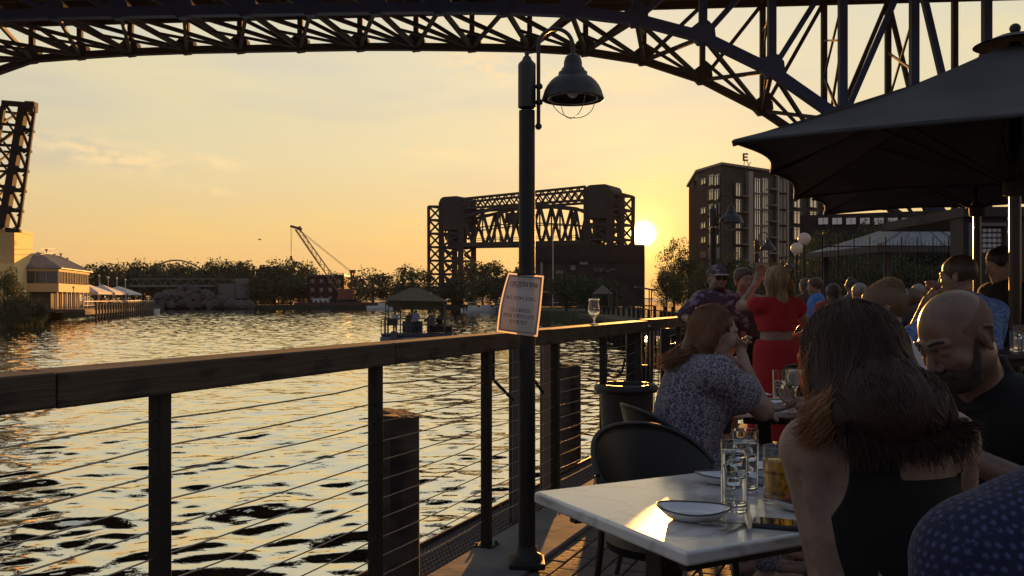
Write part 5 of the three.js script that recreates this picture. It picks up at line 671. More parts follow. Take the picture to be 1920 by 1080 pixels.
// a whole figure: body (one surface), clothes and hair as parts
function figure(label, J, o, pos, turn, group) {
  const t = thing('person', label, 'person', pos, turn, group), c = o.cell || 0.014, S = new Field(), B = axes(J), H = headM(J, o);
  addTorso(S, J, o); S.cone(J.neck.clone().addScaledVector(B[1], -0.02), V(0, -0.06, -0.015).applyMatrix4(H), 0.056 * (o.neckW || 1), 0.050 * (o.neckW || 1), 0.035);
  addArm(S, J.shL, J.elL, J.wrL, o); addArm(S, J.shR, J.elR, J.wrR, o);
  if (!o.noLegs) { addLeg(S, J.hipL, J.knL, J.anL, o); addLeg(S, J.hipR, J.knR, J.anR, o); addFoot(S, J.anL, V(0.1, 0, 1)); addFoot(S, J.anR, V(-0.1, 0, 1)); }
  const geos = []; const sep = o.fine;   // fine figures: head and hands on their own finer grids
  const hands = []; for (const s of ['L', 'R']) { const wr = J['wr' + s], el = J['el' + s], h = (J['hand' + s]) || {}; const f = h.fwd || wr.clone().sub(el); hands.push([wr, f, h.palm || V(0, -1, 0.2), (h.thumb || (s === 'L' ? -1 : 1)), h.curl ?? 0.4]); }
  if (sep) { geos.push(S.mesh(c)); const Hf = new Field(); addHead(Hf, H, true, o); Hf.cone(V(0, -0.06, -0.015).applyMatrix4(H), mid(J.neck, J.head, 0.25), 0.050 * (o.neckW || 1), 0.052 * (o.neckW || 1), 0.03); geos.push(Hf.mesh(o.fine)); hands.forEach((h) => { const F2 = new Field(); addHand(F2, ...h); geos.push(F2.mesh(o.fine)); }); }
  else { addHead(S, H, c < 0.012, o); hands.forEach((h) => c < 0.02 ? addHand(S, ...h) : S.ell(h[0].clone().addScaledVector(h[1].clone().normalize(), 0.07), V(0.035, 0.06, 0.035), null, 0.03)); geos.push(S.mesh(c)); }
  part(t, 'body', geos.length > 1 ? M(geos) : geos[0], o.skin || skin.light);
  const cc = o.clothCell || c;
  if (o.top) { const q = new Field(), tp = o.top, inf = tp.loose ?? 0.012; addTorso(q, J, o, inf); if (tp.sleeve) { addArm(q, J.shL, J.elL, J.wrL, o, inf + 0.004, tp.sleeve); addArm(q, J.shR, J.elR, J.wrR, o, inf + 0.004, tp.sleeve); } (tp.extra || []).forEach((f) => f(q, J, B)); q.fn(folds(tp.fold ?? 0.004, 1, pos.x * 7)); const hemY = tp.hem; if (hemY !== undefined) q.fn((x, y, z, d) => Math.max(d, hemY - y)); if (tp.neckY !== undefined) q.fn((x, y, z, d) => Math.max(d, y - tp.neckY)); (tp.cuts || []).forEach((f) => q.fn(f)); part(t, tp.name || 'shirt', q.mesh(tp.cell || cc), tp.mat); }
  if (o.bottom) { const q = new Field(), b = o.bottom; if (b.kind === 'skirt') { const n = 7; q.ell(J.pelvis.clone().add(V(0, 0.0, 0)), V(0.175, 0.14, 0.135), B, 0.04); for (let i = 0; i < n; i++) { const a = i / n * 6.283; q.cone(J.pelvis.clone().add(V(Math.cos(a) * 0.06, 0.02, Math.sin(a) * 0.05)), V(J.pelvis.x + Math.cos(a) * 0.17, b.to, J.pelvis.z + Math.sin(a) * 0.15), 0.10, 0.085, 0.09); } q.fn(folds(0.010, 0.8, 3)); q.fn((x, y, z, d) => Math.max(d, b.to - y, y - b.from)); } else { q.ell(J.pelvis, V(0.178, 0.14, 0.135), B, 0.05); addLeg(q, J.hipL, J.knL, J.anL, o, 0.014, b.len || 1.95); addLeg(q, J.hipR, J.knR, J.anR, o, 0.014, b.len || 1.95); q.fn(folds(0.004, 1, 5)); } part(t, b.kind || 'trousers', q.mesh(cc), b.mat); }
  if (o.hair) { const q = new Field(), P = (x, y, z) => V(x, y, z).applyMatrix4(H), HB = [V(1, 0, 0), V(0, 1, 0), V(0, 0, 1)].map((v) => v.transformDirection(H)); q.ell(P(0, 0.036, -0.018), V(0.088, 0.096, 0.105), HB, 0.02); (o.hair.extra || []).forEach((f) => f(q, P, HB)); q.ell(P(0, -0.052, 0.085), V(0.080, 0.105, 0.078), HB, 0.02, true); if (o.hair.short) q.fn((x, y, z, d) => { const l = V(x, y, z).applyMatrix4(H.clone().invert()); return Math.max(d, -(l.y + 0.045 + 0.25 * l.z)); }); q.fn(folds(0.004, 2.2, 9)); part(t, 'hair', q.mesh(o.hair.cell || cc * 0.75), o.hair.mat); }
  return { t, H, B, P: (x, y, z) => V(x, y, z).applyMatrix4(H) };
}
const facing = (x, z) => Math.atan2(x, z);
// prints
const floralT = tex(512, 512, (u, v) => { const a = tnoise(u, v, 26, 26, 3, 3), b = tnoise(u, v, 40, 40, 8, 2), m = sstep(0.47, 0.53, a) * 0.8 + sstep(0.56, 0.6, b) * 0.35; return [0.36 + 0.42 * m, 0.35 + 0.41 * m, 0.39 + 0.40 * m]; });
const dotsT = tex(512, 512, (u, v) => { let m = 0; const n = 12; for (let j = -1; j <= 1; j++) for (let i = -1; i <= 1; i++) { const cy = Math.floor(v * n) + j, cx = Math.floor(u * n) + i, px = (cx + 0.5 + (((cy % 2) + 2) % 2) * 0.5 + 0.3 * (hash3(((cx % n) + n) % n, ((cy % n) + n) % n, 1) - 0.5)) / n, py = (cy + 0.5 + 0.3 * (hash3(((cx % n) + n) % n, ((cy % n) + n) % n, 2) - 0.5)) / n; const dx = u - px, dy = v - py, r = Math.hypot(dx, dy) * n, an = Math.atan2(dy, dx); m = Math.max(m, 1 - sstep(0.12, 0.40, r * (1 + 0.10 * Math.sin(an * 5 + cx)))); } const k = 0.8 + 0.4 * tnoise(u, v, 60, 60, 2, 2); return [(0.13 + 0.25 * m) * k, (0.16 + 0.26 * m) * k, (0.30 + 0.26 * m) * k]; });
const heatherT = tex(512, 512, (u, v) => { const a = tnoise(u, v, 20, 90, 5, 3), m = sstep(0.42, 0.62, a); return [0.38 + 0.34 * m, 0.50 + 0.30 * m, 0.72 + 0.18 * m]; });
const tieT = tex(256, 256, (u, v) => { const a = tnoise(u, v, 4, 9, 7, 4), m = sstep(0.45, 0.6, a); return [0.42 + 0.36 * m, 0.36 + 0.38 * m, 0.42 + 0.36 * m]; });
const black = cloth([0.006, 0.0055, 0.006]), darkPants = cloth([0.02, 0.02, 0.026]);

// ---- woman in the floral blouse, seated in profile at the second table
(function floralWoman() {
  const J = sit(0.46, 0.14); Object.assign(J, { neck: V(0, 1.02, 0.15), head: V(0.0, 1.14, 0.205), look: [0.10, -0.10, 0.06], shL: V(0.165, 0.965, 0.13), shR: V(-0.165, 0.965, 0.13), elR: V(-0.12, 0.805, 0.375), wrR: V(-0.055, 0.985, 0.325), elL: V(0.2, 0.80, 0.33), wrL: V(0.02, 0.80, 0.46) });
  J.handR = { fwd: V(0.25, 0.9, -0.12), palm: V(0.9, 0.1, -0.5), thumb: 1, curl: 0.65 };
  const p = at(1262, 560, 3.95), f = figure('woman in a floral blouse, chin on hand, in profile at the second table', J, { female: true, w: 1.12, arm: 1.12, fine: 0.0045, cell: 0.010, skin: skin.light, top: { name: 'blouse', mat: cloth([0.50, 0.48, 0.52], { map: floralT, rep: 7.5 }), sleeve: 0.5, loose: 0.024, fold: 0.006, cell: 0.009, neckY: 1.055 }, bottom: { kind: 'trousers', mat: cloth([0.4, 0.39, 0.43], { map: floralT, rep: 7.5 }) } }, V(p.x, 0, p.z), facing(0.97, -0.22));
  const P = f.P, wob = (rr, s) => V((rr() - 0.5) * s, (rr() - 0.5) * s, (rr() - 0.5) * s);
  const q = new Field(), HB = [V(1, 0, 0), V(0, 1, 0), V(0, 0, 1)].map((v) => v.transformDirection(f.H)); q.ell(P(0, 0.036, -0.02), V(0.086, 0.092, 0.102), HB, 0.02); for (const s of [-1, 1]) q.cone(P(s * 0.065, 0.02, -0.035), P(s * 0.075, -0.12, -0.085), 0.035, 0.04, 0.04); q.cone(P(0, 0, -0.08), P(0, -0.13, -0.11), 0.05, 0.05, 0.05); q.ell(P(0, -0.05, 0.085), V(0.1, 0.105, 0.085), HB, 0.02, true); q.fn(folds(0.006, 2, 2)); part(f.t, 'hair', q.mesh(0.007), mat([0.10, 0.052, 0.028], 0.55));
  part(f.t, 'loose_hair', strands(3400, (rr) => { const a = rr() * Math.PI * 2, e = Math.pow(rr(), 0.7) * 1.35, x = Math.sin(e) * Math.cos(a), z = Math.sin(e) * Math.sin(a), y = Math.cos(e); if (z > 0.4 && y < 0.75) return null; const s = Math.sign(x) || 1, r = P(x * 0.090, 0.036 + y * 0.098, -0.018 + z * 0.104), b = rr(), len = 0.85 + rr() * 0.35; return comb(q, curve([r, P(x * 0.1 + s * 0.01, 0.005 + y * 0.05, -0.03 + z * 0.09 - 0.015).add(wob(rr, 0.01)), P(s * (0.06 + 0.03 * rr()), -0.07 * len, -0.06 - 0.06 * b).add(wob(rr, 0.02)), P(s * 0.085 * rr(), -0.12 * len, -0.105 - 0.07 * b).add(wob(rr, 0.032)), P(s * 0.08 * rr(), -0.15 * len, -0.125 - 0.13 * b * rr()).add(wob(rr, 0.05))], 12), 0.002 + 0.007 * rr(), 0.55); }, 0.0015, 4), hairM.auburn);
  part(f.t, 'hair_band', tube([-1, -0.6, 0, 0.6, 1].map((s) => P(s * 0.084, 0.09 - 0.07 * s * s, 0.03 + 0.01 * (1 - s * s))), 0.006, 20, 6), hairM.dark);
})();

// ---- woman with long hair in the black open back top, from behind
(function longHairWoman() {
  const J = sit(0.44, 0.03); Object.assign(J, { pelvis: V(-0.02, 0.53, 0), neck: V(-0.005, 1.055, 0.02), head: V(0.045, 1.168, 0.045), look: [0.12, 0.35, -0.10], shL: V(0.143, 1.0, 0.02), shR: V(-0.148, 1.015, 0.0), elL: V(0.105, 0.715, -0.02), wrL: V(-0.01, 0.60, 0.18), elR: V(-0.22, 0.79, 0.10), wrR: V(-0.10, 0.80, 0.32) });
  const p = at(1650, 560, 1.75), cuts = [(x, y, z, d) => Math.max(d, 0.042 - Math.hypot(Math.max(0, Math.abs(x + 0.055) - 0.028), Math.max(0, Math.abs(y - 1.02) - 0.045), Math.max(0, Math.abs(z + 0.12) - 0.08)) > 0 ? 0.03 : d), (x, y, z, d) => Math.max(d, 0.086 - Math.hypot((x - 0.168) * 1.05, (y - 0.975) * 0.72, z * 0.4)), (x, y, z, d) => Math.max(d, 0.066 - Math.hypot((x + 0.19) * 1.05, (y - 0.98) * 0.7, z * 0.4)), (x, y, z, d) => Math.max(d, y - (1.068 - 0.0 * x))];
  cuts[0] = (x, y, z, d) => { const bx = Math.abs(x + 0.062) - 0.066, by = Math.abs(y - 1.045) - 0.088, bz = Math.abs(z + 0.12) - 0.10, o = Math.hypot(Math.max(bx, 0), Math.max(by, 0), Math.max(bz, 0)) + Math.min(Math.max(bx, by, bz), 0); return Math.max(d, -o); };
  const f = figure('long haired woman in a black open backed top seen from behind at the near table', J, { female: true, arm: 0.92, fine: 0.006, cell: 0.008, skin: skin.light, top: { name: 'black_top', mat: black, loose: 0.007, fold: 0.003, cell: 0.006, cuts }, bottom: { kind: 'trousers', mat: black } }, V(p.x, 0, p.z), facing(-0.06, -1));
  const P = f.P, HB = [V(1, 0, 0), V(0, 1, 0), V(0, 0, 1)].map((v) => v.transformDirection(f.H)), q = new Field(), W = (x, y, z) => V(x, y, z);
  q.ell(P(0, 0.030, -0.016), V(0.089, 0.096, 0.106), HB, 0.02); q.cone(P(0, 0.0, -0.03), W(0.035, 1.10, -0.05), 0.085, 0.080, 0.04); q.cone(W(0.075, 1.13, -0.01), W(0.082, 1.065, -0.05), 0.055, 0.045, 0.05); q.cone(W(-0.01, 1.10, -0.05), W(-0.075, 1.065, -0.065), 0.065, 0.040, 0.05); q.cone(W(0.03, 1.09, -0.06), W(-0.02, 1.07, -0.08), 0.07, 0.042, 0.06); q.ell(W(-0.03, 1.105, -0.06), V(0.062, 0.05, 0.058), null, 0.04);
  q.ell(P(0, -0.05, 0.09), V(0.085, 0.11, 0.08), HB, 0.02, true); q.fn((x, y, z, d) => Math.abs(d) > 0.04 ? d : d + 0.006 * (noise3(x * 70, y * 5, z * 40) - 0.5)); part(f.t, 'hair', q.mesh(0.006), mat([0.020, 0.012, 0.008], 0.75));
  const wob = (rr, s2) => V((rr() - 0.5) * s2, (rr() - 0.5) * s2 * 0.6, (rr() - 0.5) * s2);
  part(f.t, 'loose_hair', strands(7000, (rr) => { const a = rr() * 6.283, e = Math.pow(rr(), 0.6) * 1.6, x = Math.sin(e) * Math.cos(a), z = Math.sin(e) * Math.sin(a), y = Math.cos(e); if (z > 0.5 && y < 0.8) return null; const r = P(x * 0.093, 0.032 + y * 0.100, -0.016 + z * 0.112), k = rr(), side = clamp((r.x - 0.03) / 0.09 + (rr() - 0.5) * 0.7, -1, 1); const m1 = P(x * 0.10, -0.03, -0.04 + z * 0.075).add(wob(rr, 0.008)), m2 = W(0.028 + 0.10 * side, 1.085 + 0.02 * rr(), -0.075).add(wob(rr, 0.012)), m3 = W(0.0 + (side > 0 ? 0.115 : 0.105) * side, 1.065, -0.10).add(wob(rr, 0.016)), end = W(-0.018 + (side > 0 ? 0.135 : 0.11) * side, 1.066 - 0.085 * rr() * rr() - 0.02 * rr() * (1 - Math.abs(side)), -0.108 - 0.014 * rr()).add(wob(rr, 0.035)); return comb(q, curve([r, m1, m2, m3, end], 13), 0.001 + 0.004 * rr(), 0.72); }, 0.00105, 11), hairM.darkFine);
  part(f.t, 'sunlit_tone_wisps', strands(700, (rr) => { const k = rr(), y0 = 1.07 + 0.07 * rr(), r = W(0.105 + 0.03 * rr(), y0, -0.03 - 0.05 * rr()), L = 0.35 + 0.65 * rr(); return curve([r, r.clone().add(W(0.014 * L, -0.018, 0)).add(wob(rr, 0.012)), r.clone().add(W(0.042 * L, -0.036 - 0.01 * k, 0.005)).add(wob(rr, 0.02)), r.clone().add(W(0.072 * L, -0.045 - 0.02 * k, 0.0)).add(wob(rr, 0.03))], 8); }, 0.0009, 21), hairM.rimGlow);  // flared strands of dark hair, sunlight put into their orange colour
  part(f.t, 'rim_glow_wisps', strands(420, (rr) => { const a = Math.PI * (rr() * 1.15 - 0.55), zz = (rr() - 0.5) * 0.5, x = Math.cos(a) * (rr() < 0.75 ? 1 : -1), y = Math.sin(a), r = W(0.045 + x * 0.088, 1.172 + y * 0.098, 0.03 + zz * 0.1), L = 0.006 + 0.012 * rr(); return curve([r, r.clone().add(W(x * L, y * L - 0.008, 0)).add(wob(rr, 0.008)), r.clone().add(W(x * L * 0.8, y * L - 0.03, 0)).add(wob(rr, 0.01)), r.clone().add(W(x * L * 0.4, y * L - 0.055, 0)).add(wob(rr, 0.012))], 8); }, 0.0008, 23), hairM.rimGlow);  // lighter strands added round the silhouette imitate a backlit rim
})();

// ---- bald man leaning over the near table
(function baldMan() {
  const J = sit(0.46, 0.3); Object.assign(J, { neck: V(0.0, 1.055, 0.30), head: V(0.01, 1.195, 0.415), look: [0.55, -0.16, 0.06], shL: V(0.195, 0.985, 0.235), shR: V(-0.195, 0.985, 0.235), elL: V(0.315, 0.815, 0.45), wrL: V(0.13, 0.905, 0.56), elR: V(-0.27, 0.82, 0.42), wrR: V(-0.08, 0.83, 0.60) });
  J.handL = { fwd: V(-0.75, 0.55, 0.15), palm: V(-0.4, -0.5, -0.7), thumb: -1, curl: 0.7 };
  const hx = at(1788, 632, 2.4), fw = V(-0.886, 0, 0.463), p = hx.clone().setY(0).addScaledVector(fw, -0.415);
  const f = figure('bald bearded man in a black shirt leaning over the near table', J, { w: 1.14, arm: 1.12, head: 1.06, neckW: 1.18, fine: 0.0045, cell: 0.010, skin: skin.tan, top: { mat: black, sleeve: 0.95, loose: 0.016, fold: 0.006, cell: 0.009, extra: [(q, J2, B) => { for (let i = 0; i < 12; i++) { const a = i / 12 * 6.283, b = (i + 1) / 12 * 6.283, c = mid(J2.neck, J2.head, 0.14), X = (u) => c.clone().addScaledVector(B[0], Math.cos(u) * 0.078).addScaledVector(B[2], Math.sin(u) * 0.082 - 0.002).addScaledVector(B[1], -0.012 - 0.035 * Math.sin(u)); q.cone(X(a), X(b), 0.012, 0.012, 0.006); } }] }, bottom: { kind: 'trousers', mat: darkPants } }, p, facing(-0.886, 0.463));
  const P = f.P, HB = [V(1, 0, 0), V(0, 1, 0), V(0, 0, 1)].map((v) => v.transformDirection(f.H));
  const q = new Field(); q.ell(P(0, -0.078, 0.050), V(0.066, 0.052, 0.062), HB, 0.02); q.cone(P(-0.03, -0.051, 0.096), P(0.03, -0.051, 0.096), 0.010, 0.010, 0.01); for (const s of [-1, 1]) q.cone(P(s * 0.069, 0.0, 0.012), P(s * 0.060, -0.065, 0.04), 0.007, 0.017, 0.02); q.ell(P(0, -0.008, 0.10), V(0.050, 0.038, 0.07), HB, 0.012, true); q.ell(P(0, -0.068, 0.108), V(0.020, 0.008, 0.016), HB, 0.006, true); q.fn(folds(0.003, 4, 1)); part(f.t, 'beard', q.mesh(0.0045), mat([0.028, 0.018, 0.013], 0.8));
  const st = new Field(), Hi = f.H.clone().invert(); st.ell(P(0, 0.030, -0.012), V(0.0835, 0.0945, 0.1045), HB, 0.02); st.fn((x, y, z, d) => { const l = V(x, y, z).applyMatrix4(Hi); return Math.max(d, l.y - 0.055 + 0.25 * l.z + 0.01 * noise3(l.x * 60, l.y * 60, l.z * 60), l.z - 0.035, -0.05 - l.y); }); part(f.t, 'cropped_hair', st.mesh(0.005), mat([0.14, 0.082, 0.058], 0.85));
  for (const s of [-1, 1]) part(f.t, 'eyebrow', tube([P(s * 0.014, 0.036, 0.099), P(s * 0.032, 0.041, 0.093), P(s * 0.05, 0.035, 0.080)], 0.0042, 10, 6), hairM.dark);
})();

// ---- person in the dotted navy shirt, shoulder at the lower right
(function dottedShoulder() {
  const J = sit(0.44, 0.05); const p = at(2030, 560, 1.22); Object.assign(J, { pelvis: V(0, 0.50, 0), neck: V(-0.03, 1.02, 0.03), head: V(-0.11, 1.16, 0.07), shL: V(0.150, 0.925, 0.02), shR: V(-0.19, 0.97, 0.02), elL: V(0.180, 0.66, 0.0), wrL: V(0.12, 0.72, 0.24) });
  const f = figure('person in a navy blossom dotted shirt, only the shoulder showing at lower right', J, { w: 1.1, arm: 1.1, cell: 0.010, skin: skin.mid, top: { mat: cloth([0.42, 0.45, 0.55], { map: dotsT, rep: 6, sheen: 0.6, sheenColor: new THREE.Color(0.9, 0.8, 0.7), sheenRoughness: 0.5 }), sleeve: 1.05, loose: 0.020, fold: 0.004, cell: 0.008 }, bottom: { kind: 'trousers', mat: darkPants }, hair: { mat: hairM.brown, short: true } }, V(p.x, 0, p.z), facing(-0.1, -1));
})();

// ---- woman in red holding up a phone
(function redWoman() {
  const J = stand(0.93); Object.assign(J, { look: [-0.05, 0.1, 0], elL: V(0.185, 1.235, 0.235), wrL: V(-0.01, 1.445, 0.30), elR: V(-0.30, 1.02, -0.04), wrR: V(-0.165, 0.965, 0.06) }); J.handL = { fwd: V(-0.35, 0.9, 0.1), palm: V(-0.5, 0, 0.8), thumb: -1, curl: 0.55 };
  const p = at(1456, 560, 7.2), red = cloth([0.40, 0.018, 0.022]);
  const f = figure('woman in a red crop top and long red skirt holding up a phone', J, { female: true, cell: 0.0105, skin: skin.light, top: { name: 'red_top', mat: red, loose: 0.014, fold: 0.005, hem: 1.035, sleeve: 0.16, neckY: 1.315, extra: [(q, J2) => { for (const s of ['L', 'R']) q.cone(J2['sh' + s].clone().add(V(0, 0.035, 0)), J2['sh' + s].clone().add(V(s === 'L' ? 0.05 : -0.05, 0.03, 0)), 0.035, 0.02, 0.03); }] }, bottom: { kind: 'skirt', from: 0.965, to: 0.17, mat: red }, hair: { mat: hairM.blonde, extra: [(q, P) => { q.cone(P(0, 0, -0.05), P(0.01, -0.16, -0.08), 0.075, 0.06, 0.04); for (const s of [-1, 1]) q.cone(P(s * 0.07, 0, -0.02), P(s * 0.075, -0.14, -0.05), 0.035, 0.04, 0.04); q.cone(P(0.02, -0.14, -0.085), P(0.015, -0.26, -0.10), 0.05, 0.02, 0.05); }] } }, V(p.x, 0, p.z), facing(-0.30, -1));
  const P = f.P; part(f.t, 'loose_hair', strands(700, (rr) => { const a = rr() * 6.283, e = rr() * 1.5, x = Math.sin(e) * Math.cos(a), z = Math.sin(e) * Math.sin(a), y = Math.cos(e); if (z > 0.3) return null; const w = () => V((rr() - 0.5) * 0.03, (rr() - 0.5) * 0.03, (rr() - 0.5) * 0.03); return curve([P(x * 0.092, 0.036 + y * 0.1, -0.018 + z * 0.11), P(x * 0.115, -0.02, -0.04 + z * 0.09).add(w()), P(x * 0.11, -0.13, -0.08 + z * 0.05).add(w()), P(x * 0.07, -0.22 - 0.06 * rr(), -0.10).add(w())], 8); }, 0.002, 5), hairM.blondeFine);
  const ph = thing('phone', 'phone held up by the woman in red', 'phone', V(-0.075, 1.575, 0.345).applyAxisAngle(V(0, 1, 0), facing(-0.30, -1)).add(V(p.x, 0, p.z)), facing(-0.30, -1)); part(ph, 'case', rbox(0.15, 0.075, 0.009, 0.004), boatDark); part(ph, 'screen', box(0.14, 0.066, 0.002, 0, 0, -0.0065), mat([0.25, 0.22, 0.18], 0.1));
})();
// ---- man in the cap and the woman beside him
(function capMan() {
  const J = stand(0.95); Object.assign(J, { look: [0.02, -0.05, 0], elR: V(-0.33, 1.14, 0.02), wrR: V(-0.36, 1.11, 0.22), elL: V(0.25, 1.04, 0.02) });
  const p = at(1343, 560, 8), f = figure('man in a pale cap and sunglasses leaning on the further railing', J, { w: 1.08, cell: 0.011, skin: skin.mid, top: { mat: cloth([0.42, 0.36, 0.40], { map: tieT, rep: 3 }), sleeve: 0.9, loose: 0.02, fold: 0.006, hem: 0.84 }, bottom: { kind: 'trousers', mat: darkPants } }, V(p.x, 0, p.z), facing(0.25, 1));
  const P = f.P, HB = [V(1, 0, 0), V(0, 1, 0), V(0, 0, 1)].map((v) => v.transformDirection(f.H)), q = new Field(); q.ell(P(0, 0.045, -0.012), V(0.088, 0.088, 0.106), HB, 0.02); q.fn((x, y, z, d) => Math.max(d, P(0, 0.030, 0).y - y)); part(f.t, 'cap', q.mesh(0.008), cloth([0.5, 0.46, 0.43], { map: tieT, rep: 6 }));
  part(f.t, 'cap_brim', new THREE.SphereGeometry(0.085, 20, 6).scale(0.92, 0.12, 1).applyMatrix4(new THREE.Matrix4().makeTranslation(0, 0.037, 0.085)).applyMatrix4(f.H), cloth([0.4, 0.36, 0.34])); part(f.t, 'sunglasses', [-1, 1].map((s) => new THREE.SphereGeometry(0.026, 12, 8).scale(1, 0.75, 0.35).translate(s * 0.032, 0.008, 0.094).applyMatrix4(f.H)), MT.blackSteel);
  const q3 = new Field(); q3.ell(P(0, -0.075, 0.048), V(0.058, 0.045, 0.050), HB, 0.02); q3.ell(P(0, -0.02, 0.10), V(0.05, 0.042, 0.07), HB, 0.01, true); part(f.t, 'beard', q3.mesh(0.008), hairM.brown);
  const J2 = stand(0.94), p2 = at(1394, 560, 8.15); J2.look = [0, 0.1, 0.05]; figure('dark haired woman in a strapless dark top next to the man in the cap', J2, { female: true, cell: 0.011, skin: skin.light, top: { name: 'strapless_top', mat: cloth([0.06, 0.04, 0.045]), loose: 0.012, neckY: 1.24 }, bottom: { kind: 'skirt', from: 0.95, to: 0.3, mat: black }, hair: { mat: hairM.brown, extra: [(q4, P4) => { q4.ell(P4(0, 0.08, -0.09), V(0.045, 0.045, 0.045), null, 0.03); }] } }, V(p2.x, 0, p2.z), facing(0.12, 1));
})();
// ---- person with tied hair behind the bald man
(function tiedHair() {
  const J = sit(0.47, 0.10); Object.assign(J, { look: [0.15, 0.1, 0], neck: V(0, 1.10, 0.08), head: V(0, 1.245, 0.12), shL: V(0.16, 1.03, 0.07), shR: V(-0.16, 1.03, 0.07) }); const p = at(1708, 560, 4.0);
  const f = figure('person with light brown hair tied in a bun, behind the bald man', J, { female: true, cell: 0.010, fine: 0.0055, skin: skin.light, top: { mat: cloth([0.42, 0.43, 0.44]), sleeve: 0.8, loose: 0.014 }, bottom: { kind: 'trousers', mat: darkPants }, hair: { cell: 0.007, mat: mat([0.12, 0.065, 0.03], 0.6), extra: [(q, P) => { q.ell(P(0, 0.045, -0.135), V(0.042, 0.040, 0.038), null, 0.02); }] } }, V(p.x, 0, p.z), facing(-0.85, -0.45));
  const P = f.P; part(f.t, 'scrunchie', new THREE.TorusGeometry(0.030, 0.014, 8, 18).applyMatrix4(new THREE.Matrix4().makeTranslation(0, 0.042, -0.112)).applyMatrix4(f.H), cloth([0.30, 0.28, 0.32])); part(f.t, 'loose_hair', strands(600, (rr) => { const a = rr() * 6.283, e = rr() * 1.35, x = Math.sin(e) * Math.cos(a), z = Math.sin(e) * Math.sin(a), y = Math.cos(e); const w = () => V((rr() - 0.5) * 0.012, rr() * 0.012, (rr() - 0.5) * 0.012); return curve([P(x * 0.09, 0.036 + y * 0.098, -0.018 + z * 0.108), P(x * 0.07, 0.042 + y * 0.095, -0.05 + z * 0.07).add(w()), P(x * 0.03, 0.05 + y * 0.03, -0.105).add(w())], 7); }, 0.0012, 8), hairM.blondeFine);
})();
// ---- man in the light blue shirt and the man in black at the bar table
(function barMen() {
  const J = sit(0.72, 0.05); Object.assign(J, { look: [0.10, 0.45, 0], pelvis: V(0, 0.82, 0), neck: V(0.02, 1.275, 0.09), head: V(0.03, 1.435, 0.14), shL: V(0.19, 1.215, 0.07), shR: V(-0.19, 1.215, 0.06), elL: V(0.30, 1.05, 0.24), wrL: V(0.13, 1.28, 0.29), elR: V(-0.27, 1.0, 0.18), wrR: V(-0.1, 1.02, 0.40) }); J.handL = { fwd: V(-0.5, 0.8, -0.1), palm: V(-0.8, 0, -0.6), thumb: -1, curl: 0.7 };
  const p = at(1838, 560, 5.3); figure('man in a heathered light blue shirt seen from behind, chin on hand', J, { w: 1.05, cell: 0.010, fine: 0.006, skin: skin.mid, top: { mat: cloth([0.42, 0.52, 0.72], { map: heatherT, rep: 3.2 }), sleeve: 0.9, loose: 0.018, fold: 0.007, hem: 0.74, cell: 0.009 }, bottom: { kind: 'trousers', mat: cloth([0.14, 0.12, 0.10]) }, hair: { mat: hairM.brown, short: true, cell: 0.007 } }, V(p.x, 0, p.z), facing(-0.35, -1));
  const J2 = stand(0.985); J2.look = [0.3, -0.2, 0]; const p2 = at(1882, 560, 6.1); figure('man with short dark hair in a black shirt behind the man in light blue', J2, { w: 1.05, cell: 0.012, skin: skin.light, top: { mat: black, sleeve: 0.9, loose: 0.016 }, bottom: { kind: 'trousers', mat: darkPants }, hair: { mat: hairM.dark, short: true } }, V(p2.x, 0, p2.z), facing(-0.8, 0.1));
})();
// ---- patrons further back
[[1513, 522, 12.5, [0.05, 0.04, 0.04], 'brown', 1, -0.5, -0.8, 'dark clothed woman at the left of the crowd, beside the man in bright blue'], [1530, 521, 12, [0.06, 0.15, 0.42], 'brown', 0, -0.9, -0.2, 'man in a bright blue shirt in the crowd behind the woman in red'], [1562, 533, 11, [0.24, 0.06, 0.05], 'dark', 1, 0.2, -1, 'long haired woman in dull red seen from behind in the crowd'], [1597, 525, 12.5, [0.06, 0.05, 0.05], 'dark', 2, 0.6, 0.6, 'dark haired woman in the middle of the crowd'], [1612, 533, 11.4, [0.09, 0.08, 0.08], 'grey', 0, -0.3, -1, 'grey haired person in the crowd'], [1632, 548, 10.5, [0.035, 0.04, 0.07], 'dark', 0, -0.9, 0.3, 'person in dark navy leaning at the right of the crowd'], [1750, 528, 12, [0.05, 0.045, 0.045], 'brown', 0, -0.5, -0.9, 'dark haired person showing above the bald man'], [1722, 534, 12.4, [0.12, 0.11, 0.11], 'grey', 0, 0.2, -1, 'grey haired person beside the tied hair']].forEach(([px, py, d, c, h, style, fx, fz, label], i) => {
  const top = EYE + (HORIZON - py) / F * d, J = stand(top / 1.685), p = at(px, 560, d); J.look = [0.1, (i % 3 - 1) * 0.3, 0]; figure(label, J, { cell: 0.02, clothCell: 0.02, female: style > 0, skin: skin.mid, top: { mat: cloth(c), sleeve: 0.9, loose: 0.016 }, bottom: { kind: 'trousers', mat: darkPants }, hair: { cell: 0.014, mat: hairM[h], short: style === 0, extra: style === 1 ? [(q, P) => q.cone(P(0, 0, -0.04), P(0, -0.22, -0.07), 0.085, 0.07, 0.04)] : style === 2 ? [(q, P) => q.ell(P(0, 0.12, -0.05), V(0.045, 0.045, 0.045), null, 0.03)] : [] } }, V(p.x, 0, p.z), facing(fx, fz), 'crowd at the back of the terrace');
});
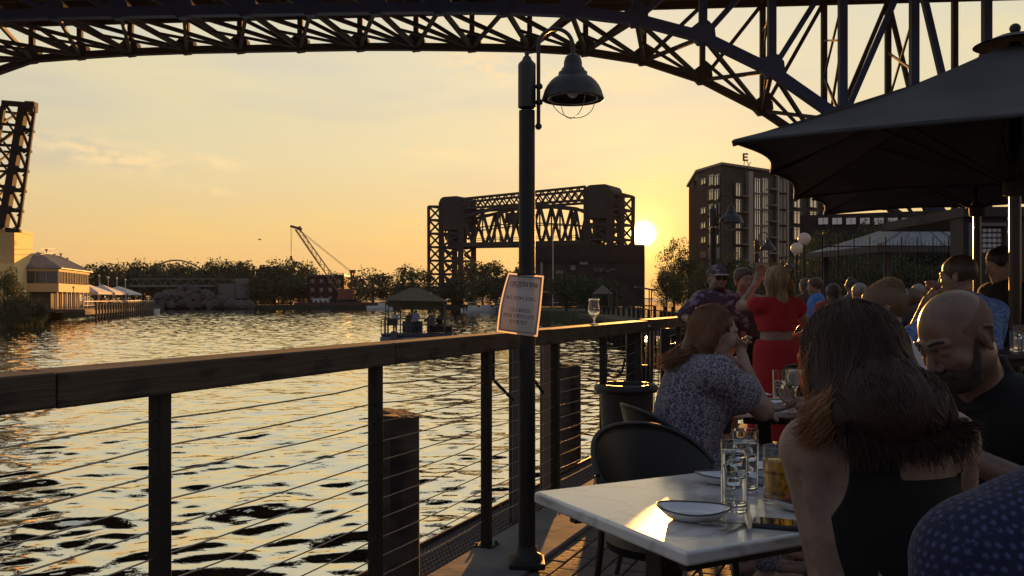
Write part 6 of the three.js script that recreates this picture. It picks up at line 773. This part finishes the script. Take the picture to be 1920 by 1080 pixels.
// ---------------------------------------------------------------- tables
const E1 = [-0.463, 0.886], E2 = [0.886, 0.463], TN = [0.378, 1.908];                      // near table: its near corner and its two edges
const tb = (s, t, y = 0.75) => V(TN[0] + E2[0] * s + E1[0] * t, y, -(TN[1] + E2[1] * s + E1[1] * t));
const TABLE_TURN = Math.atan2(E2[1], E2[0]);
function table(label, corner, turn, L, W, H = 0.75, topM = MT.tableTop) {                  // local x along the long side, local -z away
  const t = thing('table', label, 'table', corner.clone().setY(0), turn);
  part(t, 'table_top', (() => { const g = new RoundedBoxGeometry(L, 0.034, W, 4, 0.009).translate(L / 2, H - 0.017, -W / 2); return tri(g); })(), topM);
  part(t, 'apron', [box(L - 0.14, 0.04, 0.03, L / 2, H - 0.056, -0.1), box(L - 0.14, 0.04, 0.03, L / 2, H - 0.056, -W + 0.1)], MT.blackSteel);
  for (const x of [0.2, L - 0.2]) { part(t, 'pedestal', rbox(0.07, H - 0.1, 0.07, 0.006, x, (H - 0.06) / 2 + 0.01, -W / 2), MT.blackSteel); part(t, 'foot', [rbox(0.06, 0.035, W - 0.14, 0.01, x, 0.023, -W / 2), rbox(0.35, 0.03, 0.06, 0.01, x, 0.022, -W / 2)], MT.blackSteel); part(t, 'cross_arm', box(0.05, 0.03, W - 0.2, x, H - 0.055, -W / 2), MT.blackSteel); }
  return t;
}
table('near table with white marble top set with glasses and plates', tb(0, 0), TABLE_TURN, 1.25, 0.684);
const t2 = onLevel(1372, 770, 0.75); table('second white topped table where the floral woman rests her elbow', V(t2.x, 0, t2.z), -0.12, 0.9, 0.62);
const t3 = at(1490, 560, 8.6); table('third pale table behind the woman in red', V(t3.x, 0, t3.z), 0.3, 1.1, 0.7);
const t4 = at(1562, 560, 13.4); table('high dark table in the crowd carrying a sauce bottle and a basket', V(t4.x, 0, t4.z), 0.1, 0.9, 0.6, 1.07, MT.chair);
const t5 = at(1893, 560, 4.75); table('high dark bar table at the right edge with glasses', V(t5.x, 0, t5.z), 0.25, 1.0, 0.7, 1.0, MT.chair);

// ---------------------------------------------------------------- chairs: curved shell backs on steel legs
function chair(label, pos, turn, proto) {
  if (proto) return copyOf(proto, pos, turn, label);
  const t = thing('chair', label, 'chair', pos, turn, 'black curved back chairs');      // faces +z
  const n = 36, m = 10, shell = (off) => { const p = []; for (let i = 0; i <= n; i++) for (let j = 0; j <= m; j++) { const a = lerp(-1.42, 1.42, i / n), f = j / m, top = 0.825 - 0.135 * Math.pow(Math.abs(a) / 1.42, 2.4), bot = 0.56 + 0.09 * Math.pow(Math.abs(a) / 1.42, 2), y = lerp(bot, top, f), r = 0.225 + 0.025 * f + off; p.push(Math.sin(a) * r * 1.03, y, -Math.cos(a) * r * 0.95 + 0.02 - 0.03 * f); } return p; };
  const A = shell(0.006), B = shell(-0.006), pos2 = [...A, ...B], id = [], k = (n + 1) * (m + 1); for (let i = 0; i < n; i++) for (let j = 0; j < m; j++) { const o = i * (m + 1) + j; id.push(o, o + 1, o + m + 1, o + 1, o + m + 2, o + m + 1, k + o, k + o + m + 1, k + o + 1, k + o + 1, k + o + m + 1, k + o + m + 2); }
  for (let i = 0; i < n; i++) for (const j of [0, m]) { const o = i * (m + 1) + j; id.push(o, o + m + 1, k + o, o + m + 1, k + o + m + 1, k + o); } for (const i of [0, n]) for (let j = 0; j < m; j++) { const o = i * (m + 1) + j; id.push(o, k + o, o + 1, o + 1, k + o, k + o + 1); }
  const g = new THREE.BufferGeometry(); g.setAttribute('position', new THREE.Float32BufferAttribute(pos2, 3)); g.setIndex(id); g.computeVertexNormals(); part(t, 'backrest', tri(g), MT.chair); const rim = []; for (let i = 0; i <= n; i++) { const o = (i * (m + 1) + m) * 3; rim.push(V((A[o] + B[o]) / 2, A[o + 1] + 0.002, (A[o + 2] + B[o + 2]) / 2)); } part(t, 'back_rim', tube(rim, 0.0085, 50, 8), MT.chair);
  part(t, 'seat', new THREE.CylinderGeometry(0.225, 0.215, 0.03, 32).scale(1, 1, 0.95).translate(0, 0.445, 0.01), MT.chair);
  for (const s of [-1, 1]) { part(t, 'leg', rod(V(s * 0.2, 0.0, 0.2), V(s * 0.17, 0.435, 0.16), 0.011, 0.012, 8), MT.blackSteel); part(t, 'leg', tube([V(s * 0.2, 0, -0.22), V(s * 0.18, 0.44, -0.14), V(s * 0.165, 0.66, -0.175)], 0.012, 16, 8), MT.blackSteel); part(t, 'stretcher', rod(V(s * 0.19, 0.2, 0.18), V(s * 0.19, 0.2, -0.18), 0.007), MT.blackSteel); }
  return t;
}
const ch0 = chair('empty black curved back chair on the far side of the near table', tb(0.70, 0.684 + 0.30, 0).setY(0), Math.atan2(-E1[0], E1[1]) );
const fl = at(1262, 560, 3.95); chair('black curved back chair under the floral woman', V(fl.x + 0.02, 0, fl.z), Math.atan2(0.97, -0.22), ch0);
const lw = at(1650, 560, 1.75); chair('black chair under the long haired woman in black', V(lw.x, 0, lw.z), Math.PI, ch0).scale.set(0.9, 0.78, 0.8);
const bm = at(1788, 632, 2.4); chair('black chair under the bald man', V(bm.x + 0.886 * 0.43, 0, bm.z - 0.463 * 0.43), Math.atan2(-0.886, 0.463), ch0);
const dp = at(2030, 560, 1.22); chair('black chair under the person in the dotted shirt', V(dp.x, 0, dp.z), Math.PI, ch0).scale.set(0.9, 0.75, 0.8);
const th = at(1708, 560, 4.0); chair('black chair under the person with tied hair', V(th.x, 0, th.z), Math.atan2(-0.85, -0.45), ch0);
const tc = at(1540, 560, 6.4); chair('black chair back glinting behind the long haired woman', V(tc.x, 0, tc.z), 2.2, ch0); const tc2 = at(1575, 560, 7.6); chair('further black chair left of the tied hair person', V(tc2.x, 0, tc2.z), 0.4, ch0).scale.set(1, 1.25, 1);
const tc3 = at(1535, 560, 9.2); chair('rounded black chair back by the crowd with a sun glint', V(tc3.x, 0, tc3.z), 2.9, ch0).scale.set(1, 1.3, 1);
(function stool() { const p = at(1838, 560, 5.3), t = thing('bar_stool', 'bar stool under the man in light blue', 'stool', V(p.x, 0, p.z)); part(t, 'seat', new THREE.CylinderGeometry(0.18, 0.18, 0.04, 24).translate(0, 0.69, 0), MT.chair); for (let i = 0; i < 4; i++) { const a = i * Math.PI / 2 + 0.78; part(t, 'leg', rod(V(Math.cos(a) * 0.22, 0, Math.sin(a) * 0.22), V(Math.cos(a) * 0.14, 0.68, Math.sin(a) * 0.14), 0.013), MT.blackSteel); } part(t, 'foot_ring', new THREE.TorusGeometry(0.2, 0.01, 6, 30).rotateX(Math.PI / 2).translate(0, 0.22, 0), MT.blackSteel); })();
// round black bin by the railing
(function bin() { const p = onLevel(1168, 905, 0), t = thing('waste_bin', 'black plastic bin with rounded rim by the railing behind the empty chair', 'bin', V(p.x + 0.02, 0, p.z)); const m = mat([0.03, 0.03, 0.03], 0.5, { map: T.mottle, rep: 3 }); part(t, 'bin_body', lathe([[0.001, 0.01], [0.15, 0.01], [0.155, 0.03], [0.185, 0.64], [0.19, 0.66]], 36), m); part(t, 'rim', lathe([[0.185, 0.64], [0.215, 0.645], [0.225, 0.665], [0.22, 0.69], [0.20, 0.70], [0.175, 0.70], [0.165, 0.69], [0.16, 0.6]], 36), m); part(t, 'liner', lathe([[0.001, 0.45], [0.15, 0.47], [0.165, 0.69]], 30), mat([0.015, 0.015, 0.016], 0.3)); })();

// ---------------------------------------------------------------- glassware and tableware
function glassThing(label, pos, prof, inner, fill, fillMat, group, ice = 0, name = 'drinking_glass') {
  const t = thing(name, label, 'glass', pos, 0, group); part(t, 'glass_wall', lathe([...prof, ...[...inner].reverse()], 40), MT.glass);
  if (fill) { const top = fill, pts = [[0.0001, inner[0][1] + 0.0006]]; const rad = (y) => { for (let i = 1; i < inner.length; i++) if (y <= inner[i][1]) return lerp(inner[i - 1][0], inner[i][0], (y - inner[i - 1][1]) / (inner[i][1] - inner[i - 1][1] || 1)); return inner[inner.length - 1][0]; }; for (let i = 0; i <= 14; i++) { const y = lerp(inner[0][1] + 0.0006, top, i / 14); pts.push([rad(y) - 0.0006, y]); } pts.push([0.0001, top]); part(t, 'drink', lathe(pts, 40), fillMat); }
  const rr = rng(Math.round(pos.x * 1000)); for (let i = 0; i < ice; i++) part(t, 'ice_cube', new RoundedBoxGeometry(0.023, 0.021, 0.022, 2, 0.004).rotateX(rr() * 3).rotateY(rr() * 3).translate((rr() - 0.5) * 0.026, fill - 0.012 - i * 0.017, (rr() - 0.5) * 0.026), MT.ice);
  return t;
}
const tumbler = (r, h) => [[[0.0001, 0], [r * 0.90, 0], [r * 0.93, 0.003], [r, h], [r - 0.001, h + 0.001]], [[0.0001, 0.014], [r * 0.90 - 0.003, 0.014], [r * 0.93 - 0.002, 0.02], [r - 0.002, h]]];
const onTable = (px, py, y = 0.7505) => onLevel(px, py, y);
const tall = tumbler(0.036, 0.178); glassThing('tall glass of iced water standing at the front of the near table', onTable(1377, 957), ...tall, 0.158, MT.water, 'glasses on the near table', 5); glassThing('tall glass of iced water behind the front one', onTable(1397, 925), ...tumbler(0.038, 0.178), 0.150, MT.water, 'glasses on the near table', 5);
const beerM = mat([0.85, 0.55, 0.05], 0.06, { transmission: 0.72, thickness: 0.05, ior: 1.34, attenuationColor: rgb(1, 0.72, 0.12), attenuationDistance: 0.09 });
const beerPos = onTable(1460, 943), beer = glassThing('pint of golden beer with dark lettering beside the woman\'s arm', beerPos, ...tumbler(0.0425, 0.152), 0.118, beerM, 'glasses on the near table');
(function beerPrint() { const c = document.createElement('canvas'); c.width = 1024; c.height = 160; const x = c.getContext('2d'); x.clearRect(0, 0, 1024, 160); x.fillStyle = '#15110c'; x.font = 'bold 118px sans-serif'; x.textAlign = 'center'; x.fillText('COLLISION BEND', 512, 122, 1000); const map = new THREE.CanvasTexture(c); map.colorSpace = THREE.SRGBColorSpace; map.magFilter = THREE.LinearFilter; const g = new THREE.CylinderGeometry(0.0428, 0.0424, 0.015, 40, 1, true, -1.55, 2.5).translate(0, 0.086, 0); part(beer, 'print', g, new THREE.MeshStandardMaterial({ map, alphaTest: 0.5, roughness: 0.6, side: THREE.DoubleSide })); })();
glassThing('empty tumbler behind the pint of beer', onTable(1484, 930), ...tumbler(0.04, 0.148), 0, null, 'glasses on the near table');
const rp = edge(alongFor(1114, -0.07), -0.07, 1.1215);
glassThing('tulip beer glass standing on the railing in the sunlight', rp, [[0.0001, 0], [0.034, 0], [0.034, 0.003], [0.012, 0.008], [0.006, 0.018], [0.006, 0.04], [0.012, 0.046], [0.032, 0.065], [0.043, 0.09], [0.042, 0.115], [0.036, 0.14], [0.037, 0.165], [0.040, 0.178]], [[0.0001, 0.052], [0.010, 0.053], [0.030, 0.068], [0.0415, 0.091], [0.0405, 0.115], [0.0345, 0.14], [0.0355, 0.165], [0.0388, 0.1775]], 0.064, beerM, null, 0, 'tulip_glass');
const T2 = (px, py) => onTable(px, py); glassThing('tall glass of water on the second table', T2(1462, 752), ...tumbler(0.037, 0.165), 0.11, MT.water, 'glasses on the second table', 2);
glassThing('stemmed goblet of cloudy white drink on the second table', T2(1491, 750), [[0.0001, 0], [0.034, 0], [0.033, 0.003], [0.008, 0.008], [0.005, 0.02], [0.005, 0.055], [0.014, 0.066], [0.034, 0.09], [0.042, 0.12], [0.040, 0.15], [0.036, 0.17]], [[0.0001, 0.070], [0.012, 0.071], [0.032, 0.092], [0.0405, 0.12], [0.0385, 0.15], [0.0345, 0.1695]], 0.158, mat([0.62, 0.62, 0.55], 0.5, { transmission: 0.4, thickness: 0 }), 'glasses on the second table', 0, 'goblet');
(function plates() {
  const oval = (label, pos, a, b, turn, name = 'oval_plate', content) => { const t = thing(name, label, 'plate', pos, turn); const n = 48, ring = [[0.0, 0.006], [0.55, 0.006], [0.75, 0.012], [0.9, 0.022], [1, 0.028], [1.01, 0.026], [0.9, 0.017], [0.72, 0.004], [0.5, 0], [0, 0]], p = [], id = []; ring.forEach(([r, y]) => { for (let i = 0; i < n; i++) { const an = i / n * 6.283, lift = r > 0.7 ? (r - 0.7) * 0.012 * Math.cos(an * 2) : 0; p.push(Math.cos(an) * a * r * (1 + 0.05 * Math.cos(an * 2) * r), y + lift, Math.sin(an) * b * r); } }); for (let k = 0; k < ring.length - 1; k++) for (let i = 0; i < n; i++) { const o = k * n + i, q = k * n + (i + 1) % n; id.push(o, q, o + n, q, q + n, o + n); } const g = new THREE.BufferGeometry(); g.setAttribute('position', new THREE.Float32BufferAttribute(p, 3)); g.setIndex(id); g.computeVertexNormals(); part(t, 'dish', tri(g), MT.china); const rim = []; for (let i = 0; i <= n; i++) { const an = i / n * 6.283; rim.push(V(Math.cos(an) * a * (1 + 0.05 * Math.cos(an * 2)), 0.0285 + 0.0036 * Math.cos(an * 2), Math.sin(an) * b)); } part(t, 'dark_rim', tube(rim, 0.0022, 64, 5), mat([0.05, 0.045, 0.05], 0.3)); if (content) part(t, 'food', content, mat([0.24, 0.03, 0.025], 0.4)); return t; };
  oval('small oval plate with dark rim at the front of the near table', onTable(1300, 972), 0.087, 0.075, -0.25); oval('oval plate with dark rim behind the water glasses', onTable(1352, 905), 0.075, 0.062, 0.2);
  const rr = rng(4), blobs = []; for (let i = 0; i < 12; i++) blobs.push(new THREE.DodecahedronGeometry(0.012 + rr() * 0.006, 1).translate((rr() - 0.5) * 0.07, 0.022 + rr() * 0.012, (rr() - 0.5) * 0.06)); oval('pale bowl with red food beside the woman\'s arm', onTable(1506, 955), 0.075, 0.07, 0, 'bowl', M(blobs)); oval('pale plate behind the pint of beer', onTable(1440, 905), 0.08, 0.07, 0.4); oval('plate on the second table', T2(1440, 762), 0.09, 0.08, 0);
  const nap = (label, pos, s) => { const g = new THREE.PlaneGeometry(0.14 * s, 0.12 * s, 14, 12).rotateX(-Math.PI / 2), p = g.attributes.position; for (let i = 0; i < p.count; i++) { const x = p.getX(i), z = p.getZ(i); p.setY(i, 0.004 + 0.034 * s * Math.max(0, fbm(x * 16 + pos.x * 9, z * 16, 3, 3) - 0.3) + 0.02 * s * Math.exp(-(x * x + z * z) * 900)); } g.computeVertexNormals(); const t = solo('napkin', g, mat([0.7, 0.69, 0.68], 0.9, { transmission: 0.2, thickness: 0 }), label, 'napkin'); t.position.copy(pos); return t; };
  nap('crumpled white napkin on the second table by her elbow', T2(1432, 744), 0.9); nap('crumpled napkin on the plate behind the glasses', onTable(1447, 898).add(V(0, 0.03, 0)), 0.8); 
  const cut = thing('cutlery_set', 'crossed knife and forks lying on the near table by the water glass', 'cutlery', onTable(1398, 985), 0.6); const fork = (turn, y) => { const g = M([tri(new THREE.BoxGeometry(0.115, 0.003, 0.008)), tri(new THREE.BoxGeometry(0.03, 0.003, 0.02).translate(-0.07, 0.002, 0)), ...[-0.0075, -0.0025, 0.0025, 0.0075].map((z) => new THREE.BoxGeometry(0.035, 0.002, 0.0028).translate(-0.1, 0.003, z))]); return g.rotateY(turn).translate(0, y, 0); }; part(cut, 'fork', fork(0.2, 0.003), MT.cutlery); part(cut, 'fork', fork(-0.5, 0.007), MT.cutlery); part(cut, 'knife', tri(new THREE.SphereGeometry(0.5, 16, 8).scale(0.19, 0.004, 0.017).rotateY(0.75).translate(0.01, 0.012, 0)), MT.cutlery); 
  const ph = thing('phone', 'dark phone lying face up on the near table by the woman', 'phone', onTable(1472, 988), -0.35); part(ph, 'case', rbox(0.152, 0.010, 0.074, 0.004, 0, 0.0055, 0), mat([0.015, 0.015, 0.017], 0.35)); part(ph, 'screen', box(0.144, 0.001, 0.067, 0, 0.0111, 0), mat([0.01, 0.01, 0.012], 0.04));
  const bk = at(1590, 560, 13.6), b1 = thing('sauce_bottle', 'sunlit red sauce bottle on the high crowd table', 'bottle', V(bk.x - 0.05, 1.07, bk.z)); part(b1, 'bottle_body', lathe([[0.0001, 0], [0.035, 0], [0.037, 0.02], [0.034, 0.13], [0.012, 0.17], [0.012, 0.19]], 20), mat([0.5, 0.12, 0.05], 0.25, { transmission: 0.3, thickness: 0 })); part(b1, 'cap', lathe([[0.014, 0.185], [0.014, 0.22], [0.0001, 0.225]], 16), mat([0.7, 0.6, 0.45], 0.4));
  const b2 = thing('food_basket', 'sunlit pale basket on the high crowd table', 'basket', V(bk.x + 0.13, 1.07, bk.z)); part(b2, 'basket', lathe([[0.0001, 0.004], [0.07, 0.004], [0.095, 0.085], [0.092, 0.086], [0.066, 0.01], [0.0001, 0.01]], 24), mat([0.62, 0.45, 0.25], 0.7, { transmission: 0.3, thickness: 0 }));
  const gp = at(1912, 560, 4.95); glassThing('tall glass on the bar table at the right edge', V(gp.x, 1.001, gp.z), ...tumbler(0.035, 0.15), 0.11, MT.water, 'glasses on the bar table', 2); const gp2 = at(1903, 560, 5.1); glassThing('small candle glass on the bar table at the right edge', V(gp2.x, 1.001, gp2.z), ...tumbler(0.028, 0.11), 0, null, 'glasses on the bar table');
})();

// ---------------------------------------------------------------- party boat on the river
(function partyBoat() {
  const d = 1650 * 3.3 / 80, c = at(783, 560, d), t = thing('pontoon_boat', 'pontoon party boat with tan canopy on the river', 'boat', V(c.x, WATER, c.z), 0.06), k = d / F, X = (px) => (px - 783) * k, Y = (py) => EYE + (HORIZON - py) * k - WATER; const tan = mat([0.20, 0.165, 0.09], 0.9, { transmission: 0.15, thickness: 0 }), rail = mat([0.12, 0.10, 0.085], 0.5, { metal: 0.5 }), navy = mat([0.035, 0.035, 0.06], 0.6), alu = mat([0.14, 0.145, 0.16], 0.5);
  const D = 2.6; part(t, 'deck', box(X(848) - X(718), 0.16, D, (X(848) + X(718)) / 2, Y(627), 0), navy); for (const z of [-0.9, 0.9]) part(t, 'pontoon', rbox(X(850) - X(715), 0.7, 0.62, 0.28, (X(850) + X(715)) / 2, 0.12, z, 4), alu); part(t, 'skirt_panel', [box(X(737) - X(716), 0.34, 0.05, (X(737) + X(716)) / 2, Y(634), D / 2), box(X(806) - X(758), 0.30, 0.05, (X(806) + X(758)) / 2, Y(634), D / 2)], alu); part(t, 'outboard_motor', rbox(0.5, 1.0, 0.4, 0.1, X(742), 0.35, D / 2 + 0.2), boatDark);
  const y0 = Y(563), y1 = Y(539), q = [V(X(721), y0 + 0.03, D / 2 + 0.1), V(X(839), y0 - 0.08, D / 2 + 0.1), V(X(839), y0 - 0.08, -D / 2 - 0.1), V(X(721), y0 + 0.03, -D / 2 - 0.1)], r0 = V(X(770), y1, 0), r1 = V(X(790), y1 - 0.06, 0); part(t, 'canopy_panel', slab([q[0], q[1], r1, r0], 0.04), tan); part(t, 'canopy_panel', slab([q[1], q[2], r1], 0.04), tan); part(t, 'canopy_panel', slab([q[2], q[3], r0, r1], 0.04), tan); part(t, 'canopy_panel', slab([q[3], q[0], r0], 0.04), tan); part(t, 'valance', [box(X(837) - X(725), 0.5, 0.03, (X(837) + X(725)) / 2, y0 - 0.28, -D / 2), box(0.03, 0.3, D, X(838), y0 - 0.2, 0)], tan);
  for (const px of [726, 749, 813, 834]) for (const z of px === 749 || px === 813 ? [-D / 2] : [-D / 2, D / 2]) part(t, 'canopy_post', rod(V(X(px), Y(627), z), V(X(px), y0, z), 0.045), rail);
  for (const z of [-D / 2, D / 2]) { for (const y of [597, 608.5]) part(t, 'guard_rail', beam(V(X(718), Y(y), z), V(X(846), Y(y), z), 0.05), rail); for (const px of [718, 724, 764, 771, 806, 834, 847]) part(t, 'stanchion', rod(V(X(px), Y(627), z), V(X(px), Y(597), z), 0.03), rail); } part(t, 'end_panel', box(0.08, 1.1, D, X(847), Y(611), 0), navy); const bn = mat([0.05, 0.03, 0.02], 0.7); part(t, 'bench', [box(X(746) - X(728), 0.12, 0.6, (X(746) + X(728)) / 2, Y(607), 0.45), box(X(746) - X(728), 0.46, 0.08, (X(746) + X(728)) / 2, Y(603), 0.7)], bn); part(t, 'bench', box(X(846) - X(800), 0.5, 0.6, (X(846) + X(800)) / 2, Y(618), -0.7), bn); part(t, 'bar_counter', box(X(792) - X(755), 0.9, 0.7, (X(792) + X(755)) / 2, Y(613), -0.1), navy);
  const deckY = WATER + Y(627) + 0.08, put = (px, z, J, o, label, fx, fz) => { const p = V(c.x + X(px), deckY, c.z + z); figure(label, J, { cell: 0.035, clothCell: 0.03, skin: skin.tan, bottom: { kind: 'trousers', mat: darkPants }, hair: { mat: hairM.dark, short: true, cell: 0.025 }, ...o }, p, facing(fx, fz), 'people on the party boat'); };
  const A = stand(0.98), B = stand(1.08), C = sit(0.55, 0.1), E = sit(0.55, 0.05), G = sit(0.55, 0.1), W = stand(0.97); W.elL = V(0.35, 1.45, 0.05); W.wrL = V(0.5, 1.7, 0.05); E.elR = V(-0.36, 0.98, 0.1); E.wrR = V(-0.42, 1.22, 0.12);
  put(741, 0.1, A, { top: { mat: cloth([0.45, 0.46, 0.52]), sleeve: 0.9, loose: 0.03 } }, 'man in a pale shirt standing at the left of the party boat', -0.2, -1); put(766, -0.5, W, { top: { mat: cloth([0.07, 0.045, 0.035]), sleeve: 1.9, loose: 0.03 } }, 'figure in dark clothes raising an arm on the party boat', 0.1, 1); put(782, 0.75, B, { top: { mat: cloth([0.24, 0.25, 0.33]), sleeve: 0.9, loose: 0.03 } }, 'tall man in grey blue in the middle of the party boat', 0.3, -1); put(804, -0.5, E, { top: { mat: cloth([0.05, 0.03, 0.028]), sleeve: 1, loose: 0.03 } }, 'seated figure lifting a drink on the party boat', 0.2, 1); put(812, 0.2, G, { top: { mat: cloth([0.10, 0.09, 0.10]), sleeve: 1, loose: 0.03 } }, 'seated figure in grey at the right side of the party boat', -0.6, -0.7); put(823, -0.6, C, { female: true, top: { mat: black, sleeve: 0.9, loose: 0.02 }, hair: { mat: hairM.dark, cell: 0.025, extra: [(q2, P) => q2.cone(P(0, 0, -0.04), P(0, -0.2, -0.06), 0.09, 0.08, 0.04)] } }, 'long haired woman seated at the right end of the party boat', -0.4, -0.8);
})();
// a gull far off
solo('gull', M([new THREE.SphereGeometry(0.22, 8, 6).scale(1.8, 0.7, 0.7), new THREE.BoxGeometry(0.2, 0.03, 0.7).rotateX(0.35).translate(0, 0.12, 0.35), new THREE.BoxGeometry(0.2, 0.03, 0.7).rotateX(-0.35).translate(0, 0.12, -0.35)]), boatDark, 'tiny bird flying above the far bank left of the crane', 'bird').position.copy(at(487, 449, 210));
scene.fog = new THREE.FogExp2(new THREE.Color().setRGB(1, 0.86, 0.68), 0.00007);   // thin evening haze
scene.traverse((o) => { if (o.isMesh) { o.castShadow = true; o.receiveShadow = true; } });
renderer.render(scene, camera);
